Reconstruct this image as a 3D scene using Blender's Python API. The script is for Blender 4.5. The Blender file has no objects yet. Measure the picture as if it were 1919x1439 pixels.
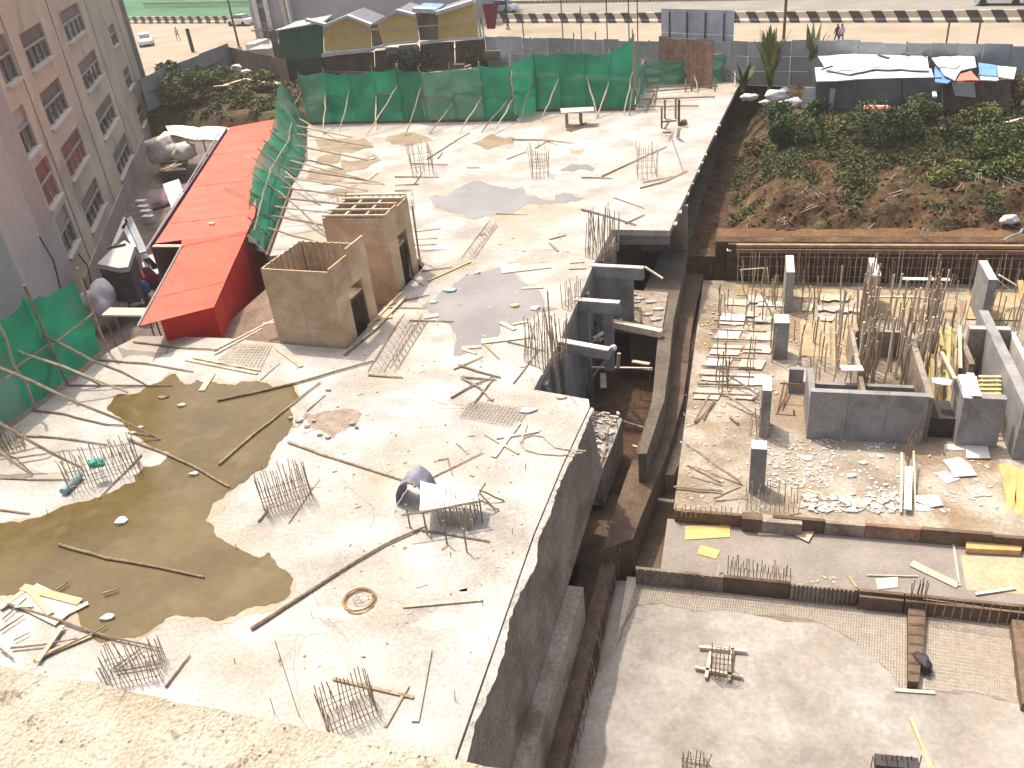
import bpy, bmesh, math, random
import numpy as np
from mathutils import Vector, Matrix, noise
R = math.radians
rnd = random.Random(7)
sc = bpy.context.scene
col = sc.collection
# ------------------------------------------------------------------ camera, light, exposure
FPX, PITCH, ROLL, H = 1600.0, R(30.7), R(6.2), 14.5
fw = np.array([0, math.cos(PITCH), -math.sin(PITCH)]); r0 = np.array([1., 0, 0]); u0 = np.array([0, math.sin(PITCH), math.cos(PITCH)])
rt = math.cos(ROLL)*r0 - math.sin(ROLL)*u0; up = math.sin(ROLL)*r0 + math.cos(ROLL)*u0
cam = bpy.data.cameras.new('camera'); co = bpy.data.objects.new('camera', cam); col.objects.link(co)
co.matrix_world = Matrix(((rt[0], up[0], -fw[0], 0), (rt[1], up[1], -fw[1], 0), (rt[2], up[2], -fw[2], H), (0, 0, 0, 1)))
cam.sensor_width = 36.0; cam.lens = 36.0*FPX/1919.0; cam.clip_start = .1; cam.clip_end = 4000
sc.camera = co
SUN = Vector((-.257, .392, 1.0)).normalized()
w = bpy.data.worlds.new('World'); sc.world = w; w.use_nodes = True
nt = w.node_tree; nt.nodes.clear()
wo = nt.nodes.new('ShaderNodeOutputWorld'); bg = nt.nodes.new('ShaderNodeBackground'); sk = nt.nodes.new('ShaderNodeTexSky')
sk.sky_type = 'NISHITA'; sk.sun_disc = False; sk.sun_elevation = math.asin(SUN.z); sk.sun_rotation = math.atan2(SUN.x, SUN.y)
sk.dust_density = 7.0; sk.air_density = .8; sk.ozone_density = .4
bg.inputs[1].default_value = .15
nt.links.new(sk.outputs[0], bg.inputs[0]); nt.links.new(bg.outputs[0], wo.inputs[0])
sl = bpy.data.lights.new('sun', 'SUN'); sl.energy = 2.7; sl.angle = R(.8); sl.color = (1.0, .93, .82)
so = bpy.data.objects.new('sun', sl); col.objects.link(so); so.location = (0, 0, 60)
so.rotation_euler = SUN.to_track_quat('Z', 'Y').to_euler()
sc.view_settings.view_transform = 'Standard'; sc.view_settings.look = 'None'
sc.view_settings.gamma = 1; sc.view_settings.exposure = .74; sc.view_settings.use_curve_mapping = False
# ------------------------------------------------------------------ measuring helpers
CO = np.array([0, 0, H])
def ray(x, y): return fw*FPX + rt*(x-959.5) - up*(y-719.5)
def P(x, y, z=0.0):
    d = ray(x, y); return Vector(CO + d*((z-H)/d[2]))
EX = np.array([math.cos(R(17)), -math.sin(R(17)), 0]); EY = np.array([math.sin(R(17)), math.cos(R(17)), 0])
EXv, EYv, EZ = Vector(EX), Vector(EY), Vector((0, 0, 1))
def U(u, v, z=0.0): return Vector(EX*u + EY*v + np.array([0, 0, z]))
def uv(p): return p.dot(EXv), p.dot(EYv)
def V(x, y, p0, p1):                                        # a point on the upright plane through p0 and p1
    a = np.array(p0); e = np.array(p1)-a; n = np.array([e[1], -e[0], 0]); d = ray(x, y)
    return Vector(CO + d*(((a-CO)@n)/(d@n)))
def dep(x, y, z):                                           # height z point above the ground spot seen at x,y
    p = P(x, y, 0); return Vector((p.x, p.y, z))
# ------------------------------------------------------------------ materials
MT = {}
def mat(name, c1, c2=None, scale=2.0, rough=.85, bump=.15, fine=20.0, famt=.25, lo=.35, hi=.65, metal=0, rand=.12, stain=None, st=(.55, .7, .5), spec=.3, trans=0, bsc=None):
    if name in MT: return MT[name]
    c2 = c2 or c1
    m = bpy.data.materials.new(name); m.use_nodes = True; t = m.node_tree; N = t.nodes; L = t.links
    b = N['Principled BSDF']; b.inputs['Roughness'].default_value = rough; b.inputs['Metallic'].default_value = metal
    b.inputs['Specular IOR Level'].default_value = spec
    g = N.new('ShaderNodeNewGeometry'); oi = N.new('ShaderNodeObjectInfo')
    n1 = N.new('ShaderNodeTexNoise'); n1.inputs['Scale'].default_value = scale; n1.inputs['Detail'].default_value = 7; n1.inputs['Roughness'].default_value = .62
    L.new(g.outputs['Position'], n1.inputs['Vector'])
    mr = N.new('ShaderNodeMapRange'); mr.inputs[1].default_value = lo; mr.inputs[2].default_value = hi; L.new(n1.outputs[0], mr.inputs[0])
    mx = N.new('ShaderNodeMix'); mx.data_type = 'RGBA'; mx.inputs[6].default_value = (*c1, 1); mx.inputs[7].default_value = (*c2, 1)
    L.new(mr.outputs[0], mx.inputs[0]); cur = mx.outputs[2]
    if stain:
        n3 = N.new('ShaderNodeTexNoise'); n3.inputs['Scale'].default_value = st[2]; n3.inputs['Detail'].default_value = 6; n3.inputs['Distortion'].default_value = .6
        L.new(g.outputs['Position'], n3.inputs['Vector'])
        m3 = N.new('ShaderNodeMapRange'); m3.inputs[1].default_value = st[0]; m3.inputs[2].default_value = st[1]; L.new(n3.outputs[0], m3.inputs[0])
        x3 = N.new('ShaderNodeMix'); x3.data_type = 'RGBA'; x3.inputs[7].default_value = (*stain, 1); L.new(m3.outputs[0], x3.inputs[0]); L.new(cur, x3.inputs[6]); cur = x3.outputs[2]
    n2 = N.new('ShaderNodeTexNoise'); n2.inputs['Scale'].default_value = fine; n2.inputs['Detail'].default_value = 4
    L.new(g.outputs['Position'], n2.inputs['Vector'])
    m2 = N.new('ShaderNodeMapRange'); m2.inputs[1].default_value = .3; m2.inputs[2].default_value = .7; m2.inputs[3].default_value = 1-famt; m2.inputs[4].default_value = 1+famt*.5
    L.new(n2.outputs[0], m2.inputs[0])
    mr3 = N.new('ShaderNodeMapRange'); mr3.inputs[3].default_value = 1-rand; mr3.inputs[4].default_value = 1+rand; L.new(oi.outputs['Random'], mr3.inputs[0])
    mm = N.new('ShaderNodeMath'); mm.operation = 'MULTIPLY'; L.new(m2.outputs[0], mm.inputs[0]); L.new(mr3.outputs[0], mm.inputs[1])
    vm = N.new('ShaderNodeVectorMath'); vm.operation = 'SCALE'; L.new(cur, vm.inputs[0]); L.new(mm.outputs[0], vm.inputs['Scale'])
    L.new(vm.outputs[0], b.inputs['Base Color'])
    if bump:
        bp = N.new('ShaderNodeBump'); bp.inputs['Strength'].default_value = bump; bp.inputs['Distance'].default_value = .05
        if bsc:
            n4 = N.new('ShaderNodeTexNoise'); n4.inputs['Scale'].default_value = bsc; n4.inputs['Detail'].default_value = 6; L.new(g.outputs['Position'], n4.inputs['Vector']); L.new(n4.outputs[0], bp.inputs['Height'])
        else: L.new(n2.outputs[0], bp.inputs['Height'])
        L.new(bp.outputs[0], b.inputs['Normal'])
    if trans:
        o = N['Material Output']; tb = N.new('ShaderNodeBsdfTransparent'); tl = N.new('ShaderNodeBsdfTranslucent'); L.new(vm.outputs[0], tl.inputs[0])
        a1 = N.new('ShaderNodeMixShader'); a1.inputs[0].default_value = .4; L.new(b.outputs[0], a1.inputs[1]); L.new(tl.outputs[0], a1.inputs[2])
        a2 = N.new('ShaderNodeMixShader'); a2.inputs[0].default_value = trans; L.new(a1.outputs[0], a2.inputs[1]); L.new(tb.outputs[0], a2.inputs[2])
        L.new(a2.outputs[0], o.inputs[0])
    MT[name] = m; return m
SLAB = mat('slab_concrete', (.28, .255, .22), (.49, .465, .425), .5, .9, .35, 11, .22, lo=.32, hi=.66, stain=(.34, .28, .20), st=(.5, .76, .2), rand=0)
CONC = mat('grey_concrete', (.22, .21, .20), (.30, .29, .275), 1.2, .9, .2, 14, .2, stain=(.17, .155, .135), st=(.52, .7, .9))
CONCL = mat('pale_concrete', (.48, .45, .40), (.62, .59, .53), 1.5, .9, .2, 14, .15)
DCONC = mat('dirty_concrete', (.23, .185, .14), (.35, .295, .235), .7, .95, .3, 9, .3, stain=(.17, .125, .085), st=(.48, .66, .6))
SPILL = mat('spilled_concrete', (.40, .36, .31), (.56, .52, .47), 3, .95, .6, 18, .3)
POUR = mat('fresh_concrete', (.22, .195, .165), (.36, .33, .29), .7, .85, .2, 7, .15, lo=.35, hi=.62, stain=(.27, .225, .165), st=(.5, .75, .3), rand=0)
PITF = mat('pit_floor_concrete', (.22, .18, .13), (.44, .385, .31), .55, .9, .3, 9, .28, stain=(.25, .18, .11), st=(.48, .64, .5), rand=0)
PITM = mat('pit_mid_concrete', (.22, .19, .16), (.28, .245, .21), .8, .9, .2, 9, .15, rand=0)
BROWN = mat('shaded_rusty_ground', (.085, .056, .036), (.15, .105, .072), 1.1, .95, .3, 10, .3, rand=0)  # rusty brown, deepened in colour for shade missing over the trench
SOIL = mat('earth', (.042, .023, .011), (.115, .066, .031), 1.1, 1, 1, 6, .45, stain=(.10, .085, .035), st=(.5, .66, .5), bsc=3.5)
SOILF = mat('bare_soil_face', (.06, .034, .02), (.13, .08, .048), .9, 1, .8, 5, .4, bsc=3)
LANE = mat('alley_ground', (.16, .12, .10), (.24, .20, .17), 1, 1, .3, 8, .3)
ROAD = mat('sandy_road', (.29, .235, .17), (.35, .29, .215), .25, .95, .1, 4, .1, stain=(.26, .21, .15), st=(.5, .7, .12), rand=0)
ROADF = mat('far_road', (.20, .185, .155), (.27, .25, .21), .2, .9, .1, 3, .1, rand=0)
PAVE = mat('pavement', (.38, .315, .235), (.44, .375, .29), .5, .95, .1, 4, .1)
GRASS = mat('field_grass', (.03, .11, .05), (.07, .17, .08), .15, 1, .1, 2, .2)
PUD = mat('murky_puddle', (.085, .06, .02), (.145, .105, .04), .45, .14, .02, 4, .12, lo=.3, hi=.75, spec=.25, stain=(.15, .115, .055), st=(.52, .8, .8), rand=0)
PUDG = mat('grey_puddle', (.20, .185, .17), (.27, .25, .23), .3, .22, .02, 3, .05, spec=.35, rand=0)
DAMP = mat('damp_concrete', (.30, .235, .155), (.40, .33, .24), .8, .6, .1, 6, .15, rand=0)
POLE = mat('eucalyptus_pole', (.20, .14, .09), (.40, .31, .21), 6, .85, .3, 40, .3, rand=.3)
POLEL = mat('pale_pole', (.42, .34, .23), (.58, .49, .36), 5, .85, .2, 40, .25, rand=.25)
YEL = mat('yellow_timber', (.46, .34, .13), (.58, .46, .22), 3, .8, .1, 40, .2, rand=.2)
PLANK = mat('pale_plank', (.50, .41, .29), (.64, .55, .42), 3, .85, .15, 30, .25, rand=.2)
ORANGE = mat('orange_board', (.56, .33, .11), (.66, .42, .17), 3, .7, .05, 30, .15, rand=.12)
PLY = mat('plywood', (.46, .33, .20), (.64, .49, .32), 1.2, .8, .1, 25, .2, stain=(.48, .31, .15), st=(.5, .68, .8), rand=.14)
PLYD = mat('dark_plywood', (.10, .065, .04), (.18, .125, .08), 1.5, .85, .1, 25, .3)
REBAR = mat('rebar_steel', (.22, .145, .09), (.38, .28, .195), 5, .7, .1, 40, .2, rand=.3)
REBARL = mat('cement_coated_bar', (.30, .24, .17), (.50, .43, .34), 5, .8, .1, 40, .2, rand=.3)
MESHB = mat('mat_steel', (.10, .05, .03), (.2, .115, .07), 3, .8, .1, 40, .2)
WHITE = mat('white_sheet', (.58, .57, .55), (.70, .69, .67), 2, .7, .1, 20, .1)
FOAM = mat('white_board', (.56, .55, .53), (.68, .67, .65), 2, .7, .05, 20, .06, rand=.06)
TARPW = mat('pale_tarp', (.46, .42, .36), (.72, .69, .64), 1.0, .6, .3, 8, .15)
TARPB = mat('blue_tarp', (.10, .22, .50), (.16, .34, .66), 1, .6, .2, 8, .15)
TARPR = mat('red_tarp', (.60, .13, .08), (.72, .2, .13), 1, .6, .2, 8, .15)
DBLUE = mat('slate_cloth', (.17, .175, .21), (.29, .29, .33), 2, .7, .3, 12, .2)
REDR = mat('red_roof_paint', (.86, .075, .035), (.90, .11, .055), .9, .55, .05, 8, .08, stain=(.80, .14, .09), st=(.55, .8, .5), rand=.05)
REDW = mat('shaded_red_sheet', (.42, .014, .012), (.5, .02, .018), .9, .55, .05, 8, .1, rand=.04)  # roof red darkened in colour for the walls on the shaded side
GREYM = mat('grey_sheet_metal', (.27, .30, .31), (.37, .40, .41), .8, .5, .1, 6, .12, metal=.25, rand=.14)
ZINC = mat('pale_zinc_sheet', (.42, .44, .47), (.56, .58, .62), .8, .45, .1, 6, .1, metal=.2, rand=.1)
YWALL = mat('yellow_wall', (.84, .58, .18), (.88, .64, .24), .6, .85, .1, 6, .12)
GWALL = mat('green_wall', (.035, .13, .075), (.055, .17, .10), .6, .8, .1, 6, .12)
BWALL = mat('brown_mud_wall', (.12, .09, .065), (.19, .15, .11), 1, .95, .3, 6, .3)
RUST = mat('rusty_board', (.22, .125, .08), (.34, .215, .14), 1.6, .9, .2, 8, .3)
FACB = mat('beige_plaster', (.48, .41, .30), (.56, .485, .37), .35, .95, .12, 4, .1, stain=(.37, .31, .24), st=(.55, .7, .3), rand=0)
FACG = mat('grey_plaster', (.34, .30, .255), (.40, .365, .32), .35, .95, .1, 4, .1, rand=0)
FACS = mat('slate_plaster', (.40, .385, .34), (.46, .44, .395), .35, .95, .1, 4, .1, rand=0)
SILL = mat('window_sill_paint', (.50, .48, .44), (.58, .56, .52), 3, .8, .05)
GLASS = mat('window_glass', (.06, .065, .06), (.12, .125, .11), .8, .15, 0, 5, .1, spec=.5, rand=.3)
CURT = mat('brown_curtain', (.20, .15, .12), (.28, .22, .18), 2, .7, .1, 9, .2, rand=.25)
CURTR = mat('red_curtain', (.28, .085, .07), (.36, .14, .12), 2, .7, .1, 9, .2, rand=.2)
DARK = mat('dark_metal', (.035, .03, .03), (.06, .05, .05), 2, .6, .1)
MAUVE = mat('mauve_sheet', (.20, .13, .14), (.28, .2, .21), 1, .8, .1, 6, .2)
CARW = mat('white_car_paint', (.75, .75, .75), None, 2, .25, 0, 5, .02, spec=.5)
TYRE = mat('tyre_rubber', (.02, .02, .02), None, 2, .8, 0)
LEAF = [mat('leaf_dark', (.030, .062, .016), (.055, .10, .025), 1.5, .75, 0, 6, .3, rand=.2),
        mat('leaf_mid', (.042, .075, .018), (.075, .115, .03), 1.5, .75, 0, 6, .3, rand=.2),
        mat('leaf_yellow', (.11, .13, .032), (.19, .20, .06), 1.5, .8, 0, 6, .3, rand=.2),
        mat('leaf_dry', (.12, .085, .04), (.20, .145, .075), 1.5, .9, 0, 6, .3, rand=.2)]
BARK = mat('bark', (.09, .065, .045), (.14, .1, .07), 3, .9, .2)
NET = mat('green_scaffold_net', (.010, .20, .105), (.022, .31, .175), .55, .85, .35, 60, .3, rand=.18, trans=.05, bsc=5, stain=(.09, .22, .14), st=(.55, .8, .8))
NETG = mat('faded_green_net', (.05, .20, .13), (.11, .28, .2), .55, .8, .1, 60, .2, rand=.14, trans=.12, bsc=5)
BLK = mat('black_paint', (.045, .042, .04), (.07, .065, .06), 1, .85, .1)
CRM = mat('cream_paint', (.55, .47, .36), (.64, .56, .44), 1, .85, .1, rand=.08)
TEAL = mat('teal_cloth', (.03, .25, .19), (.05, .33, .25), 3, .7, .2)
PBLUE = mat('pale_blue_roll', (.24, .38, .38), (.33, .47, .46), 3, .6, .2)
RUSTY = mat('rust_wire', (.32, .17, .07), (.42, .25, .12), 4, .8, .1)
BLUEP = mat('blue_plastic', (.06, .12, .42), (.08, .16, .5), 3, .4, 0)
CRIM = mat('crimson_cloth', (.22, .02, .04), (.3, .035, .06), 3, .8, .2)
SKIN = mat('skin', (.12, .065, .04)); CLOA = mat('white_shirt', (.6, .58, .55)); CLOD = mat('dark_trousers', (.04, .045, .06))
LEDGE = mat('parapet_cement', (.36, .30, .215), (.54, .48, .375), 7, .95, .5, 130, .28, stain=(.30, .24, .16), st=(.62, .72, 26), rand=0)
# ------------------------------------------------------------------ object helpers
def tag(o, label=None, cat=None, group=None, kind=None):
    if label: o['label'] = label
    if cat: o['category'] = cat
    if group: o['group'] = group
    if kind: o['kind'] = kind
    return o
def thing(name, loc, label, cat, group=None):
    o = bpy.data.objects.new(name, None); col.objects.link(o); o.location = loc; o.empty_display_size = .2
    return tag(o, label, cat, group)
class MB:
    def __init__(s): s.v = []; s.f = []
    def add(s, vs, fs):
        b = len(s.v); s.v += [Vector(v) for v in vs]; s.f += [tuple(b+i for i in f) for f in fs]; return s
    def box(s, c, hx, hy, hz, ax=None, ay=None, az=None):   # centre, half sizes along axes
        ax = ax or EXv; ay = ay or EYv; az = az or EZ; c = Vector(c)
        vs = [c+ax*(hx*i)+ay*(hy*j)+az*(hz*k) for k in (-1, 1) for j in (-1, 1) for i in (-1, 1)]
        return s.add(vs, [(0, 2, 3, 1), (4, 5, 7, 6), (0, 1, 5, 4), (2, 6, 7, 3), (0, 4, 6, 2), (1, 3, 7, 5)])
    def ubox(s, u0_, u1, v0, v1, z0, z1): return s.box(U((u0_+u1)/2, (v0+v1)/2, (z0+z1)/2), abs(u1-u0_)/2, abs(v1-v0)/2, abs(z1-z0)/2)
    def beam(s, a, b, w_, h_, upv=EZ):
        a = Vector(a); b = Vector(b); d = (b-a); L = d.length
        if L < 1e-5: return s
        d /= L; side = d.cross(upv)
        if side.length < 1e-3: side = d.cross(Vector((1, 0, 0)))
        side.normalize(); u_ = side.cross(d); return s.box((a+b)/2, L/2, w_/2, h_/2, d, side, u_)
    def tube(s, pts, r, n=6, caps=True):
        pts = [Vector(p) for p in pts]; rs = r if isinstance(r, (list, tuple)) else [r]*len(pts); base = len(s.v)
        for i, p in enumerate(pts):
            d = (pts[min(i+1, len(pts)-1)]-pts[max(i-1, 0)]).normalized(); a = d.cross(Vector((.1, .2, 1)))
            if a.length < .05: a = d.cross(Vector((1, 0, 0)))
            a.normalize(); b = d.cross(a)
            for k in range(n):
                t = 2*math.pi*k/n; s.v.append(p+(a*math.cos(t)+b*math.sin(t))*rs[i])
        for i in range(len(pts)-1):
            for k in range(n):
                k2 = (k+1) % n; s.f.append((base+i*n+k, base+i*n+k2, base+(i+1)*n+k2, base+(i+1)*n+k))
        if caps: s.f.append(tuple(base+k for k in range(n))[::-1]); s.f.append(tuple(base+(len(pts)-1)*n+k for k in range(n)))
        return s
    def prism(s, top, down):                                # closed solid from a planar outline, pushed by vector down
        top = [Vector(p) for p in top]; n = len(top); down = Vector(down)
        s.add(top+[p+down for p in top], [tuple(range(n)), tuple(range(2*n-1, n-1, -1))]+[(i, i+n, (i+1) % n+n, (i+1) % n) for i in range(n)]); return s
    def build(s, name, m, parent=None, label=None, cat=None, group=None, kind=None, smooth=False, tri=False, norm=True):
        me = bpy.data.meshes.new(name); n = len(s.v); c = sum(s.v, Vector())/max(n, 1)
        if parent is None: c.z = min(v.z for v in s.v)
        me.from_pydata([v-c for v in s.v], [], s.f)
        if norm or tri:
            bm = bmesh.new(); bm.from_mesh(me)
            if tri: bmesh.ops.triangulate(bm, faces=[f for f in bm.faces if len(f.verts) > 4])
            if norm: bmesh.ops.recalc_face_normals(bm, faces=bm.faces)
            bm.to_mesh(me); bm.free()
        if smooth:
            for p in me.polygons: p.use_smooth = True
        me.materials.append(m); o = bpy.data.objects.new(name, me); col.objects.link(o); o.location = c
        if parent is not None:
            q = parent; off = Vector()
            while q is not None: off += Vector(q.location); q = q.parent
            o.parent = parent; o.location = c-off
        return tag(o, label, cat, group, kind)
def sheet(name, pts, m, z=None, thick=0, **k):              # flat polygon, pixel outline on height z, or world points
    ps = [P(x, y, z) for x, y in pts] if z is not None else [Vector(p) for p in pts]
    mb = MB()
    if thick: mb.prism(ps, (0, 0, -thick))
    else: mb.add(ps, [tuple(range(len(ps)))])
    o = mb.build(name, m, tri=True, **k)
    return o
def jag(pts, amp, n=3, seed=1, closed=True):                # ragged outline: midpoint noise
    r = random.Random(seed)
    for _ in range(n):
        q = []; L = len(pts)
        for i in range(L if closed else L-1):
            a, b = pts[i], pts[(i+1) % L]; d = math.hypot(b[0]-a[0], b[1]-a[1])
            q.append(a); q.append(((a[0]+b[0])/2+r.uniform(-1, 1)*amp*d, (a[1]+b[1])/2+r.uniform(-1, 1)*amp*d))
        if not closed: q.append(pts[-1])
        pts = q
    return pts
def struct(name, mb, m, **k): return mb.build(name, m, kind='structure', **k)
def wob(a, b, n=5, amp=.03, seed=0):
    r = random.Random(seed); a = Vector(a); b = Vector(b); L = (b-a).length; out = []
    for i in range(n):
        t = i/(n-1); o = Vector((r.uniform(-1, 1), r.uniform(-1, 1), 0))*amp*min(L, 3) if 0 < i < n-1 else Vector(); out.append(a.lerp(b, t)+o)
    return out

# ================================================================== SETTING: ground, pit, roads
def ss(a, b, x):
    t = max(0., min(1., (x-a)/(b-a))); return t*t*(3-2*t)
def hz(u, v):
    z = -.15; n = noise.noise(Vector((u*.35, v*.35, 3)))*.5+noise.noise(Vector((u*1.1, v*1.1, 9)))*.3+noise.noise(Vector((u*2.7, v*2.7, 1)))*.22
    if u > -3.2 and u < 30 and v > 41:                       # grassy bank above the excavation
        zb = -2.2+1.25*ss(41.7, 44.6, v)+.8*ss(44, 54, v)+(abs(noise.noise(Vector((u*.5, v*.9, 5))))-.2)*.9*ss(41.6, 42.6, v)*(1-ss(47, 50, v)); side = -2.9+2.75*ss(-.8, 3.2, u); zz = min(zb, side) if v < 66.5 else zb
        f = 1-ss(53, 58, v) if u > 3.5 else 1
        z = zz+n*.75*f*ss(41, 43, v) if v < 66.5 else -.15
    elif u >= 30: z = -.15
    elif v <= 41 and u > -5.2: z = -6.2
    elif u <= -5.2 and v < 59.5: z = -2.65 if u < -16 else -6.2
    elif u <= -3.2 and v < 66.5 and u > -8.5: z = -2.65
    if u < -30 and 59.5 <= v < 77:
        z = -2.65+1.5*ss(66, 68.2, v)+1.0*ss(68.2, 75, v)+n*.5*ss(66, 67, v)*(1-ss(75, 77, v))
    if u < -75 and v < 66: z = -2.65
    return z
us = np.unique(np.concatenate([[-900, -500, -300, -200, -150, -120, -100], np.arange(-90, -24, 1.), np.arange(-24, -8, 1.), np.arange(-8, 30, .28), np.arange(30, 70, 4.), [80, 100, 150, 250, 500, 900]]))
vs_ = np.unique(np.concatenate([[-300, -60, 0], np.arange(4, 41, 3.), np.arange(40.2, 80, .3), np.arange(80, 160, 5.), [180, 220, 300, 500, 900]]))
mb = MB(); nu, nv = len(us), len(vs_)
mb.v = [U(float(a), float(b), hz(float(a), float(b))) for b in vs_ for a in us]
mb.f = [(j*nu+i, j*nu+i+1, (j+1)*nu+i+1, (j+1)*nu+i) for j in range(nv-1) for i in range(nu-1)]
ground = struct('ground', mb, SOIL, smooth=False, norm=False)
# far road: foreground carriageway between the site fence and the painted barrier
B0, B1 = U(22.18, 85.02), U(-95.07, 126.57); bd = (B1-B0).normalized(); bn = Vector((-bd.y, bd.x, 0))
if bn.y > 0: bn = -bn                                        # bn points to the camera side
def strip(name, d0, d1, m, z, L0=-160, L1=330, kerb=0):
    ps = [B0+bd*L0+bn*d0, B0+bd*L1+bn*d0, B0+bd*L1+bn*d1, B0+bd*L0+bn*d1]
    for p in ps: p.z = z
    if kerb: return struct(name, MB().prism(ps, (0, 0, -kerb)), m)
    return struct(name, MB().add(ps, [(0, 1, 2, 3)]), m)
struct('road', MB().add([B0+bd*a+bn*b+Vector((0, 0, -.11)) for a, b in ((-160, -1.5), (330, -1.5), (330, 60), (150, 45), (72, 38), (66, 25.5), (-60, 25.5), (-160, 25.5))], [tuple(range(8))]), ROAD, tri=True)
strip('far_road', -60, -1.5, ROADF, -.10)
strip('pavement', 13.2, 15.2, PAVE, .03, L0=-60, L1=62, kerb=.2)
strip('verge', -42, -14, SOIL, -.06)
sheet('field', [tuple(B0+bd*a+bn*b+Vector((0, 0, .05))) for a, b in ((62, -4.), (330, -4.), (330, -260), (30, -260), (30, -30), (62, -14))], GRASS, kind='structure')
for i in range(9):                                           # faint worn streaks on the carriageway
    a = rnd.uniform(-40, 60); b = rnd.uniform(2, 12)
    ps = [B0+bd*(a+dx)+bn*(b+dy)+Vector((0, 0, -.104+.0005*i)) for dx, dy in ((0, 0), (rnd.uniform(4, 12), .1), (rnd.uniform(4, 11), .35), (1, .3))]
    struct('lane_streak', MB().add(ps, [(0, 1, 2, 3)]), PAVE)

# --- the concrete deck
right_edge = [(858, 1404), (930, 1200), (1000, 1000), (1052, 875), (1105, 762)]
deck_px = [(-260, 2000), (640, 2100)]+right_edge+[(1103, 748), (1000, 730), (1048, 640), (1085, 560), (1110, 500), (1147, 430), (1255, 432), (1302, 330), (1345, 237), (1388, 152), (1205, 163), (1190, 205), (1100, 207), (985, 212), (965, 224), (800, 230), (760, 227), (575, 235), (577, 300), (545, 352), (500, 480), (620, 470), (786, 486), (796, 497), (750, 548), (690, 612), (650, 654), (525, 644), (430, 634), (262, 628), (205, 657), (130, 722), (0, 817), (-260, 1000)]
dk = MB().prism([P(x, y, 0) for x, y in deck_px], (0, 0, -.28)).build('concrete_slab', SLAB, kind='structure', tri=True)
# ragged spilled rim beyond the formwork line
rr = random.Random(5); A = [P(x, y, 0) for x, y in [(852, 1425)]+right_edge[1:]]
pts = []
for a, b in zip(A[:-1], A[1:]):
    k = max(2, int((b-a).length/.14))
    for i in range(k): pts.append(a.lerp(b, i/k))
pts.append(A[-1]); mb = MB(); outer = []
for i, p in enumerate(pts):
    f = .5+.5*math.sin(math.pi*min(1, i/len(pts)*1.05)); w_ = (.07+.28*max(0, noise.noise(Vector((i*.09, 1, 1)))+.25)*(1.2-i/len(pts))+rr.uniform(0, .05))
    outer.append(w_)
n = len(pts)
for i, p in enumerate(pts): mb.v += [p+EXv*.035+Vector((0, 0, -.02)), p+EXv*(.035+outer[i])+Vector((0, 0, -.06+rr.uniform(-.02, .02))), p+EXv*(.02+outer[i]*.9)+Vector((0, 0, -.17)), p+EXv*.035+Vector((0, 0, -.2))]
for i in range(n-1):
    for k in range(4): k2 = (k+1) % 4; mb.f.append((i*4+k, i*4+k2, i*4+4+k2, i*4+4+k))
struct('spilled_concrete_rim', mb, SPILL)
mb = MB()
A2 = [P(x, y, 0) for x, y in [(1255, 432), (1302, 330), (1345, 237), (1388, 152)]]
for a, b in zip(A2[:-1], A2[1:]):
    k = int((b-a).length/.5)
    for i in range(k):
        if rr.random() < .18: mb.box(a.lerp(b, i/k)+EXv*rr.uniform(.0, .05)+Vector((0, 0, -.09)), rr.uniform(.05, .13), rr.uniform(.1, .25), .05, (EXv+EYv*rr.uniform(-.3, .3)).normalized())
tag(mb.build('loose_edge_blocks', SPILL), kind='stuff')
# retaining walls and ledges under the deck edge
def edge_u(v): return -4.85+(v-10)*.035
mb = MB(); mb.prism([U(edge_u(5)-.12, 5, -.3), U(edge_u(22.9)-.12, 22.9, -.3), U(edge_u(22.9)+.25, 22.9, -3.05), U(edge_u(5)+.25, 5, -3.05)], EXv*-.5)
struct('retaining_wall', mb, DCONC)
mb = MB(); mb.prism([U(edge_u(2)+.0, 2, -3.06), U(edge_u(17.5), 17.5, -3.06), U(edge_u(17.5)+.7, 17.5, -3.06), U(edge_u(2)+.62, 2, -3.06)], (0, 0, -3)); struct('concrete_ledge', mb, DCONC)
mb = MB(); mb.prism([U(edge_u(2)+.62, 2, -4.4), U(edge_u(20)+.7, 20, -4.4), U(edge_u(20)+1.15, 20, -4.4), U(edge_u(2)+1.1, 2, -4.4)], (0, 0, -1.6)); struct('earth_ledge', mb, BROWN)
OLIVE = mat('shade_toned_concrete', (.085, .07, .05), (.145, .122, .09), .8, .95, .3, 8, .3, stain=(.10, .08, .055), st=(.45, .65, .6))  # olive concrete, darkened in colour because the sun still reaches this shaded ledge
def ledge(px, z, m_, d): struct('concrete_ledge', MB().prism([P(x, y, z) for x, y in jag(px, .012, 2, 5)], (0, 0, -d)), m_, tri=True)
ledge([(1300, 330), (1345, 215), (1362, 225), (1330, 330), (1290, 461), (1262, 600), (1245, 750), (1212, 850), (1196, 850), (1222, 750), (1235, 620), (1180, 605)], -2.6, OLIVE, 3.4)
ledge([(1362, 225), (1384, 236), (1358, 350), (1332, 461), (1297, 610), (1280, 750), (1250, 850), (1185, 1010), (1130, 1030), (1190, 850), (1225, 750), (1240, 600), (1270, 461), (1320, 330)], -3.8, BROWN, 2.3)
ledge([(1378, 380), (1360, 461), (1328, 610), (1312, 750), (1280, 850), (1262, 890), (1230, 890), (1250, 750), (1290, 600), (1325, 440)], -4.5, DCONC, 1.5)
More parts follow.
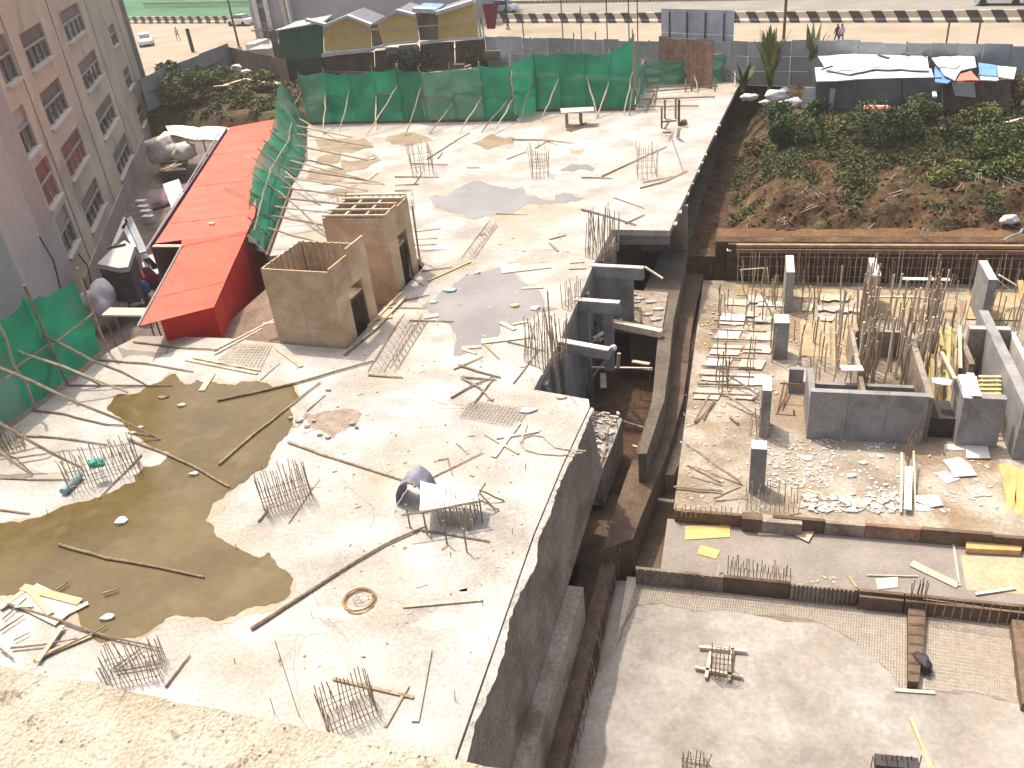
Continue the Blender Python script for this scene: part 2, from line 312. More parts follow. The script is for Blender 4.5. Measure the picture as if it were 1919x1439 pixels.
# pit floors: three levels stepping down towards the camera
def slabuv(name, u0_, u1, v0, v1, z, m, th=1.2): return struct(name, MB().ubox(u0_, u1, v0, v1, z-th, z), m)
slabuv('pit_floor_upper', -1.75, 24, 22.45, 40.6, -4.0, PITF)
slabuv('pit_floor_middle', -1.95, 24, 20.0, 22.44, -4.45, PITM, 1)
slabuv('pit_floor_lower', -4.2, 24, -4, 19.99, -5.1, PITM, .6)
slabuv('pit_floor_side', -16, -1.76, 20.6, 41, -5.2, BROWN, .8)
slabuv('pit_floor_side', -4.6, -3.4, -4, 20.6, -5.06, BROWN, .5)
pour_px = [(1190, 1128), (1240, 1122), (1300, 1138), (1420, 1146), (1540, 1160), (1600, 1192), (1660, 1245), (1692, 1286), (1760, 1288), (1830, 1296), (1990, 1325), (2100, 1600), (1000, 1700), (1040, 1439), (1110, 1280)]
pour_px = [(x, y+(9 if y < 1290 else 4)) for x, y in pour_px]
pj = jag(pour_px, .05, 3, 3)
struct('poured_concrete', MB().prism([P(x, y, -4.98) for x, y in pj], (0, 0, -.1)), POUR, tri=True)
struct('wet_concrete_rim', MB().prism([P(x, y-3, -5.04) for x, y in jag(pour_px, .05, 3, 9)], (0, 0, -.05)), mat('wet_concrete', (.24, .205, .165), (.30, .26, .22), 1, .7, .3, 8, .2), tri=True)
# back wall of the pit: soil face, rebar wall, timber edge
struct('soil_face', MB().ubox(-1.2, 24, 40.95, 41.6, -4.2, -2.05), SOILF)
struct('soil_terrace', MB().add([U(-1.2, 41.6, -2.04), U(24, 41.6, -2.04), U(24, 42.6, -1.95), U(-1.2, 42.6, -2.0)], [(0, 1, 2, 3)]), mat('orange_soil', (.10, .052, .022), (.17, .095, .045), .8, 1, .4, 6, .3))
# alley ground beside the left building and the hollow between the plywood boxes
struct('alley_ground', MB().add([U(-60, 5, -2.6), U(-15.9, 5, -2.6), U(-15.9, 30, -2.6), U(-22, 62, -2.6), U(-60, 66, -2.6)], [(0, 1, 2, 3, 4)]), LANE)
struct('hollow_floor', MB().ubox(-20.8, -13.6, 25.5, 33.6, -.9, -.6), mat('hollow_boards', (.16, .11, .075), (.24, .17, .12), 1, .9, .2, 8, .3))

# --- water and stains on the deck
big = [(0, 980), (90, 962), (190, 932), (255, 902), (250, 890), (300, 870), (318, 850), (300, 845), (262, 820), (235, 800), (212, 775), (200, 765), (212, 745), (262, 735), (300, 715), (318, 702), (330, 700), (345, 720), (400, 715), (440, 722), (490, 716), (550, 722), (560, 745), (540, 760), (550, 795), (520, 830), (506, 860), (470, 890), (430, 920), (385, 975), (400, 985), (405, 1005), (440, 1025), (485, 1045), (505, 1035), (520, 1060), (550, 1085), (545, 1110), (520, 1130), (440, 1155), (390, 1158), (320, 1155), (290, 1175), (240, 1195), (190, 1205), (150, 1170), (100, 1120), (50, 1108), (0, 1116), (-60, 1116), (-60, 985)]
def puddle(px, m, seed, z=.012, amp=.13, n=3, rim=True):
    o = sheet('puddle', jag(px, amp, n, seed), m, z=z, kind='structure')
    if rim:
        cx = sum(p[0] for p in px)/len(px); cy = sum(p[1] for p in px)/len(px)
        sheet('damp_patch', jag([(cx+(x-cx)*1.02+rnd.uniform(-2, 2), cy+(y-cy)*1.025) for x, y in px], amp*1.3, n, seed+50), DAMP, z=z-.006, kind='structure')
    return o
WETB = mat('brown_damp', (.20, .15, .085), (.30, .235, .15), .9, .5, .1, 6, .2, rand=0)
puddle(big, PUD, 1)
puddle([(590, 262), (680, 258), (700, 275), (650, 285), (600, 284)], WETB, 61, rim=False); puddle([(580, 315), (650, 322), (640, 340), (575, 338)], WETB, 62, rim=False); puddle([(600, 292), (640, 288), (632, 306), (590, 306)], WETB, 63, rim=False)
def ptch(px, m, seed, z=.004): sheet('damp_patch', jag(px, .12, 3, seed), m, z=z, kind='structure')
puddle([(805, 368), (850, 355), (980, 350), (985, 365), (1010, 372), (1040, 375), (1040, 365), (1070, 362), (1096, 372), (1060, 380), (1030, 382), (960, 402), (900, 408), (850, 398), (815, 390)], PUDG, 2)
puddle([(830, 545), (880, 515), (930, 502), (965, 512), (985, 530), (1010, 545), (1020, 575), (1045, 578), (990, 600), (940, 605), (930, 640), (880, 660), (850, 665), (855, 640), (845, 610), (815, 590), (790, 572)], PUDG, 3)
puddle([(720, 262), (790, 252), (815, 265), (770, 272), (735, 270)], WETB, 4, rim=False); puddle([(885, 268), (920, 250), (965, 258), (960, 270), (915, 280)], WETB, 5, rim=False)
puddle([(640, 300), (700, 288), (715, 300), (680, 318), (640, 318)], WETB, 6, rim=False); puddle([(1050, 320), (1080, 308), (1115, 315), (1110, 322)], PUDG, 7, rim=False)
puddle([(1062, 275), (1100, 278), (1085, 292), (1070, 288)], DAMP, 8, rim=False); puddle([(950, 492), (990, 482), (1030, 492), (990, 500)], DAMP, 9, rim=False)
puddle([(605, 355), (670, 345), (660, 365), (620, 372)], WETB, 12, rim=False)
ptch([(565, 780), (620, 770), (680, 770), (660, 800), (625, 822), (600, 805), (580, 800)], mat('rubble_stain', (.24, .18, .14), (.36, .29, .23), 3, .95, .5, 18, .4), 10)
ptch([(690, 895), (745, 880), (790, 868), (700, 905)], DAMP, 13); ptch([(220, 650), (330, 655), (320, 668), (230, 672)], PUDG, 14)
for k, (x, y, a, b, m) in enumerate([(100, 880, 38, 12, 'yellow_dust'), (640, 1150, 70, 12, 'ochre_dust'), (830, 1165, 60, 16, 'ochre_dust'), (700, 1000, 40, 10, 'pale_dust'), (950, 700, 60, 20, 'pale_dust'), (1060, 280, 60, 18, 'orange_dust'), (760, 740, 40, 10, 'pale_dust'), (780, 770, 90, 14, 'orange_dust'), (560, 1180, 60, 14, 'pale_dust')]):
    mm_ = {'yellow_dust': ((.58, .47, .24), (.60, .53, .38)), 'ochre_dust': ((.48, .43, .30), (.53, .48, .38)), 'pale_dust': ((.44, .40, .36), (.50, .46, .42)), 'orange_dust': ((.52, .40, .30), (.57, .48, .39))}[m]
    m_ = mat(m, mm_[0], mm_[1], 1.5, .95, .1, 9, .1)
    n4 = 14; sheet('dust_stain', jag([(x+a*math.cos(t*2*math.pi/n4)*rnd.uniform(.6, 1.2), y+b*math.sin(t*2*math.pi/n4)*rnd.uniform(.6, 1.2)) for t in range(n4)], .15, 3, k), m_, z=.003+.0004*k, kind='structure')

# --- the parapet of the camera's own building
c0, c1 = P(-250, 1185, 13.3), P(1300, 1500, 13.3); e = (c1-c0).normalized(); nn = Vector((e.y, -e.x, 0))
if nn.y > 0: nn = -nn
mb = MB(); NX, NY = 220, 70; Lx = (c1-c0).length
for j in range(NY+1):
    for i in range(NX+1):
        p = c0+e*(Lx*i/NX)+nn*(.75*j/NY)
        h = noise.noise(p*9)*.004+noise.noise(p*35)*.002+noise.noise(p*90)*.0009-max(0, noise.noise(p*26+Vector((5, 5, 5)))-.42)*.03
        q = Vector((p.x, p.y, 13.3+h-(.02 if j == 0 else 0)))
        if j < 2: q += nn*(-noise.noise(p*14)*.006)
        mb.v.append(q)
mb.f = [(j*(NX+1)+i, j*(NX+1)+i+1, (j+1)*(NX+1)+i+1, (j+1)*(NX+1)+i) for j in range(NY) for i in range(NX)]
b0 = len(mb.v); mb.v += [mb.v[0]+Vector((0, 0, -.5)), mb.v[NX]+Vector((0, 0, -.5))]
mb.f.append(tuple([b0, b0+1]+[i for i in range(NX, -1, -1)]))
par = thing('parapet', c0.lerp(c1, .5)+nn*.3, 'rough cream cement ledge along the bottom left of the view', 'ledge')
mb.build('coping', LEDGE, par, norm=True)
mb = MB()
for i in range(150):
    cx, cy = rnd.choice([(.25, .15), (.52, .1), (.75, .1), (.4, .3), (.1, .45), (.62, .3)]); q = c0+e*(Lx*(cx+rnd.gauss(0, .05)))+nn*max(.02, (.6*cy+rnd.gauss(0, .05)))
    s_ = rnd.uniform(.0008, .0022); mb.box(q+Vector((0, 0, 13.303-13.3+s_*.4)), s_, s_*rnd.uniform(.6, 1.4), s_*.7, Vector((math.cos(i), math.sin(i), 0)), Vector((-math.sin(i), math.cos(i), 0)))
mb.build('grit', SPILL, par, kind='stuff')

# ================================================================== LEFT BUILDING
FA, FB = P(290, 232, -2.5), P(180, 512, -2.5); fe = (FA-FB); fe.z = 0; fe.normalize(); fn = Vector((fe.y, -fe.x, 0))   # fn looks at the site
def W(s, z, d=0.0): q = FB+fe*s+fn*d; return Vector((q.x, q.y, z))
def fs(x, y): q = V(x, y, FB, FA); return (q-Vector((FB.x, FB.y, q.z))).dot(fe), q.z
bl = thing('apartment_block', W(10, -2.6, -5), 'beige plastered apartment block with rows of wide windows at the left edge', 'building')
def fbox(mb, s0, s1, z0, z1, d0, d1): return mb.box((W(s0, z0, d0)+W(s1, z1, d1))/2, abs(s1-s0)/2, abs(z1-z0)/2, abs(d1-d0)/2, fe, EZ, fn)
SC = 17/15.5
holes = []
def win_rect(x, y, w_, h_): s, z = fs(x, y); return (s-w_/2, s+w_/2, z-h_/2, z+h_/2)
wins = []
for i, (x, y) in enumerate([(68, 85), (103, 190), (140, 285), (175, 380)]): wins.append((x, y, 5.6, 1.75, ['a', 'b', 'c', 'a'][i]))
for i, (x, y) in enumerate([(137, 40), (170, 130), (200, 215), (230, 290)]): wins.append((x, y, 7.2, 1.75, 'a'))
for i, (x, y) in enumerate([(213, 65), (240, 145), (265, 215)]): wins.append((x, y, 3.4, 1.5, 'b'))
for i, (x, y) in enumerate([(10, 110), (45, 245), (90, 340), (125, 430)]): wins.append((x, y, 2.9, 2.0, ['a', 'd', 'c', 'd'][i]))
S0, S1, ZT = -4.2*SC, 39.2, 14.6
rects = [(*win_rect(x, y, w_, h_), t) for x, y, w_, h_, t in wins]
# top rows out of the frame, so that the face goes on
for cs, wd in ((-2.4*SC, 2.9), (4.4*SC, 5.6), (16*SC, 7.2), (29*SC, 3.4)):
    base = {2.9: 10.2, 5.6: 10.2, 7.2: 10.2, 3.4: 7.6}[wd]
    for k in range(1, 4 if wd != 3.4 else 5):
        z = base+2.95*k
        if z < ZT-1: rects.append((cs-wd/2, cs+wd/2, z-.85, z+.85, 'a'))
# wall with real openings: built as a grid of blocks between the openings
ss_ = sorted(set([S0, S1]+[r[0] for r in rects]+[r[1] for r in rects])); zz_ = sorted(set([-2.6, ZT]+[r[2] for r in rects]+[r[3] for r in rects]))
mb = MB()
for a, b in zip(ss_[:-1], ss_[1:]):
    run = None
    for c, d in zip(zz_[:-1], zz_[1:]):
        cs, cz = (a+b)/2, (c+d)/2; hole = any(r[0] < cs < r[1] and r[2] < cz < r[3] for r in rects)
        if hole:
            if run: mb.add([W(a, run[0]), W(b, run[0]), W(b, run[1]), W(a, run[1])], [(0, 1, 2, 3)]); run = None
        else: run = (run[0], d) if run else (c, d)
    if run: mb.add([W(a, run[0]), W(b, run[0]), W(b, run[1]), W(a, run[1])], [(0, 1, 2, 3)])
for r in rects:                                              # reveals
    for (a, c), (b, d) in (((r[0], r[2]), (r[1], r[2])), ((r[1], r[2]), (r[1], r[3])), ((r[1], r[3]), (r[0], r[3])), ((r[0], r[3]), (r[0], r[2]))):
        mb.add([W(a, c), W(b, d), W(b, d, -.3), W(a, c, -.3)], [(0, 1, 2, 3)])
mb.build('wall', FACB, bl, norm=False)
mb = MB(); fbox(mb, S0, S1, -2.6, ZT, -.45, -12); mb.build('core_wall', FACG, bl)
for r in rects:
    s0, s1, z0, z1, t = r; m = MB(); zm = z0+(z1-z0)*.56
    fbox(m, s0, s1, zm-.05, zm+.06, -.1, -.02); 
    nm = 4 if s1-s0 > 5 else 2
    for i in range(nm+1): s = s0+.04+(s1-s0-.08)*i/nm; fbox(m, s-.035, s+.035, z0, zm-.05, -.16, -.08)
    fr = m.build('window', mat('window_frame', (.30, .28, .25), (.38, .36, .33), 3, .7, .05), bl)
    for i in range(nm):
        a, b = s0+(s1-s0)*i/nm+.05, s0+(s1-s0)*(i+1)/nm-.05
        pane = MB(); fbox(pane, a, b, z0, zm, -.2, -.17); pane.build('pane', CURTR if t == 'c' else GLASS, fr)
    pm = MB(); fbox(pm, s0, s1, zm, z1, -.24, -.17); pm.build('blind', {'a': CURT, 'b': CURT, 'c': CURTR, 'd': mat('cream_blind', (.36, .33, .26), (.42, .39, .32), 2, .7)}[t], fr)
    sl_ = MB(); fbox(sl_, s0-.15, s1+.15, z0-.14, z0-.02, -.1, .16); sl_.build('window_sill', SILL, fr)
for s in (-.2, 10.6, 22.8, 35.2): m = MB(); fbox(m, s-.05, s+.05, -2.5, ZT, .003, .05); m.build('plaster_joint', FACG, bl)
m = MB(); fbox(m, S1, S1+.5, -2.6, ZT, -1.2, .35); m.build('corner_pilaster', FACG, bl)
m = MB(); m.tube([W(S1+.75, -2.6, .1), W(S1+.75, ZT, .1)], .16, 8); m.build('drain_pipe', DARK, bl)
m = MB(); fbox(m, S0-3.4, S0-.02, -2.6, ZT, -12, .12); m.build('grey_stair_wall', FACG, bl)
m = MB(); fbox(m, S0-8, S0-3.42, -2.6, 9, -12, .3); m.build('slate_end_wall', FACS, bl)
m = MB(); fbox(m, -3, 39, -2.6, -1.6, .01, .12); m.build('plinth', FACG, bl)
# cables hanging on the wall
for i, (a, b) in enumerate([((60, 445), (105, 560)), ((135, 478), (160, 535))]):
    p, q = V(*a, FB, FA)+fn*.3, V(*b, FB, FA)+fn*.3
    MB().tube([p, p.lerp(q, .4)+fn*.2, q], .035, 5).build('cable', DARK, None, ['dark cable sagging down the grey wall at far left', 'short dark cable hanging on the wall above the green net'][i], 'cable')

# ================================================================== RED SHED AND THE ALLEY
ZR = 1.0
red = thing('shed', P(380, 560, -2.6), 'long shed with bright red metal roof beside the plywood boxes', 'shed')
rp = [(523, 222), (497, 300), (482, 350), (478, 402), (400, 578), (258, 611), (340, 461), (291, 457), (432, 238)]
R3 = [P(x, y, ZR) for x, y in rp]
# corrugated roof: sheets side by side along the roof
def zr(p): return ZR
mb_all = []
A_, B_ = R3[5], P(300, 590, ZR)
n = 15
lft = [(258, 611), (340, 461), (341, 459), (292, 456), (432, 238)]; rgt = [(400, 578), (478, 402), (482, 350), (497, 300), (523, 222)]
def along(pl, y):
    for (x0, y0), (x1, y1) in zip(pl[:-1], pl[1:]):
        if min(y0, y1) <= y <= max(y0, y1): return x0+(x1-x0)*(y-y0)/(y1-y0 or 1)
    return pl[-1][0] if y < pl[-1][1] else pl[0][0]
ys = [611, 560, 510, 462, 456, 420, 385, 350, 318, 290, 265, 238]
def rowp(y):                                                 # left and right end of a roof row; rows run slightly tilted like the eave
    xl = {611: 258, 560: 286, 510: 313, 462: 340, 456: 291}.get(y); xl = xl if xl is not None else along(lft[3:], y)
    yr = y-33*(y-222)/389*1.0-3; yr = min(578, max(222, yr if y > 238 else 222)); xr = along(rgt, yr)
    return P(xl, y, ZR+.25), P(xr, yr, ZR-.1)
rows = [rowp(y) for y in ys]
for i in range(len(rows)-1):
    (l0, r0_), (l1, r1) = rows[i], rows[i+1]; l1 = P(341, 449, ZR+.25) if ys[i] == 462 else l1; m = MB(); k = 9; top = []
    g = (l1-l0).normalized()
    l0_, r0__ = l0+Vector((0, 0, .012*(i % 2))), r0_+Vector((0, 0, .012*(i % 2)))
    l1_, r1_ = l1-g*.02+Vector((0, 0, .012*(i % 2))), r1-g*.02+Vector((0, 0, .012*(i % 2)))
    nr = max(4, int((l1-l0).length/.2))
    vsx = []
    for a in range(nr*2+1):
        t = a/(nr*2); h = Vector((0, 0, .022 if a % 2 else 0)); vsx += [l0_.lerp(l1_, t)+h, r0__.lerp(r1_, t)+h]
    m.add(vsx, [(2*a, 2*a+1, 2*a+3, 2*a+2) for a in range(nr*2)])
    m.build('roof_sheet', REDR, red, norm=False)
E0, E1, E2 = P(400, 578, ZR-.12), P(478, 402, ZR-.12), P(497, 300, ZR-.12)
dn = Vector((0, 0, -3.4))
def wallp(a, b, d, m_, name, par_, th=.06, off=0):
    a, b = Vector(a), Vector(b); n_ = (b-a).cross(EZ).normalized(); return MB().prism([a+n_*off, b+n_*off, b+n_*off+Vector((0, 0, -d)), a+n_*off+Vector((0, 0, -d))], n_*-th).build(name, m_, par_)
k = 6
for i in range(k): a, b = E0.lerp(E1, i/k), E0.lerp(E1, (i+1)/k-.004); wallp(a, b, 3.4, REDW, 'wall_sheet', red, off=-.05)
wallp(E1, E2, 3.4, REDW, 'wall_sheet', red, off=-.05)
G0 = P(300, 600, ZR-.05); wallp(G0, E0, 3.3, REDW, 'gable_wall', red, off=-.05)
wallp(P(432, 238, ZR), P(292, 456, ZR+.1), 3.4, MAUVE, 'back_wall', red, off=.3)
MB().tube([P(258, 611, ZR+.3), P(340, 461, ZR+.3)], .035, 5).build('gutter_pipe', PBLUE, red); MB().tube([P(274, 468, ZR+.3), P(410, 250, ZR+.3)], .04, 5).build('gutter_pipe', mat('lilac_paint', (.40, .36, .42)), red)
MB().box(P(314, 461, ZR+.32), .75, .12, .03, EXv).build('plank', PLANK, None, 'short plank lying in the notch of the red roof', 'plank')
MB().box(P(436, 257, ZR+.05), .62, .10, .03, Vector((.9, .4, 0)).normalized(), Vector((-.4, .9, 0)).normalized()).build('plank', PLANK, None, 'plank lying near the far end of the red roof', 'plank')
MB().box(P(397, 419, ZR+.14), .13, .08, .05).build('stone', FOAM, None, 'small white stone on the middle of the red roof', 'stone')
MB().box(P(360, 416, ZR+.14), .15, .04, .03).build('offcut', DARK, None, 'small dark scrap on the middle of the red roof', 'scrap')
for x0, y0, x1, y1 in [(420, 352, 475, 375), (330, 402, 345, 405), (290, 542, 325, 544), (380, 340, 410, 346)]:
    MB().tube([P(x0, y0, ZR+.16), P(x1, y1, ZR+.12)], .018, 4).build('twig', DARK, None, 'thin dark twig on the red roof, %s' % {420: 'near its right eave', 330: 'at its narrow middle', 290: 'near its lower left corner', 380: 'in its upper half'}[x0], 'twig')
# pale canopy and lumpy sacks at the far end of the alley
cv = thing('canopy', P(360, 270, -2.6), 'weathered pale canopy sheet between the beige block and the red roof', 'canopy')
for px, nm, m_ in [([(375, 238), (432, 240), (425, 262), (368, 262)], 'canopy_sheet', FOAM), ([(310, 236), (377, 240), (370, 262), (318, 252)], 'canopy_sheet', TARPW)]:
    MB().prism([P(x, y, .2) for x, y in jag(px, .06, 2, 4)], (0, 0, -.06)).build(nm, m_, cv, tri=True)
for x, y in [(380, 262), (420, 262), (318, 250)]: a = P(x, y, .1); MB().tube([a, a+Vector((0, 0, -2.7))], .05, 5).build('post', POLE, cv)
def blob(name, c, rx, ry, rz_, m_, seed, parent=None, **k):
    bm = bmesh.new(); bmesh.ops.create_icosphere(bm, subdivisions=3, radius=1); mb = MB()
    for v in bm.verts:
        n_ = 1+.4*noise.noise(v.co*1.3+Vector((seed, 0, 0)))-.3*abs(noise.noise(v.co*2.6+Vector((seed, 5, 0))))+.12*noise.noise(v.co*6); mb.v.append(Vector(c)+Vector((v.co.x*rx*n_, v.co.y*ry*n_, max(-.6, v.co.z)*rz_*n_)))
    mb.f = [tuple(q.index for q in f.verts) for f in bm.faces]; bm.free(); return mb.build(name, m_, parent, smooth=True, norm=False, **k)
blob('sack_heap', P(312, 280, -.9), 1.7, 1.2, 1.2, TARPW, 3, label='big lumpy bundle of pale tarpaulin at the building corner', cat='bundle')
blob('sack', P(345, 285, -.8), .9, .7, .7, TARPW, 8, label='smaller pale sack between the big bundle and the red roof', cat='sack')
MB().prism([P(x, y, -1.7) for x, y in [(300, 305), (352, 300), (348, 318), (296, 322)]], (0, 0, -.12)).build('board_shelf', BWALL, None, 'brown board shelf under the pale sacks', 'shelf')
for i, (x0, y0, x1, y1) in enumerate([(318, 312, 345, 296), (300, 318, 340, 308)]): MB().beam(P(x0, y0, -1.4), P(x1, y1, -1.4), .12, .06).build('plank', PLANK, None, ['short pale plank under the big tarpaulin bundle', 'lower short plank on the brown board shelf'][i], 'plank')
# alley clutter
kb = thing('kiosk', P(235, 560, -2.6), 'box shaped kiosk with pale slanted top and dark open front in the alley', 'kiosk')
kz = .2
MB().prism([P(x, y, kz) for x, y in [(182, 494), (206, 470), (233, 450), (252, 462), (240, 500), (222, 502)]], (0, 0, -.25)).build('roof', mat('pale_kiosk_roof', (.42, .40, .38), (.5, .48, .45)), kb, tri=True)
MB().prism([P(x, y, kz-.3) for x, y in [(184, 498), (222, 505), (242, 503), (250, 468)]], (0, 0, -2.4)).build('walls', mat('kiosk_wall', (.09, .075, .07), (.15, .125, .12)), kb, tri=True)
MB().box(P(218, 461, kz+.06), .45, .09, .03, EXv*.8+EYv*.6, EYv*.8-EXv*.6).build('plank', DARK, kb)
for i, (pts, m_, lb) in enumerate([([(233, 412), (246, 404), (276, 470), (262, 474)], GREYM, 'grey metal sheet leaning in the alley beside the building'), ([(228, 425), (236, 415), (258, 462), (248, 462)], ZINC, 'pale zinc sheet leaning left of the grey sheet'),
        ([(208, 462), (232, 405), (240, 415), (218, 455)], CONCL, 'pale concrete strip along the foot of the beige wall')]):
    MB().prism([P(x, y, -.4) for x, y in pts], (0, 0, -.08)).build('leaning_sheet', m_, None, lb, 'sheet')
bk = thing('trestle', P(240, 592, -.2), 'trestle with a pale board beside the front corner of the red roof', 'trestle')
MB().prism([P(x, y, .8) for x, y in [(190, 590), (206, 576), (291, 577), (282, 591)]], (0, 0, -.08)).build('top_board', PLANK, bk)
for x, y in [(196, 590), (276, 591), (210, 578), (284, 578)]: a = P(x, y, .7); MB().tube([a, a+Vector((0, 0, -2.2))], .035, 5).build('leg', POLE, bk)
MB().beam(P(196, 590, -.1), P(276, 591, -.1), .04, .06).build('rail', POLE, bk)
blob('drum', P(268, 540, -1.9), .35, .35, .5, BLUEP, 2, label='blue plastic container in the alley beside the red roof', cat='container')
blob('cloth_pile', P(272, 520, -2.2), 1.0, .9, .4, CRIM, 4, label='crimson cloth heap in the alley by the red shed', cat='cloth')
for i, (x, y) in enumerate([(255, 568), (228, 572), (187, 563)]): blob('bundle', P(x, y, -2.0 if i < 2 else -1.2), .38 if i < 2 else .9, .3 if i < 2 else .9, .15 if i < 2 else .9, FOAM, 20+i, label=['small white bundle behind the trestle board', 'tiny pale bundle left of the white one behind the trestle', 'large pale sack beside the upper corner of the near green net'][i], cat='bundle')
mb = MB()
for i, (x, y) in enumerate([(264, 380), (268, 390), (272, 398), (276, 406)]): mb.box(P(x, y, -2.0), .35, .2, .2)
MB()
for i, (x, y) in enumerate([(265, 379), (269, 389), (274, 398), (278, 408)]): MB().box(P(x, y, -1.9), .36, .2, .14).build('white_chair_seat', FOAM, None, 'white stool in the row beside the mauve wall, %s' % ['farthest', 'second from the far end', 'third from the far end', 'nearest'][i], 'stool', 'white stools in the alley')
for i, (x0, y0, x1, y1) in enumerate([(268, 470, 275, 500), (283, 478, 292, 505), (275, 485, 300, 512)]): MB().beam(P(x0, y0, -1.2), P(x1, y1, -1.2), .35, .06).build('board', FOAM if i < 2 else ZINC, None, ['white board leaning under the notch of the red roof', 'second white board right of the leaning one under the roof notch', 'zinc strip lying under the red roof edge'][i], 'board')
blob('mound', P(300, 370, -2.4), 1.4, 2.2, .4, MAUVE, 6, label='dull mauve mound on the alley floor left of the red roof', cat='mound')
MB().prism([P(x, y, -1.2) for x, y in [(305, 345), (335, 335), (345, 365), (322, 392)]], (0, 0, -.1)).build('pale_sheet', TARPW, None, 'pale slanted sheet in the alley beside the middle of the red roof', 'sheet')
# small red roof with green wall at the left edge
s2 = thing('shed', P(10, 600, -2.6), 'small shed with red roof edge and grey green wall at far left', 'shed')
MB().prism([P(x, y, .6) for x, y in [(-60, 520), (0, 525), (28, 527), (0, 552), (-60, 600)]], (0, 0, -.06)).build('roof_sheet', REDR, s2, tri=True)
wallp(P(-60, 600, .5), P(0, 553, .5), 3, mat('grey_green_wall', (.10, .115, .09), (.14, .155, .125)), 'wall', s2); wallp(P(0, 553, .5), P(28, 529, .5), 3, MT['grey_green_wall'], 'wall', s2)
m = MB(); m.beam(P(30, 535, -.2), P(95, 550, -.2), .5, .08); m.build('lean_to_sheet', GREYM, None, 'grey lean-to sheet beside the small red roof at far left', 'sheet')

# ================================================================== GREEN NET SCREENS
def net_screen(label, base, top, post_px, braces, mlist, npm=1.0, ht=3.4, off=.15, sag=.12, seed=1, pext=.5, lean=None):
    """base: list of world points at deck height; top: heights above base per point; one net piece per bay"""
    t = thing('net_screen', base[len(base)//2], label, 'net screen'); rr = random.Random(seed)
    for i in range(len(base)-1):
        a, b = base[i], base[i+1]; L = (b-a).length; nx = max(3, int(L/.35)); nz = 9; m = MB(); nrm = (b-a).cross(EZ).normalized()
        ha, hb = top[i], top[i+1]
        for k in range(nz+1):
            for j in range(nx+1):
                s = j/nx; p = a.lerp(b, s)+((lean[i].lerp(lean[i+1], s)*((k/nz)**1.3)) if lean else Vector()); h = (ha+(hb-ha)*s)*k/nz
                if k == nz: h -= sag*math.sin(math.pi*s)*rr.uniform(.5, 1.3)
                wv = noise.noise(Vector((p.x*.7, p.y*.7, k*.35+seed)))*.32*math.sin(math.pi*k/nz)+noise.noise(Vector((p.x*2.2, p.y*2.2, k*.2)))*.14
                m.v.append(p+nrm*(wv+off)+Vector((0, 0, h)))
        for k in range(nz):
            for j in range(nx): q = k*(nx+1)+j; m.f.append((q, q+1, q+nx+2, q+nx+1))
        m.build('net_piece', rr.choice(mlist), t, norm=False, smooth=True)
    for i in range(len(base)):
        a = base[i]; h = top[i]+rr.uniform(.1, pext); l = Vector((rr.uniform(-.1, .1), rr.uniform(-.1, .1), 0))+(lean[i] if lean else Vector())
        MB().tube(wob(a, a+l+Vector((0, 0, h)), 5, .02, i), .05, 6).build('post', rr.choice([POLE, POLEL]), t)
    for i in range(len(base)-1):
        z = rr.uniform(1.6, 2.0) if not lean else 1.2; a, b = base[i]+Vector((0, 0, z))+(lean[i]*.5 if lean else Vector()), base[i+1]+Vector((0, 0, z+rr.uniform(-.1, .1)))+(lean[i+1]*.5 if lean else Vector()); MB().tube([a, b], .04, 5).build('rail', POLE, t)
    for (a, b) in braces: MB().tube(wob(a, b, 6, .02, int(a.x*100)), [.05]*5+[.035], 5).build('brace', rr.choice([POLE, POLE, POLEL]), t)
    return t
def pathpts(px, step, z=0):
    ps = [P(x, y, z) for x, y in px]; out = [ps[0]]
    for a, b in zip(ps[:-1], ps[1:]):
        k = max(1, round((b-a).length/step)); out += [a.lerp(b, i/k) for i in range(1, k+1)]
    return out
def mkbraces(base, top, inward, d0, d1, seed, prob=1.0, slide=0.6):
    r = random.Random(seed); o = []
    for i, p in enumerate(base):
        if r.random() > prob: continue
        e_ = (base[min(i+1, len(base)-1)]-base[max(i-1, 0)]).normalized(); d = r.uniform(d0, d1)
        o.append((p+Vector((0, 0, top[i]*r.uniform(.35, .75))), p+inward*d+e_*r.uniform(-slide, slide)+Vector((0, 0, .05))))
    return o
bs = pathpts([(578, 232), (760, 225), (800, 229), (965, 222)], 2.1); tp = [3.55+.1*math.sin(i*2) for i in range(len(bs))]
net_screen('long green net screen along the far edge of the deck, left of the step', bs, tp, None, mkbraces(bs, tp, -EYv, 2.5, 4.5, 1, 1, 1.5), [NET, NET, NETG], seed=1)
bs = pathpts([(965, 222), (1005, 206), (1100, 204), (1188, 202)], 2.1); tp = [3.7+.12*math.sin(i) for i in range(len(bs))]; tp[-1] = 4.6
net_screen('green net screen along the far edge, right of the table', bs, tp, None, mkbraces(bs, tp, -EYv, 2, 3.6, 2, 1, 1.2), [NET, NET], seed=2)
bs = pathpts([(1188, 202), (1208, 163), (1300, 158), (1375, 150)], 2.4); tp = [4.4, 2.6]+[1.9]*(len(bs)-2)
net_screen('low faded green net at the far right corner of the deck', bs, tp, None, mkbraces(bs, tp, -EYv, 2, 3, 3, 1, 1), [NETG], seed=3)
bs = pathpts([(500, 476), (546, 350), (575, 298), (576, 236)], 2.0); nb = len(bs)-1; tp = [.7+1.0*min(1, i/nb*2)+1.7*ss(.7, 1, i/nb) for i in range(nb+1)]; ln = [Vector((-(.4+1.5*math.sin(math.pi*min(1, .05+.8*i/nb))), 0, 0)) for i in range(nb+1)]
br = []
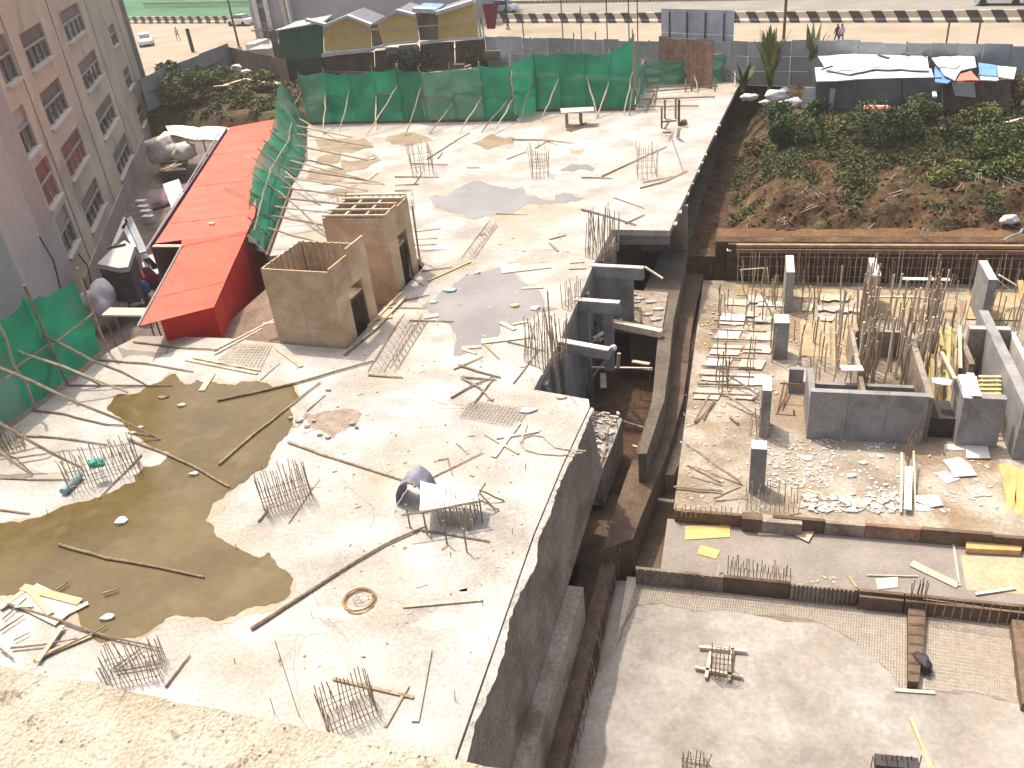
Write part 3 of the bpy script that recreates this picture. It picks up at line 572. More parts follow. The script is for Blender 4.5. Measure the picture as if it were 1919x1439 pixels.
for (x0, y0, x1, y1) in [(570, 262, 660, 257), (572, 278, 700, 275), (568, 300, 690, 300), (562, 322, 640, 316), (556, 345, 700, 340), (550, 362, 690, 357), (545, 382, 680, 372), (540, 402, 660, 385), (535, 420, 700, 408), (528, 438, 620, 425), (522, 462, 625, 463), (560, 330, 720, 345), (552, 352, 600, 384), (540, 390, 625, 450), (575, 248, 640, 266)]:
    br.append((P(x0, y0, 0)+Vector((-.3, 0, 1.0)), P(x1, y1, .05)))
net_screen('green net screen along the left edge of the deck beside the red roof', bs, tp, None, br, [NETG, NET, NET], seed=4, off=-.1, lean=ln, sag=.05)
bs = [P(-90, 905), P(0, 818), P(66, 768), P(128, 722), P(204, 657)]
tp = [3.2, 3.25, 3.4, 3.5, 3.0]
br = [(P(190, 722)+Vector((-4.6, .6, 3.4)), P(190, 722, .05)), (P(300, 822)+Vector((-6.0, 1.2, 3.6)), P(300, 822, .05)), (P(275, 722)+Vector((-4.3, 1.2, 2.5)), P(275, 722, .05)), (P(155, 878)+Vector((-4.2, 1.2, 2.8)), P(155, 878, .05)),
      (P(240, 735)+Vector((-5, .4, 3)), P(240, 735, .05)), (P(60, 890)+Vector((-2.2, 1, 1.8)), P(60, 890, .05))]
net_screen('near green net screen on dark poles at the lower left edge of the deck', bs, tp, None, br, [NET, NET, NETG], seed=5, off=-.35, pext=1.6, sag=.25)

# dark strips stand in for the shadow line at the foot of the nets
for i, px in enumerate([[(578, 231), (968, 224)], [(1005, 207), (1190, 204)], [(500, 480), (546, 352)]]):
    MB().beam(P(*px[0], .08), P(*px[1], .08), .12, .16).build('net_shadow_strip', PLYD, None, ['dark strip in place of shadow under the long far net', 'dark strip in place of shadow under the net right of the table', 'dark strip in place of shadow under the left edge net'][i], 'board')
# dark strip along the slab edge under the near left net
MB().prism([P(x, y, -.02) for x, y in [(0, 819), (130, 724), (205, 659), (178, 690), (120, 742), (0, 832)]], (0, 0, -.4)).build('slab_edge_strip', PLYD, None, 'dark strip along the slab edge under the near green net', 'board')

# ================================================================== PLYWOOD BOXES
def plybox(label, f0, f1, depth, z0, z1, lattice, zlow=None, door=(.35, .75)):
    t = thing('plywood_box', Vector((f0.x, f0.y, z0)), label, 'formwork box'); ax = (f1-f0); ax.z = 0; Wd = ax.length; ax.normalize(); ay = Vector((-ax.y, ax.x, 0)); th = .06; h = z1-z0
    o = Vector((f0.x, f0.y, z0))
    def pan(name, a, b, s0, s1, za, zb, m_=PLY): # panel on edge a->b between fractions, heights
        d = (b-a).normalized(); L = (b-a).length; nrm = d.cross(EZ); p, q = a+d*(L*s0+.004), a+d*(L*s1-.004)
        return MB().prism([p+Vector((0, 0, za)), q+Vector((0, 0, za)), q+Vector((0, 0, zb-.006)), p+Vector((0, 0, zb-.006))], nrm*-th).build(name, m_, t)
    A0, A1, A2, A3 = o, o+ax*Wd, o+ax*Wd+ay*depth, o+ay*depth
    for za, zb, k in ((0, h*.36, 2), (h*.36, h*.70, 2), (h*.70, h, 1)):
        for i in range(k): pan('panel', A0, A1, i/k, (i+1)/k, za, zb)
        for i in range(2): pan('panel', A2, A3, i/2, (i+1)/2, za, zb)
        for i in range(2): pan('panel', A3, A0, i/2, (i+1)/2, za, zb)
    d0, d1 = door
    pan('panel', A1, A2, 0, d0, 0, h*.7); pan('panel', A1, A2, d1, 1, 0, h*.7); pan('panel', A1, A2, 0, .5, h*.7, h+.12); pan('panel', A1, A2, .5, 1, h*.7, h+.35 if not lattice else h)
    for s in np.arange(.25, Wd, .32): MB().beam(A3+ax*float(s)-ay*.09+Vector((0, 0, h*.3)), A3+ax*float(s)-ay*.09+Vector((0, 0, h+.06)), .05, .07).build('stud', PLANK, t)
    for s in np.arange(.3, depth, .32): MB().beam(A0+ay*float(s)+ax*.09+Vector((0, 0, h*.3)), A0+ay*float(s)+ax*.09+Vector((0, 0, h+.05)), .05, .07).build('stud', PLANK, t)
    if lattice:
        for s in (.33, .66): MB().beam(A0+ax*Wd*s+ay*.1+Vector((0, 0, h+.03)), A3+ax*Wd*s-ay*.1+Vector((0, 0, h+.03)), .09, .08).build('cross_beam', PLANK, t)
        for s in (.02, .28, .55, .8, .98): MB().beam(A0+ay*depth*s+ax*.0+Vector((0, 0, h+.11)), A1+ay*depth*s-ax*.0+Vector((0, 0, h+.11)), .09, .07).build('cross_beam', PLANK, t)
    MB().prism([A0+ax*.15+ay*.15+Vector((0, 0, h*.55)), A1-ax*.15+ay*.15+Vector((0, 0, h*.55)), A2-ax*.15-ay*.15+Vector((0, 0, h*.55)), A3+ax*.15-ay*.15+Vector((0, 0, h*.55))], (0, 0, -.1)).build('inner_deck', PLYD, t)
    if not lattice:
        for q in ((.35, .5), (.75, .35)): MB().box(A0+ax*Wd*q[0]+ay*depth*q[1]+Vector((0, 0, h*.55+.1)), .3, .15, .06).build('batten', PLANK, t)
    return t
plybox('nearer open topped plywood formwork box with a doorway in its right side', P(524, 641), P(648, 652), 2.7, -.6, 3.05, False)
q1 = P(745, 546); q0 = q1-EXv*2.75
plybox('farther plywood formwork box with crossed timbers over its top', q0, q1, 2.65, -.6, 3.2, True)
MB().beam(P(672, 540, -.3), P(722, 541, -.3), .12, .1).build('plank', FOAM, None, 'pale plank spanning the hollow between the two plywood boxes', 'plank')
for i, (a, b) in enumerate([((690, 612), (752, 548)), ((700, 618), (760, 556))]): MB().beam(P(*a, .03+.05*i), P(*b, .03+.05*i), .12, .05).build('edge_board', PLY, None, ['inner edge board along the hollow right of the near plywood box', 'outer edge board along the hollow right of the near plywood box'][i], 'board')

# ================================================================== STARTER BAR CAGES
BARM = {}
def barmesh(h, m, r=.013):
    k = (round(h, 2), m.name, r)
    if k not in BARM:
        mb = MB(); mb.tube([(0, 0, 0), (0, 0, h)], r, 5); me = bpy.data.meshes.new('bar'); me.from_pydata(mb.v, [], mb.f); me.materials.append(m); BARM[k] = me
    return BARM[k]
def put_bar(parent, p, h, m, lean=(0, 0), r=.013, name='bar'):
    o = bpy.data.objects.new(name, barmesh(h, m, r)); col.objects.link(o); o.parent = parent; o.location = Vector(p)-Vector(parent.location)
    o.rotation_euler = (lean[0], lean[1], 0); return o
def cage(px, py, z, nu_, nv_, du, dv, h, label, m=REBAR, ang=0, lean=(0, 0), links=2, stub=0, name='starter_bar_cage', r=.014, jit=.06, seed=0, group='starter bar cages'):
    c = P(px, py, z); t = thing(name, c, label, 'rebar cage', group); rr = random.Random(seed+int(px))
    ca, sa = math.cos(R(ang)), math.sin(R(ang)); ax = EXv*ca+EYv*sa; ay = EYv*ca-EXv*sa
    if stub: MB().box(c+Vector((0, 0, stub/2)), nu_*du/2, nv_*dv/2, stub/2, ax, ay).build('stub', CONC, t)
    for i in range(nu_):
        for j in range(nv_):
            if 0 < i < nu_-1 and 0 < j < nv_-1: continue
            hh = round(h*rr.choice([.82, .9, 1, 1, 1.08]), 2)
            p = c+ax*((i-(nu_-1)/2)*du)+ay*((j-(nv_-1)/2)*dv); put_bar(t, p, hh, rr.choice([m, m, REBARL, REBAR]), (lean[0]+rr.gauss(0, jit), lean[1]+rr.gauss(0, jit)), r*(.8 if nu_ > 11 and r < .016 else 1))
    for k in range(links):
        z_ = h*(.18+.22*k); w_, d_ = (nu_-1)*du/2+.015, (nv_-1)*dv/2+.015
        q = [c+ax*(sx*w_)+ay*(sy*d_)+Vector((0, 0, z_)) for sx, sy in ((-1, -1), (1, -1), (1, 1), (-1, 1), (-1, -1))]
        MB().tube(q, .012, 4, False).build('stirrup', m, t)
    return t
# on the deck
cage(198, 893, 0, 20, 5, .105, .16, 1.05, 'long cage of starter bars with a teal cloth on it, at the left', REBARL, 38, (0, 0), jit=.05)
cage(540, 942, 0, 16, 5, .088, .13, 1.15, 'starter bar cage standing right of the murky puddle', REBAR, 38, (0, 0), jit=.035)
cage(862, 975, 0, 10, 4, .10, .18, .8, 'starter bar cage in front of the draped tarpaulin', REBARL, 0, (.05, -.06))
cage(255, 1262, 0, 15, 6, .085, .12, .7, 'starter bar cage near the parapet with poles laid across it', REBARL, 24, (0, 0), jit=.05)
cage(655, 1338, 0, 13, 6, .085, .12, .8, 'starter bar cage nearest the parapet, right of the centre', REBAR, 40, (0, 0), jit=.05)
cage(793, 326, 0, 6, 4, .24, .3, 1.75, 'tall starter bar cage below the far net, leftmost of the three on the far deck', REBAR, 20, (0, .02), 3)
cage(1013, 330, 0, 5, 4, .22, .28, 1.75, 'tall starter bar cage above the upper grey puddle, middle one of three', REBAR, 10, (0, .02), 3)
cage(1212, 330, 0, 5, 4, .25, .3, 1.75, 'tall starter bar cage with crossed poles, rightmost of the three on the far deck', REBARL, 10, (0, .04), 3)
cage(1022, 672, 0, 13, 6, .10, .18, 1.5, 'dense pale starter bars at the corner of the notch, by the leaning poles', REBARL, 60, (-.02, .04), 1, r=.017)
cage(1128, 476, 0, 12, 5, .12, .2, 1.9, 'dense pale starter bars at the far end of the notch', REBARL, 62, (-.02, .04), 1, r=.018)
cage(1072, 572, 0, 5, 2, .2, .3, 1.0, 'short row of starter bars halfway along the notch edge', REBAR, 60, (0, .05), 1)
cage(22, 842, 0, 8, 3, .11, .15, .55, 'low starter bars under the corner of the near green net', REBAR, 38, (0, 0))
cage(745, 388, 0, 6, 2, .35, .3, .8, 'row of short bars behind the lattice topped plywood box', REBAR, 0)
# fill of the long wall line behind the box
for i, (x, y) in enumerate([(640, 410), (655, 400)]): MB().tube([P(x, y), P(x, y)+Vector((0, 0, 1.2))], .02, 5).build('rod', REBAR, None, ['upright rod left of the lattice topped box', 'second upright rod behind the lattice topped box'][i], 'rod')
MB().tube([P(787, 490), P(789, 490)+Vector((0, 0, 2.6))], .05, 6).build('post', POLE, None, 'upright post at the right corner of the farther plywood box', 'post')
for i, (a, b, z) in enumerate([((778, 459), (818, 458), .25), ((778, 448), (820, 446), .5), ((776, 434), (826, 428), .9)]): MB().beam(P(*a, z), P(*b, z), .08, .05).build('board', PLANK, None, ['lowest short board right of the farther plywood box', 'middle short board right of the farther plywood box', 'top thin board right of the farther plywood box'][i], 'board')
MB().beam(P(770, 520), P(756, 385, 2.2), .07, .06).build('prop', POLE, None, 'long prop along the right side of the lattice topped box', 'prop')
blob('cloth', P(180, 868, .62), .26, .18, .14, TEAL, 3, label='teal cloth bundle resting on the long bar cage', cat='cloth')
a, b = P(118, 922, .13), P(150, 890, .13); MB().tube([a, a.lerp(b, .5), b], .12, 12).build('pipe_roll', PBLUE, None, 'pale blue roll lying beside the long bar cage', 'roll', smooth=False)
# draped tarpaulin on sticks with slate cloth
tp_ = thing('tarpaulin_shelter', P(840, 960), 'pale tarpaulin stretched low over sticks and a bar cage', 'shelter')
cs = [(792, 905), (862, 905), (905, 915), (893, 945), (868, 945), (792, 955)]
m = MB(); nx, ny = 16, 8
for j in range(ny+1):
    for i in range(nx+1):
        s, t_ = i/nx, j/ny; a = Vector((788+s*112, 903+8*s+2*math.sin(s*6), 0)); b = Vector((786+s*108, 957-18*s, 0)); q = a.lerp(b, t_)
        p = P(q.x, q.y, .72); p.z += .1*noise.noise(p*1.6)-.1*math.sin(math.pi*s)*.5; m.v.append(p)
for j in range(ny):
    for i in range(nx): q = j*(nx+1)+i; m.f.append((q, q+1, q+nx+2, q+nx+1))
m.build('sheet', TARPW, tp_, norm=False, smooth=True)
for x, y in [(760, 945), (792, 958), (870, 950), (898, 935), (830, 975), (868, 990)]: a = P(x, y, .78); MB().tube([Vector((a.x, a.y, 0)), a], .025, 5).build('stick', POLE, tp_)
MB().tube(wob(P(752, 965, .75), P(905, 938, .75), 5, .02, 4), .03, 5).build('ridge_stick', POLE, tp_)
bm_c = P(775, 930, .45); m = MB(); nseg = 22
for i in range(nseg+1):
    a = math.pi*(i/nseg)
    for j in range(9):
        t_ = j/8; rr_ = .62+.05*noise.noise(Vector((i*.3, j*.5, 1))); m.v.append(P(778, 945, .02)+EXv*(-rr_*math.cos(a)*.75-.05+.05*t_)+EZ*(rr_*math.sin(a)*1.35)+EYv*(t_*.75-.1))
for i in range(nseg):
    for j in range(8): q = i*9+j; m.f.append((q, q+1, q+10, q+9))
m.build('cloth_hood', DBLUE, None, 'slate blue cloth hood hung at the left end of the pale tarpaulin', 'cloth', norm=False, smooth=True)
for i, (x0, y0, x1, y1) in enumerate([(895, 918, 945, 938), (900, 925, 928, 955), (905, 940, 935, 955), (910, 905, 890, 940)]): MB().tube(wob(P(x0, y0, .4), P(x1, y1, .03), 4, .04, i), .025, 5).build('branch', POLE, None, ['bent branch reaching right from the tarpaulin', 'short branch below the bent one right of the tarpaulin', 'thin branch on the slab right of the tarpaulin', 'branch propping the right edge of the tarpaulin'][i], 'branch')

# ================================================================== LOOSE POLES AND BOARDS ON THE DECK
def pole(px, label, r=.045, m=POLE, z=None, taper=.6, cat='pole', name='pole', zs=None):
    pts = []; r *= .84
    for i, q in enumerate(px):
        zz = zs[i] if zs else (z if z is not None else r+.012); pts.append(P(q[0], q[1], zz))
    fine_ = [pts[0]]
    for a, b in zip(pts[:-1], pts[1:]):
        fine_ += wob(a, b, 4, .012, int(a.x*1000) % 999)[1:]
    k = len(fine_); return MB().tube(fine_, [r*(1-(1-taper)*i/(k-1)) for i in range(k)], 6).build(name, m, None, label, cat)
def plank(a, b, label, w_=.2, t_=.03, m=PLANK, z=.03, name='plank', cat='plank', z2=None):
    return MB().beam(P(*a, z), P(*b, z2 if z2 is not None else z), w_, t_).build(name, m, None, label, cat)
for px, lb, r in [
    ([(540, 828), (600, 850), (680, 875), (775, 906)], 'long crooked pole running to the slate cloth hood', .05),
    ([(470, 1178), (560, 1120), (640, 1068), (720, 1020), (800, 985)], 'longest bent pole lying across the middle of the near deck', .06),
    ([(790, 993), (850, 1002), (918, 1014)], 'pole lying just below the tarpaulin shelter', .04),
    ([(407, 750), (500, 730), (560, 716), (630, 695), (700, 676)], 'long pole over the right corner of the murky puddle, below the plywood box', .055),
    ([(410, 870), (470, 818), (525, 775), (600, 716)], 'pole slanting out of the upper right of the murky puddle', .05),
    ([(110, 1020), (200, 1046), (300, 1063), (382, 1081)], 'pale crooked pole lying in the murky puddle', .05),
    ([(240, 822), (300, 845), (360, 872), (430, 912)], 'pole from the deck into the narrow middle of the murky puddle', .055),
    ([(240, 810), (295, 818)], 'short pole at the upper left tip of the murky puddle', .035),
    ([(60, 768), (120, 775), (200, 795), (238, 797)], 'dark pole at the foot of the near green net', .045),
    ([(30, 815), (110, 820), (200, 833)], 'pole reaching the long bar cage from the left', .045),
    ([(0, 850), (30, 858), (62, 888)], 'thin pole at the far left edge above the bar cage', .035),
    ([(0, 895), (60, 898), (130, 898)], 'pole ending at the pale blue roll', .04),
    ([(0, 955), (55, 962)], 'short pole at the left edge above the murky puddle', .04),
    ([(265, 852), (185, 934)], 'straight pole along the right side of the long bar cage', .035),
    ([(120, 722), (200, 722), (322, 722)], 'pole lying level above the murky puddle', .04),
    ([(180, 673), (270, 680), (362, 696)], 'pole below the trestle, left of the paired beams', .05),
    ([(250, 640), (330, 650), (410, 655)], 'pole along the deck edge in front of the red shed', .05),
    ([(310, 1287), (356, 1227)], 'short dark pole right of the bar cage by the parapet', .04),
    ([(484, 977), (502, 955)], 'short dark pole at the left foot of the cage right of the puddle', .04),
    ([(541, 980), (600, 897)], 'thin rod along the right side of the cage right of the puddle', .02),
    ([(488, 712), (525, 680)], 'thin stick above the right corner of the murky puddle', .02),
    ([(575, 770), (610, 740)], 'thin stick above the brown rubble stain', .025),
    ([(775, 911), (850, 875), (905, 848)], 'straight pale pole rising right from the cloth hood', .03),
    ([(820, 862), (842, 858)], 'shortest stick above the tarpaulin', .025),
    ([(838, 858), (848, 890)], 'small stick crossing the straight pale pole', .025),
    ([(855, 830), (878, 850)], 'small stick nearest the yellow offcuts', .025),
    ([(1090, 392), (1140, 405), (1192, 421)], 'dark pole on the bright deck near the edge corner', .06),
    ([(1150, 370), (1208, 390)], 'thin stick above the dark pole by the edge corner', .03),
    ([(1172, 418), (1208, 402)], 'short pole beside the dark pole by the edge corner', .05),
    ([(1090, 332), (1148, 334)], 'short pole left of the crossed pole cage', .05),
    ([(1128, 330), (1250, 274)], 'long pole leading up to the right from the crossed pole cage', .05),
    ([(1200, 352), (1245, 340), (1288, 320)], 'pole right of the crossed pole cage', .05),
    ([(1205, 342), (1262, 330)], 'thinner pole just above the one right of the crossed pole cage', .035),
    ([(960, 261), (1020, 262), (1075, 268)], 'long dark pole in front of the table on the far deck', .06),
    ([(1003, 278), (1030, 262)], 'short pole crossing the long dark pole by the table', .04),
    ([(1018, 262), (1045, 272)], 'second short pole crossing the long dark pole', .04),
    ([(950, 298), (986, 284)], 'stick left of the middle far cage', .04),
    ([(875, 314), (900, 314)], 'tiny stick between the left and middle far cages', .04),
    ([(740, 331), (822, 332)], 'pole at the foot of the left far cage', .045),
    ([(740, 357), (772, 356)], 'short pole above the upper left plywood box', .05),
    ([(775, 346), (792, 322)], 'short slanting stick at the foot of the left far cage', .04),
    ([(770, 306), (840, 308)], 'pole across the left far cage', .045),
    ([(820, 297), (830, 285)], 'tiny stick above the upper grey puddle', .04),
    ([(785, 345), (740, 347)], 'pale stick above the lattice topped box', .04),
    ([(800, 298), (880, 248)], 'longest slanting stick right of the left far cage', .045),
    ([(900, 440), (910, 438)], 'tiny twig below the upper grey puddle', .03),
    ([(930, 400), (990, 402)], 'thin stick at the lower edge of the upper grey puddle', .03),
    ([(720, 575), (760, 562), (805, 552)], 'dark stick left of the middle grey puddle', .04),
    ([(718, 576), (798, 577)], 'level stick left of the middle grey puddle', .035),
    ([(767, 600), (850, 602)], 'level stick below the middle grey puddle', .04),
    ([(765, 515), (795, 535)], 'short stick right of the hollow', .035),
    ([(790, 508), (848, 500)], 'stick above the yellow pole', .04),
    ([(675, 640), (702, 618)], 'stout stick at the corner of the hollow', .06),
    ([(645, 665), (675, 640)], 'second stout stick at the corner of the hollow', .06),
    ([(690, 702), (755, 707)], 'thick short pole below the ladder frame', .045),
    ([(860, 684), (900, 697), (938, 707)], 'upper pole of the crossed pile in front of the notch', .05),
    ([(865, 707), (900, 727), (922, 750)], 'lower pole of the crossed pile in front of the notch', .05),
    ([(866, 706), (930, 711)], 'middle pole of the crossed pile in front of the notch', .05),
    ([(845, 745), (880, 725), (925, 705)], 'left slanting pole of the crossed pile', .045),
    ([(888, 755), (925, 708)], 'right slanting pole of the crossed pile', .045),
    ([(850, 692), (905, 668)], 'thin pole above the crossed pile', .035),
    ([(905, 643), (935, 672)], 'stick below the wide board near the notch', .035),
    ([(950, 640), (1020, 657)], 'thin stick running to the notch corner bars', .03),
    ([(962, 718), (1010, 655)], 'pair of rods leaning by the notch corner bars', .03),
    ([(310, 662), (322, 640)], 'tiny rod on the deck edge by the red shed', .02)]:
    pole(px, lb, r)
pole([(1050, 735), (1032, 640), (1018, 575)], 'tall leaning pole crossing the notch edge, left of two', .045, zs=[-.6, 1.6, 3.0]); pole([(1048, 720), (1032, 650), (1026, 545)], 'tall leaning pole crossing the notch edge, right of two', .045, zs=[-.9, 1.2, 3.4])
for a, b, lb, w_, m_ in [
    ((755, 1137), (903, 1124), 'straight pale batten lying alone on the near deck', .07, POLEL),
    ((625, 1272), (775, 1307), 'dark batten laid over the bar cage nearest the parapet', .07, POLE),
    ((803, 1218), (778, 1352), 'long pale board right of the bar cage nearest the parapet', .16, SLAB),
    ((765, 1285), (722, 1362), 'thin pale batten right of the bar cage nearest the parapet', .06, POLEL),
    ((348, 674), (482, 700), 'left beam of the pale pair above the murky puddle', .12, PLANK),
    ((362, 670), (488, 694), 'right beam of the pale pair above the murky puddle', .10, PLANK),
    ((518, 652), (565, 687), 'pale plank in front of the near plywood box', .16, PLANK),
    ((378, 732), (398, 700), 'white offcut standing out of the upper edge of the murky puddle', .22, PLANK),
    ((400, 657), (516, 598), 'upper pole from the shed corner to the plywood box', .09, PLANK),
    ((402, 664), (490, 616), 'lower pole from the shed corner to the plywood box', .07, PLANK),
    ((492, 606), (522, 604), 'short board at the left foot of the near plywood box', .14, PLANK),
    ((940, 508), (1032, 497), 'wide pale board above the middle grey puddle', .5, PLANK),
    ((902, 640), (1000, 628), 'wide pale board below the middle grey puddle', .35, PLANK),
    ((865, 652), (902, 649), 'short pale board left of the wide one below the puddle', .18, PLANK),
    ((867, 654), (892, 662), 'small pale board leaning on the short one', .12, PLANK),
    ((938, 604), (965, 617), 'pale plank at the lower right of the middle grey puddle', .18, PLANK),
    ((960, 608), (990, 602), 'short plank right of the pale one by the grey puddle', .1, PLANK),
    ((978, 540), (1018, 538), 'short board right of the middle grey puddle', .16, PLANK),
    ((795, 594), (822, 590), 'short board left of the middle grey puddle', .3, PLANK),
    ((705, 597), (735, 592), 'short board by the hollow edge', .3, PLANK),
    ((802, 526), (882, 490), 'long yellow batten pointing at the ladder frame', .09, YEL),
    ((686, 338), (706, 323), 'pale board in the brown stain by the left net', .25, PLANK),
    ((1030, 455), (1045, 470), 'thin board by the far notch bars', .1, POLE),
    ((1060, 440), (1030, 448), 'second thin board by the far notch bars', .1, POLE),
    ((1068, 492), (1095, 490), 'short board beside the far notch bars', .14, PLANK), ((1066, 503), (1098, 502), 'lower short board beside the far notch bars', .12, PLANK),
    ((925, 856), (972, 792), 'long yellowish board of the offcut pile near the deck corner', .16, PLANK),
    ((908, 813), (972, 850), 'brown batten crossing the yellowish board', .07, POLEL),
    ((922, 822), (992, 812), 'level batten of the offcut pile near the deck corner', .07, PLANK),
    ((975, 828), (987, 795), 'short upright batten of the offcut pile', .06, PLANK),
    ((990, 812), (1010, 808), 'smallest batten of the offcut pile', .06, PLANK)]:
    plank(a, b, lb, w_, .035, m_, .03+.01*rnd.random())
# mats, ladder frames
def meshmat(name, px4, z, nu_, nv_, m_, label=None, cat=None, r=.012, parent=None, kind=None, wav=0):
    a, b, c, d = [P(x, y, z) for x, y in px4]; mb = MB()
    for i in range(nu_+1):
        t_ = i/nu_; p, q = a.lerp(b, t_), d.lerp(c, t_); mb.tube([p, q], r, 3, False)
    for j in range(nv_+1):
        t_ = j/nv_; p, q = a.lerp(d, t_)+Vector((0, 0, 2*r)), b.lerp(c, t_)+Vector((0, 0, 2*r)); mb.tube([p, q], r, 3, False)
    return mb.build(name, m_, parent, label, cat, kind=kind, norm=False)
meshmat('mesh_mat', [(885, 752), (990, 768), (968, 800), (862, 780)], .04, 16, 6, REBARL, 'steel mesh mat lying near the deck corner', 'mesh mat')
meshmat('mesh_mat', [(440, 645), (510, 645), (488, 690), (398, 685)], .04, 12, 9, REBARL, 'steel mesh mat lying in front of the red shed', 'mesh mat')
def ladder(a, b, wpx, label, z=.04, n=10, zig=True):
    p, q = P(*a, z), P(*b, z); d = (q-p).normalized(); s = Vector((-d.y, d.x, 0))*wpx; t = thing('rebar_lattice', p, label, 'rebar frame')
    for k, h in ((0, 0), (1, 0), (.5, .3)): MB().tube([p+s*k+Vector((0, 0, h)), q+s*k+Vector((0, 0, h))], .014, 4).build('chord', REBAR, t)
    L = (q-p).length; m = MB()
    for i in range(n):
        u_, v_ = p+d*(L*i/n), p+d*(L*(i+1)/n); m.tube([u_, u_.lerp(v_, .5)+s*.5+Vector((0, 0, .3)), v_+s, v_+s*.5+Vector((0, 0, .3)), v_], .01, 3, False)
    m.build('lacing', REBAR, t, norm=False); return t
ladder((888, 484), (932, 422), .6, 'lattice rebar frame lying below the upper grey puddle')
ladder((720, 695), (775, 600), .6, 'lattice rebar frame lying left of the middle grey puddle')
ladder((745, 690), (800, 602), .3, 'narrower lattice frame lying right of its twin by the middle puddle')
# hose, coil, scraps
hp = [(1098, 845), (1060, 842), (1040, 838), (1028, 828), (1018, 818), (1000, 815), (982, 820), (976, 832), (985, 843), (1010, 850), (1050, 853), (1092, 848)]
MB().tube([P(x, y, .03) for x, y in hp], .018, 6).build('hose', POLEL, None, 'pale looped hose lying at the deck corner edge', 'hose')
t = thing('wire_coil', P(673, 1124), 'rusty coil of wire lying alone on the near deck', 'wire coil'); c = P(673, 1124, .03)
for k in range(5):
    r_ = .34+.03*(k % 3); o_ = Vector((rnd.uniform(-.03, .03), rnd.uniform(-.03, .03), .012*k)); MB().tube([c+o_+Vector((math.cos(a*math.pi/12)*r_, math.sin(a*math.pi/12)*r_*(1.15 if k % 2 else .95), 0)) for a in range(25)], .012, 4, False).build('loop', RUSTY, t)
MB().tube([c+Vector((math.cos(a*.5)*.02*a, math.sin(a*.5)*.018*a, .05)) for a in range(13)], .011, 4).build('loop', RUSTY, t)
def scrap(x, y, sx, sy, m_, label, z=.02, seed=0, nm='scrap', cat='scrap', t_=.03, lift=.06):
    r = random.Random(seed+int(x)); c = P(x, y, z); n_ = 7; mb = MB(); pts = [c+Vector((math.cos(i*2*math.pi/n_)*sx*r.uniform(.6, 1.1), math.sin(i*2*math.pi/n_)*sy*r.uniform(.6, 1.1), r.uniform(0, lift)+t_)) for i in range(n_)]
    top = c+Vector((0, 0, lift+t_)); mb.v = [top]+pts+[Vector((p.x, p.y, z)) for p in pts]
    mb.f = [(0, 1+i, 1+(i+1) % n_) for i in range(n_)]+[(1+i, 1+n_+i, 1+n_+(i+1) % n_, 1+(i+1) % n_) for i in range(n_)]; return mb.build(nm, m_, None, label, cat)
for x, y, sx, sy, m_, lb in [(228, 977, .18, .16, WHITE, 'crumpled white scrap floating in the wide part of the murky puddle'), (363, 889, .16, .1, WHITE, 'small white bag scrap at the narrow middle of the murky puddle'),
    (204, 1158, .2, .13, FOAM, 'torn white sack at the lower edge of the murky puddle'), (341, 760, .16, .11, PLANK, 'pale offcut in the upper part of the murky puddle'), (307, 745, .2, .1, POLE, 'faint brown offcut in the upper part of the murky puddle'),
    (1004, 578, .22, .2, WHITE, 'bright white scrap at the right end of the middle grey puddle'), (965, 574, .24, .14, mat('lemon_scrap', (.6, .55, .25)), 'pale yellow scrap in the middle grey puddle'), (813, 567, .16, .1, WHITE, 'small white scrap at the left end of the middle grey puddle'),
    (842, 545, .3, .2, PBLUE, 'small greyish heap in the middle grey puddle'), (250, 812, .14, .06, WHITE, 'white splinter at the upper left tip of the murky puddle'), (264, 803, .12, .05, WHITE, 'smaller white splinter beside the tip of the murky puddle'),
    (616, 731, .12, .08, WHITE, 'tiny pale stone above the brown rubble stain'), (990, 770, .3, .15, WHITE, 'white plaster heap beside the corner mesh mat'), (1052, 745, .18, .12, PLANK, 'small pale offcut near the deck corner'),
    (698, 298, .22, .14, FOAM, 'white paper scrap in the far brown stain'), (895, 512, .15, .1, WHITE, 'pale crumb by the upper edge of the middle puddle')]:
    scrap(x, y, sx, sy, m_, lb)
for i, (x, y, s_) in enumerate([(560, 790, .14), (575, 800, .1), (588, 790, .1), (600, 815, .12), (615, 820, .12), (660, 795, .12), (668, 802, .09), (545, 785, .1)]):
    scrap(x, y, s_, s_*.7, SPILL, ['rubble lump at the left end of the brown stain', 'small rubble lump under the left end of the brown stain', 'rubble lump on the left half of the brown stain', 'rubble lump below the brown stain', 'lowest rubble lump of the brown stain', 'rubble lump at the right end of the brown stain', 'tiny lump at the right end of the brown stain', 'leftmost rubble lump by the murky puddle edge'][i], seed=i, cat='rubble', nm='rubble')
for i, px in enumerate([[(560, 795), (580, 775), (600, 790)], [(568, 812), (590, 805), (600, 820)], [(545, 798), (558, 800), (572, 780)]]): pole(px, ['bent wire on the brown rubble stain', 'lower bent wire by the brown rubble stain', 'wire at the left end of the brown rubble stain'][i], .012, REBARL, cat='wire', name='wire')
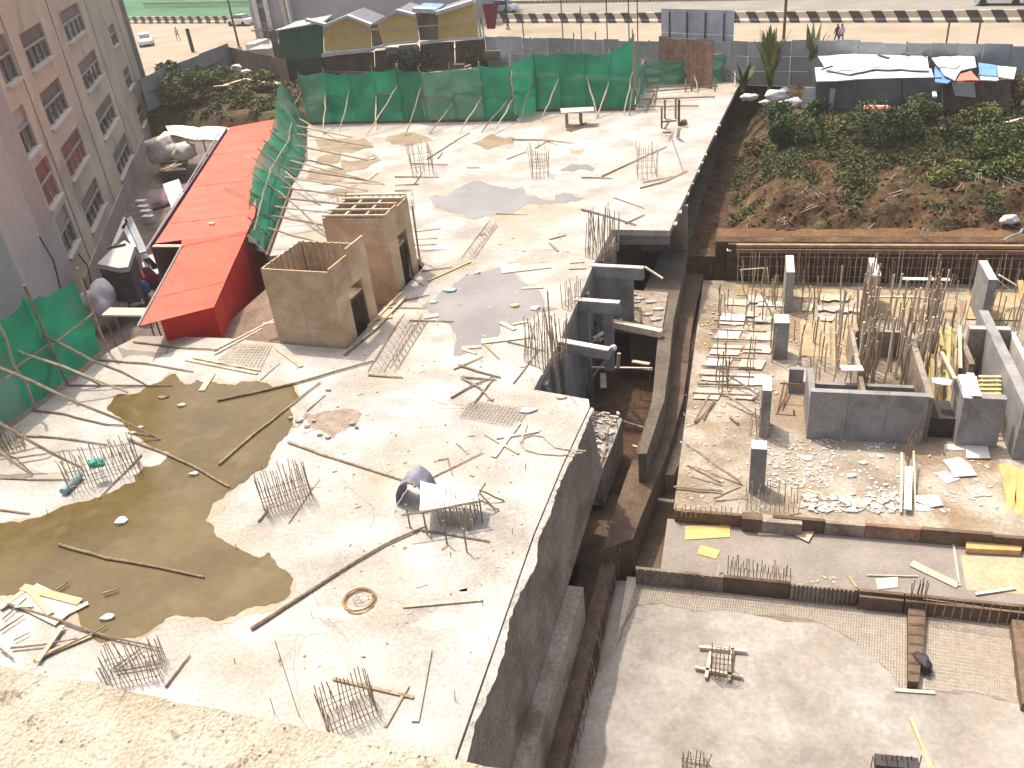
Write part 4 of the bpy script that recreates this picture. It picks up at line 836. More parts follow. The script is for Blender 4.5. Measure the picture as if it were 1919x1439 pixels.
# pile of boards at the lower left
for i, (a, b, lb, w_, m_, z) in enumerate([((42, 1100), (150, 1128), 'brown plank along the top of the lower left board pile', .22, PLY, .1), ((45, 1112), (128, 1152), 'wide pale board in the lower left pile', .75, PLANK, .06), ((0, 1140), (55, 1100), 'board leaning to the left edge in the lower left pile', .16, PLANK, .08),
        ((55, 1105), (95, 1150), 'plank crossing under the wide pale board', .16, PLY, .13), ((62, 1235), (172, 1190), 'plank at the bottom of the lower left pile', .12, PLY, .06), ((70, 1240), (118, 1172), 'short plank crossing the bottom one of the lower left pile', .12, PLANK, .1), ((105, 1160), (165, 1130), 'splintered plank right of the wide pale board', .14, PLANK, .05), ((100, 1190), (118, 1178), 'stubby offcut in the lower left pile', .14, PLANK, .08), ((28, 1137), (62, 1136), 'thin lath left of the wide pale board', .06, PLANK, .12)]):
    plank(a, b, lb, w_, .03, m_, z)
for px, lb, r in [([(15, 1132), (120, 1165), (200, 1192), (298, 1214)], 'long pole across the lower left board pile', .045), ([(20, 1214), (80, 1208), (145, 1196)], 'level pole at the bottom of the lower left board pile', .035), ([(75, 1232), (170, 1188)], 'pole crossing the tail of the lower left pile', .035), ([(0, 1182), (45, 1152)], 'stick at the left edge by the board pile', .03), ([(0, 1215), (25, 1235)], 'stick nearest the parapet at the left edge', .03), ([(105, 1106), (128, 1090)], 'stick standing out of the puddle by the board pile', .035), ([(193, 1112), (222, 1103)], 'short stick in the murky puddle right of the board pile', .035), ([(170, 1190), (200, 1170)], 'stick below the torn white sack', .03), ([(212, 1252), (268, 1212)], 'crooked stick laid over the cage by the parapet', .035), ([(215, 1258), (302, 1243)], 'pale stick laid over the cage by the parapet', .035), ([(5, 1160), (50, 1120)], 'thin stick left of the wide pale board', .025), ([(25, 1200), (55, 1185)], 'short stick at the bottom left of the pile', .025)]:
    pole(px, lb, r, z=.09)
for i, px in enumerate([[(30, 858), (60, 853), (85, 850)], [(35, 868), (90, 858), (100, 850)], [(20, 850), (70, 838), (98, 845)]]): pole(px, ['bent rod left of the long bar cage, lowest of three', 'bent rod left of the long bar cage, middle of three', 'bent rod left of the long bar cage, top of three'][i], .02, REBARL, cat='rod', name='rod')
# little bent anchor wires sticking out of the near deck
for i, (x, y, h) in enumerate([(560, 1340, 2.2), (515, 1338, .5), (853, 1312, .3), (808, 1010, .2), (585, 1158, .2), (525, 1245, .15), (440, 1242, .15), (845, 1045, .2), (443, 1030, .2), (90, 965, .2), (960, 1000, .2), (905, 1135, .2), (700, 1120, .1), (985, 880, .2)]):
    MB().tube([P(x, y), P(x, y)+Vector((.02, 0, h))], .01, 4).build('anchor_wire', REBAR, None, ['tall thin wire standing by the parapet', 'short thick wire standing by the parapet', 'wire standing right of the pale boards'][i] if i < 3 else 'tiny tie wire standing out of the near deck', 'wire', None if i < 3 else 'tie wires in the near deck')
# table, form at the far right deck
tb = thing('table', P(1085, 232), 'rough work table standing by the far green net', 'table')
MB().prism([P(x, y, 1.0) for x, y in [(1050, 203), (1112, 200), (1113, 207), (1052, 211)]], (0, 0, -.08)).build('tabletop', PLANK, tb)
for x, y in [(1060, 211), (1089, 208), (1062, 205), (1086, 203)]: a = P(x, y, .95); MB().beam(Vector((a.x, a.y, 0)), a, .12, .12).build('leg', POLE, tb)
for i, (x, y) in enumerate([(1072, 238), (1085, 232), (1078, 240)]): MB().tube([P(x-10, y+6, .05), P(x+14, y-2, .05)], .05, 5).build('stick', POLE, None, ['stick on the deck left below the work table', 'stick on the deck right below the work table', 'stick on the deck under the middle of the work table'][i], 'stick')
fr_ = thing('column_form', P(1255, 248), 'small reddish column form with open sides near the far right corner of the deck', 'formwork')
for i, (x, y, h) in enumerate([(1240, 240, 1.3), (1272, 235, 1.6), (1266, 222, 1.3), (1246, 222, 1.2)]): a = P(x, y); MB().beam(a, a+Vector((0, 0, h)), .16 if i != 1 else .3, .1).build('upright', PLYD if i in (1,) else RUST, fr_)
for a, b, z in [((1242, 248), (1258, 248), .2), ((1242, 228), (1268, 226), .9), ((1246, 240), (1256, 224), .7)]: MB().beam(P(*a, z), P(*b, z), .1, .1).build('rail', RUST, fr_)
MB().tube([P(1248, 224, 1), P(1250, 224, 2.6)], .04, 5).build('pole', POLE, fr_)
MB().beam(P(1270, 257, .06), P(1273, 240, .8), .2, .05).build('pale_board', PLANK, fr_)
blob('lump', P(1281, 229, .15), .25, .2, .2, RUST, 5, label='brown lump right of the reddish column form', cat='lump')
# crossed rails at the upper right corner of the deck
for i, (a, b) in enumerate([((1212, 172), (1345, 161)), ((1205, 186), (1340, 181)), ((1195, 200), (1310, 198)), ((1222, 163), (1342, 156)), ((1225, 190), (1232, 162)), ((1208, 205), (1226, 170))]): MB().tube(wob(P(*a, .25), P(*b, .12), 5, .02, i), .055, 5).build('pole', POLE, None, ['second lowest level pole at the upper right deck corner', 'middle level pole at the upper right deck corner', 'lowest level pole at the upper right deck corner', 'top level pole at the upper right deck corner', 'short upright pole at the upper right deck corner', 'slanting pole at the step of the far net'][i], 'pole')
for i, (x, y) in enumerate([(1285, 172), (1296, 171), (1340, 171)]): MB().tube([P(x, y), P(x, y)+Vector((0, 0, .9))], .06, 5).build('stub_post', POLE, None, ['left stub post at the upper right deck corner', 'middle stub post at the upper right deck corner', 'right stub post at the upper right deck corner'][i], 'post')

# ================================================================== THE NOTCH: basement walls and beams below the deck
nw = thing('basement_wall', U(-6.3, 30, -5), 'grey concrete basement wall along the notch in the deck', 'wall')
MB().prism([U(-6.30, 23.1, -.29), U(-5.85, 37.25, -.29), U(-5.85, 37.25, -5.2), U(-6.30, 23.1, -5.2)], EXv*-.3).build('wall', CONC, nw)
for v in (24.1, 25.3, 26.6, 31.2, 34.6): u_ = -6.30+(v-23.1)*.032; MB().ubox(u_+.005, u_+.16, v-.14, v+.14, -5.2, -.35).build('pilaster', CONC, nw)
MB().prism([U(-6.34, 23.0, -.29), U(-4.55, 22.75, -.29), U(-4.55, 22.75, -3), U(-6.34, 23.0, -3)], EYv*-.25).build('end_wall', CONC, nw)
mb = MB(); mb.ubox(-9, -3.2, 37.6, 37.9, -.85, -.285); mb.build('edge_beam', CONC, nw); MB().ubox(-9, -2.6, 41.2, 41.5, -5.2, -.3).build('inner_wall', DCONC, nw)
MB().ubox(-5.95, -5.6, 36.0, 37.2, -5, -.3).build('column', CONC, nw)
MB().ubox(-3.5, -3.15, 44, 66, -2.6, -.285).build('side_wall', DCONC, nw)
for (a, b, wl, lb, dz) in [((1108, 497), (1206, 502), 2.6, 'farthest short concrete beam bridging the notch', .5), ((1076, 561), (1161, 567), 2.6, 'middle short concrete beam bridging the notch', .45), ((1043, 637), (1142, 655), 0, 'nearest short concrete beam bridging the notch', .35)]:
    p, q = P(*a), P(*b); t = thing('beam', p, lb, 'concrete beam'); MB().beam(p+Vector((0, 0, -dz/2)), q+Vector((0, 0, -dz/2)), .3, dz).build('beam_body', CONC, t); MB().beam(p+Vector((0, 0, .02)), q+Vector((0, 0, .02)), .27, .03).build('cement_cap', CONCL, t)
    if wl:
        d = (q-p).normalized(); L = (q-p).length-.1
        if '560' in str(a) or a[1] == 561:
            MB().beam(p+d*.55+Vector((0, 0, -dz-1.3)), p+d*.0+Vector((0, 0, -dz-1.3)), .18, 2.6).build('wall', CONC, t); MB().beam(p+d*1.15+Vector((0, 0, -dz-1.3)), p+d*(L-.2)+Vector((0, 0, -dz-1.3)), .18, 2.6).build('wall', CONC, t)
        else: MB().beam(p+Vector((0, 0, -dz-1.3)), p+d*(L-.35)+Vector((0, 0, -dz-1.3)), .18, 2.6).build('wall', CONC, t)
blob('cement_lump', P(1151, 522, -.9), .12, .1, .14, FOAM, 3, label='white lump on the grey wall under the farthest notch beam', cat='lump'); blob('rag', P(1149, 652, -.3), .14, .12, .12, FOAM, 5, label='pale rag at the end of the nearest notch beam', cat='rag')
MB().beam(P(1208, 500, -.05), P(1242, 522, -.4), .1, .06).build('batten', PLANK, None, 'broken batten hanging off the farthest notch beam', 'batten')
ld = thing('landing', P(1200, 590, -2.7), 'rubble strewn landing with a timber edge in the notch', 'landing')
MB().prism([P(x, y, -2.5) for x, y in [(1170, 542), (1252, 548), (1240, 622), (1152, 604)]], (0, 0, -.3)).build('platform', mat('rubble_floor', (.22, .165, .12), (.42, .35, .27), 2.5, .95, .6, 14, .4), ld)
MB().beam(P(1148, 606, -2.4), P(1240, 625, -2.4), .28, .3).build('edge_timber', PLANK, ld)
MB().beam(P(1200, 578, -2.4), P(1201, 612, -2.4), .08, .08).build('joist', PLYD, ld); MB().beam(P(1174, 575, -2.4), P(1202, 578, -2.4), .08, .08).build('joist', POLE, ld); MB().beam(P(1162, 602, -2.4), P(1175, 576, -2.4), .12, .08).build('joist', PLANK, ld)
MB().prism([P(1154, 620, -2.75), P(1200, 628, -2.75), P(1200, 628, -5.2), P(1154, 620, -5.2)], EYv*.3).build('support_wall', mat('moss_wall', (.13, .115, .07), (.19, .165, .11), 1, .95, .3), ld)
for i, (x, y) in enumerate([(1185, 553), (1200, 560), (1222, 566), (1235, 580), (1190, 566), (1215, 590), (1228, 600)]): scrap(x, y, .3, .12, SPILL, ['rubble slab at the far edge of the landing', 'rubble slab second from the far edge of the landing', 'rubble piece in the middle of the landing', 'rubble piece at the right of the landing', 'rubble piece at the left of the landing', 'rubble piece near the landing timber edge', 'rubble piece at the near right corner of the landing'][i], z=-2.48, seed=i, nm='rubble', cat='rubble')
# planks and props in the notch
for a, b, z0, z1, w_, m_, lb in [((1100, 718), (1148, 660), -4.6, -3.2, .1, PLANK, 'slanting plank at the foot of the basement wall'), ((1100, 688), (1222, 690), -3.4, -3.4, .08, PLANK, 'long rail crossing the notch'), ((1158, 690), (1160, 662), -3.3, -2.3, .14, PLANK, 'short upright board standing on the notch rail'),
        ((1185, 677), (1217, 682), -3.4, -3.4, .2, PLANK, 'stout plank over the brown mesh'), ((1195, 690), (1223, 694), -3.5, -3.5, .1, PLANK, 'thin plank right of the stout one over the brown mesh'), ((1130, 700), (1131, 727), -4.4, -4.6, .25, PLANK, 'pale board hanging down the basement wall'), ((1112, 634), (1140, 618), -2.6, -2.4, .2, PLANK, 'board leaning inside the middle notch room'),
        ((1120, 622), (1143, 628), -2.9, -2.9, .1, PLANK, 'level batten inside the middle notch room'), ((1108, 640), (1140, 632), -3, -3, .14, PLANK, 'lower batten inside the middle notch room'), ((1122, 615), (1125, 640), -2.9, -2.9, .05, PLANK, 'short upright batten inside the middle notch room'), ((1112, 660), (1085, 695), -2, -3.6, .1, PLANK, 'pale strut inside the nearest notch room'), ((1100, 625), (1118, 605), -3, -2.5, .22, BWALL, 'brown board inside the middle notch room')]:
    MB().beam(P(*a, z0), P(*b, z1), w_, .05).build('plank', m_, None, lb, 'plank')
for x, y, z0, h, lb in [(1085, 735, -5, 2.2, 'dark prop against the basement wall'), (1108, 870, -5, 3.6, 'tall black rod standing below the deck corner'), (1115, 590, -3, 1.4, 'dark pole in the doorway of the notch room')]:
    a = P(x, y, z0); MB().tube([a, a+Vector((0, 0, h))], .04, 5).build('prop', DARK, None, lb, 'prop')
# brown steel mesh floor below the notch
bmz = -5.05
t = thing('floor_mesh', P(1180, 780, bmz), 'rust brown steel mesh over the sunken floor below the notch', 'floor mesh')
meshmat('mesh', [(1120, 690), (1245, 700), (1215, 925), (1105, 915)], bmz, 60, 70, MESHB, parent=t, kind='stuff', r=.012)
meshmat('mesh', [(1165, 950), (1250, 965), (1225, 1045), (1120, 1040)], bmz-.2, 30, 30, MESHB, parent=t, kind='stuff', r=.012)
for i, (a, b) in enumerate([((1110, 772), (1235, 810)), ((1185, 835), (1235, 850)), ((1180, 928), (1262, 940)), ((1235, 800), (1225, 880)), ((1225, 930), (1218, 965)), ((1120, 900), (1140, 870))]):
    MB().beam(P(*a, -4.8), P(*b, -4.8), .1 if i != 2 else .14, .06).build('batten', PLANK if i == 2 else REBARL, None, ['long batten across the brown mesh', 'short batten on the brown mesh', 'pale batten at the near edge of the brown mesh', 'upright batten at the right of the brown mesh', 'short batten dropping off the pale one', 'short batten by the debris ledge'][i], 'batten')
# debris ledge under the deck corner
MB().prism([P(x, y, -3.4) for x, y in [(1108, 768), (1166, 784), (1150, 830), (1128, 880), (1070, 876), (1090, 820)]], (0, 0, -1.6)).build('concrete_ledge', mat('debris_ledge', (.25, .215, .18), (.48, .44, .39), 3, .95, .6, 14, .4), kind='structure', tri=True)
mb = MB()
for i in range(150):
    x, y = rnd.uniform(1075, 1160), rnd.uniform(775, 875)
    if x > 1160-(y-775)*.33 or x < 1108-(y-768)*.36: continue
    p = P(x, y, -3.38); a = rnd.uniform(0, 3.1); mb.box(p+Vector((0, 0, .03)), rnd.uniform(.04, .18), rnd.uniform(.02, .06), rnd.uniform(.01, .05), Vector((math.cos(a), math.sin(a), 0)), Vector((-math.sin(a), math.cos(a), 0)))
mb.build('debris', SPILL, None, 'pale debris strewn on the ledge under the deck corner', 'debris', kind='stuff')
for i, (a, b) in enumerate([((1110, 780), (1075, 870)), ((1148, 785), (1125, 870)), ((1108, 770), (1150, 782)), ((1112, 808), (1092, 790))]): MB().tube(wob(P(*a, -3.3), P(*b, -3.3), 4, .02, i), .03, 4).build('rod', REBAR, None, ['left rod along the debris ledge', 'right rod along the debris ledge', 'rod across the top of the debris ledge', 'bent rod on the debris ledge'][i], 'rod')
# starter rods along the lower floor's left side
for i in range(40):
    v = 11.5+i*.23; a = U(-3.5+.02*(v-11), v, -5.05); l = Vector((rnd.uniform(-.2, .1), rnd.uniform(-.25, .05), 0)); MB().tube([a, a+l+Vector((0, 0, rnd.uniform(.7, 1.2)))], .014, 4).build('starter_rod', REBAR, None, 'starter rod in the row along the left side of the poured concrete', 'rod', 'starter rods along the poured concrete')
# ================================================================== PIT: columns, walls, steps
def colm(tp4, hdown, label, cap=True, m_=CONC, zt=-2.0, name='concrete_column'):
    """tp4: u0,u1,v0,v1; top height zt; goes down hdown"""
    u0_, u1, v0, v1 = tp4; t = thing(name, U((u0_+u1)/2, (v0+v1)/2, zt-hdown), label, 'concrete column')
    MB().ubox(u0_, u1, v0, v1, zt-hdown, zt).build('shaft', m_, t)
    if cap: MB().ubox(u0_+.01, u1-.01, v0+.01, v1-.01, zt+.002, zt+.03).build('painted_lit_top', CONCL, t)  # paler cap puts the sunlit look of the top into colour
    return t
def cuv(x, y, z): p = P(x, y, z); return uv(p)
def col_px(x0, x1, yt, yb, zt, hdown, label, **k):           # near top edge at yb, far top edge at yt
    u0_, v0 = cuv(x0, yb, zt); u1, _ = cuv(x1, yb, zt); _, v1 = cuv((x0+x1)/2, yt, zt); return colm((u0_, u1, v0, max(v1, v0+.25)), hdown, label, zt=zt, **k)
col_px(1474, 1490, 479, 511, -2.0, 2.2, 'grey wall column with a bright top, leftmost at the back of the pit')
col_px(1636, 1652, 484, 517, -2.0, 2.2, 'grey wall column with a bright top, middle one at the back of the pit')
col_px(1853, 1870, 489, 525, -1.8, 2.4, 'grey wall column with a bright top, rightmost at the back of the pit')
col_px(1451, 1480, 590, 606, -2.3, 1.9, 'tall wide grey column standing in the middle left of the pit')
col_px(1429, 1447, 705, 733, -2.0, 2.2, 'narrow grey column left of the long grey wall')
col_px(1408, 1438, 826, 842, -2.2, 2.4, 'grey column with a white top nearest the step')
col_px(1480, 1507, 690, 692, -3.0, 1.2, 'short square grey column left of the long grey wall', cap=False)
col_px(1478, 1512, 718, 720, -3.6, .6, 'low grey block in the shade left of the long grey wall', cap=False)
# the long grey wall with the core behind it
H_ = thing('core_wall', U(4.5, 27.1, -4), 'long grey concrete wall of the lift core in the pit', 'wall')
for i in range(3): a = 2.62+i*1.28; MB().ubox(a, a+1.27, 27.0, 27.25, -4.0, -2.0+.0*i).build('wall_panel', CONC, H_)
MB().ubox(2.62, 2.84, 27.26, 29.4, -4, -2.4).build('side_wall', CONC, H_); MB().ubox(6.45, 6.46+.2, 27.26, 33.4, -4, -2.2).build('side_wall', DCONC, H_)
MB().ubox(2.62, 6.4, 29.2, 29.4, -4, -3.0).build('cross_wall', CONC, H_); MB().ubox(4.45, 4.6, 27.26, 33.4, -4, -2.6).build('middle_wall', DCONC, H_)
MB().ubox(2.9, 6.4, 27.3, 33.2, -4.0, -3.96).build('core_floor', DCONC, H_); MB().ubox(4.6, 6.4, 33.2, 33.4, -4, -2.8).build('far_wall', DCONC, H_)
J_ = thing('core_wall', U(8.3, 26.6, -4), 'grey concrete wall right of the dark opening in the pit', 'wall')
u0_, v0_ = cuv(1808, 745, -2); u1_, _ = cuv(1888, 748, -2)
MB().ubox(u0_, u1_, v0_, v0_+.3, -4, -2).build('wall_panel', CONC, J_); MB().ubox(u0_-.0, u0_+.22, v0_+.31, v0_+1.6, -4, -2.1).build('side_wall', CONC, J_)
MB().ubox(u1_+.35, u1_+.7, v0_-.6, v0_+6.5, -4, -1.9).build('side_wall', CONC, J_)
MB().ubox(6.7, u0_-.01, v0_+.5, v0_+1.7, -4, -3.2).build('recess_shadow_block', DARK, J_)  # near-black block stands for the wall's shadow in the opening
K_ = thing('core_wall', U(9, 32, -4), 'dark grey wall with a bright top at the right of the pit', 'wall')
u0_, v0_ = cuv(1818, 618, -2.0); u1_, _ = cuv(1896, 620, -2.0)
MB().ubox(u0_, u1_, v0_, v0_+.3, -4, -2.0).build('wall_panel', DCONC, K_); MB().ubox(u0_, u1_-.02, v0_+.02, v0_+.28, -1.998, -1.96).build('coping', CONCL, K_)  # pale strip paints the wall's top as sunlit
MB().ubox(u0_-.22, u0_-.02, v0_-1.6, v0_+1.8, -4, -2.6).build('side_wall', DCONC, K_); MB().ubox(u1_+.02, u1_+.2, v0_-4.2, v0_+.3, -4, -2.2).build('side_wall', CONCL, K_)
# footing at the step, formwork of the two steps
u0_, v0_ = cuv(1390, 970, -4.3); u1_, _ = cuv(1500, 972, -4.3)
Fm = thing('footing_form', U(1, 22.4, -4.45), 'brown and grey footing form set into the upper step', 'formwork'); MB().ubox(u0_, u0_+.62, 22.1, 22.44, -4.43, -3.9).build('side_board', PLYD, Fm); MB().ubox(u0_+.63, u1_, 22.1, 22.44, -4.43, -3.95).build('side_board', DCONC, Fm)
St = thing('step_formwork', U(4, 22.4, -4.45), 'brown board formwork along the upper step of the pit', 'formwork')
x = -1.7
for i, (wd, m_) in enumerate([(2.2, PLYD), (.9, None), (1.6, PLYD), (1.2, DCONC), (1.6, RUST), (2.0, PLYD), (2.6, PLYD), (3, PLYD), (3, PLYD), (4, PLYD)]):
    if m_ is not None: MB().ubox(x, x+wd-.02, 22.30, 22.438, -4.43, -3.97+.03*(i % 3)).build('board', m_, St)
    x += wd
S2 = thing('step_formwork', U(3, 20.2, -5.1), 'formwork along the lower step of the pit, boards and grey corrugated sheets', 'formwork')
u_ = lambda xx, yy: cuv(xx, yy, -4.6)[0]
for a, b, m_, corr in [(1192, 1357, DCONC, 0), (1357, 1480, PLYD, 2), (1482, 1610, DCONC, 1), (1612, 1698, PLYD, 0), (1700, 1990, PLYD, 0)]:
    ua, ub = cuv(a, 1062+(a-1190)*.135, -4.45)[0], cuv(b, 1062+(b-1190)*.135, -4.45)[0]; zt = -4.41 if corr != 2 else -4.4
    MB().ubox(ua, ub-.02, 19.87, 19.98, -5.08, zt).build('board', m_, S2)
    if m_ is PLYD and not corr: MB().ubox(ua, ub-.02, 19.76, 19.85, -5.08, zt-.12).build('waler', PLYD, S2)
    if corr == 1:
        k = int((ub-ua)/.12)
        for i in range(k): MB().ubox(ua+.03+i*.12, ua+.08+i*.12, 19.82, 19.868, -5.07, zt-.01).build('rib', DCONC, S2)
    if corr == 0 and a == 1192:
        for i in range(int((ub-ua)/.25)): MB().ubox(ua+.03+i*.25, ua+.07+i*.25, 19.83, 19.868, -5.07, zt-.01).build('rib', DCONC, S2)
def row_bars(label, a, b, n_, z, h, m_=REBAR, r=.014, jit=.06, rail=None, grp='starter bar rows', cat='rebar row'):
    p, q = P(*a, z), P(*b, z); t = thing('starter_bar_row', p, label, cat); 
    for i in range(n_): put_bar(t, p.lerp(q, (i+.5)/n_), round(h*rnd.choice([.85, 1, 1, 1.1]), 2), m_, (rnd.gauss(0, jit), rnd.gauss(0, jit)), r)
    for z_ in (rail or []): MB().tube([p+Vector((0, 0, z_)), q+Vector((0, 0, z_))], .012, 4).build('tie_bar', m_, t)
    return t
row_bars('row of starter bars standing in the lower step right of the grey form', (1358, 1104), (1480, 1122), 20, -5.1, 1.15, rail=(.3, .6), jit=.02)
row_bars('second row of starter bars behind the first in the lower step', (1360, 1090), (1482, 1108), 18, -5.1, 1.1, jit=.02)
row_bars('row of starter bars along the right end of the lower step', (1725, 1148), (1930, 1178), 12, -4.8, .75, rail=(.55,), jit=.03)
row_bars('row of short starter bars at the left end of the upper step', (1262, 968), (1385, 975), 13, -4.2, .55, m_=REBARL)
row_bars('starter bars round the footing form', (1395, 955), (1500, 962), 12, -4.0, .7, m_=REBARL)
row_bars('starter bars behind the footing form', (1392, 935), (1500, 945), 9, -4.0, .8, m_=REBARL)
# dark trench beam running down to the pour, with bars on top
tr = thing('beam_cage', P(1720, 1200, -5), 'dark rebar beam cage running from the lower step into the fresh concrete', 'beam cage')
MB().prism([P(x, y, -4.75) for x, y in [(1702, 1128), (1736, 1132), (1733, 1180), (1722, 1278), (1702, 1276)]], (0, 0, -.3)).build('form', PLYD, tr, tri=True)
for i in range(8): p = P(1706+4*(i % 4)*2, 1130+8*(i//4), -4.8); put_bar(tr, p, .95, MESHB, (rnd.gauss(0, .05), rnd.gauss(0, .05)))
for i in range(7): a = P(1703+i*.0, 1150+i*18, -4.7); b = P(1734-i*1.8, 1152+i*18, -4.7); MB().tube([a, b], .016, 4).build('stirrup', MESHB, tr)
tr2 = thing('beam_form', P(1910, 1230, -5), 'brown beam form at the far right of the lower floor', 'beam form')
MB().prism([P(x, y, -4.7) for x, y in [(1896, 1160), (1940, 1165), (1950, 1330), (1916, 1318)]], (0, 0, -.4)).build('form', PLYD, tr2, tri=True)
blob('dark_bundle', P(1730, 1240, -4.8), .22, .35, .2, DARK, 7, label='small dark bundle beside the beam cage at the edge of the pour', cat='bundle')
t = thing('floor_mesh', P(1500, 1150, -5.06), 'light steel mesh over the unpoured part of the lower floor', 'floor mesh')
meshmat('mesh', [(1192, 1095), (1712, 1150), (1712, 1300), (1150, 1240)], -5.02, 110, 26, REBARL, parent=t, kind='stuff', r=.010)
meshmat('mesh', [(1735, 1135), (1960, 1170), (1960, 1335), (1735, 1305)], -5.02, 50, 26, REBARL, parent=t, kind='stuff', r=.010)
sheet('mesh_floor', [(1175, 1080), (2000, 1160), (2000, 1345), (1660, 1300), (1150, 1240)], mat('mesh_floor_board', (.46, .40, .32), (.56, .50, .42), .8, .9, .1, 8, .15), z=-5.055, kind='structure')
sheet('mesh_floor', [(1800, 1040), (1990, 1050), (1990, 1120), (1812, 1105)], mat('tan_board_floor', (.36, .26, .16), (.44, .34, .22), 1, .9, .1, 8, .15), z=-4.445, kind='structure')
# small yoked cage in the poured floor
cg = cage(1352, 1262, -4.98, 6, 4, .11, .12, .95, 'small rebar cage with crossed yoke timbers in the poured floor', REBAR, 0, (.0, .0), 4, name='column_cage', jit=.015)
for a, b in [((1302, 1250), (1392, 1268)), ((1323, 1270), (1332, 1222)), ((1366, 1275), (1374, 1210)), ((1310, 1212), (1400, 1220))]: MB().beam(P(*a, -4.87), P(*b, -4.87), .09, .06).build('yoke_timber', PLANK, cg)
cage(1303, 1436, -4.98, 7, 2, .1, .2, .5, 'short bars at the bottom edge of the poured floor', REBAR, 0)
cr = thing('chair_row', P(1670, 1432, -4.95), 'row of dark bar chairs at the bottom edge of the poured floor', 'bar chairs')
for i in range(4): MB().box(P(1650+i*20, 1430+i*2, -4.8), .13, .16, .13).build('block', DARK, cr)
for i in range(6): put_bar(cr, P(1632+i*18, 1438, -4.98), .45, DARK)
# boards, plates and offcuts in the pit
def board(pts, z, label, m_, th=.03, nm='board', cat='board'):
    return MB().prism([P(x, y, z+th) for x, y in pts], (0, 0, -th)).build(nm, m_, None, label, cat)
for pts, z, lb, m_ in [([(1284, 985), (1368, 984), (1368, 1006), (1284, 1011)], -4.45, 'orange board on the middle level, left end', ORANGE), ([(1313, 1021), (1350, 1031), (1342, 1047), (1306, 1037)], -4.45, 'small orange offcut on the middle level, left end', ORANGE),
    ([(1420, 976), (1502, 975), (1494, 1000), (1420, 1003)], -4.45, 'whitish board below the footing form', PLANK), ([(1542, 932), (1560, 940), (1515, 1015), (1492, 1004)], -4.4, 'pale plank leaning over the upper step', mat('pink_plank', (.56, .41, .28), (.62, .48, .35), 2, .8)),
    ([(1810, 994), (1916, 998), (1914, 1032), (1811, 1027)], -4.44, 'thick orange board on the middle level, right end', ORANGE), ([(1641, 1084), (1683, 1081), (1682, 1100), (1645, 1104)], -4.45, 'small square board by the lower step', PLANK),
    ([(1712, 1050), (1798, 1092), (1792, 1101), (1704, 1059)], -4.43, 'pinkish plank lying towards the right of the middle level', MT['pink_plank']), ([(1770, 832), (1825, 834), (1825, 843), (1770, 842)], -4.0, 'narrow white board below the dark opening', FOAM), ([(1808, 830), (1850, 832), (1856, 858), (1812, 858)], -3.96, 'square white board below the right grey wall', FOAM),
    ([(1767, 862), (1798, 856), (1818, 870), (1831, 890), (1787, 893), (1781, 880)], -3.95, 'large white board in the middle right of the pit', FOAM), ([(1752, 886), (1772, 882), (1800, 897), (1775, 906)], -4.0, 'greyish white board under the large one', CONCL), ([(1805, 912), (1845, 905), (1850, 928), (1822, 932)], -4.0, 'tan board near the right of the upper step', SPILL),
    ([(1715, 928), (1758, 927), (1768, 946), (1745, 950), (1715, 938)], -3.96, 'white board right of the plank sided column', FOAM), ([(1715, 942), (1745, 950), (1742, 958), (1716, 956)], -4.0, 'smaller white board right of the plank sided column', FOAM), ([(1880, 868), (1900, 868), (1905, 885), (1882, 884)], -3.9, 'pale block above the orange timbers', SPILL)]:
    board(pts, z, lb, m_, .03 if 'thick' not in lb else .2)
for i, (x0, y0, x1, y1) in enumerate([(1878, 870, 1905, 992), (1890, 872, 1898, 990), (1902, 875, 1885, 990), (1912, 880, 1912, 1000), (1925, 880, 1900, 1000), (1935, 890, 1930, 1000)]): MB().beam(P(x0, y0, -3.4), P(x1, y1, -4.3), .22, .06).build('timber', ORANGE, None, 'orange timber board leaning in the fan at the right edge of the pit', 'timber', 'orange timber fan at the right edge')
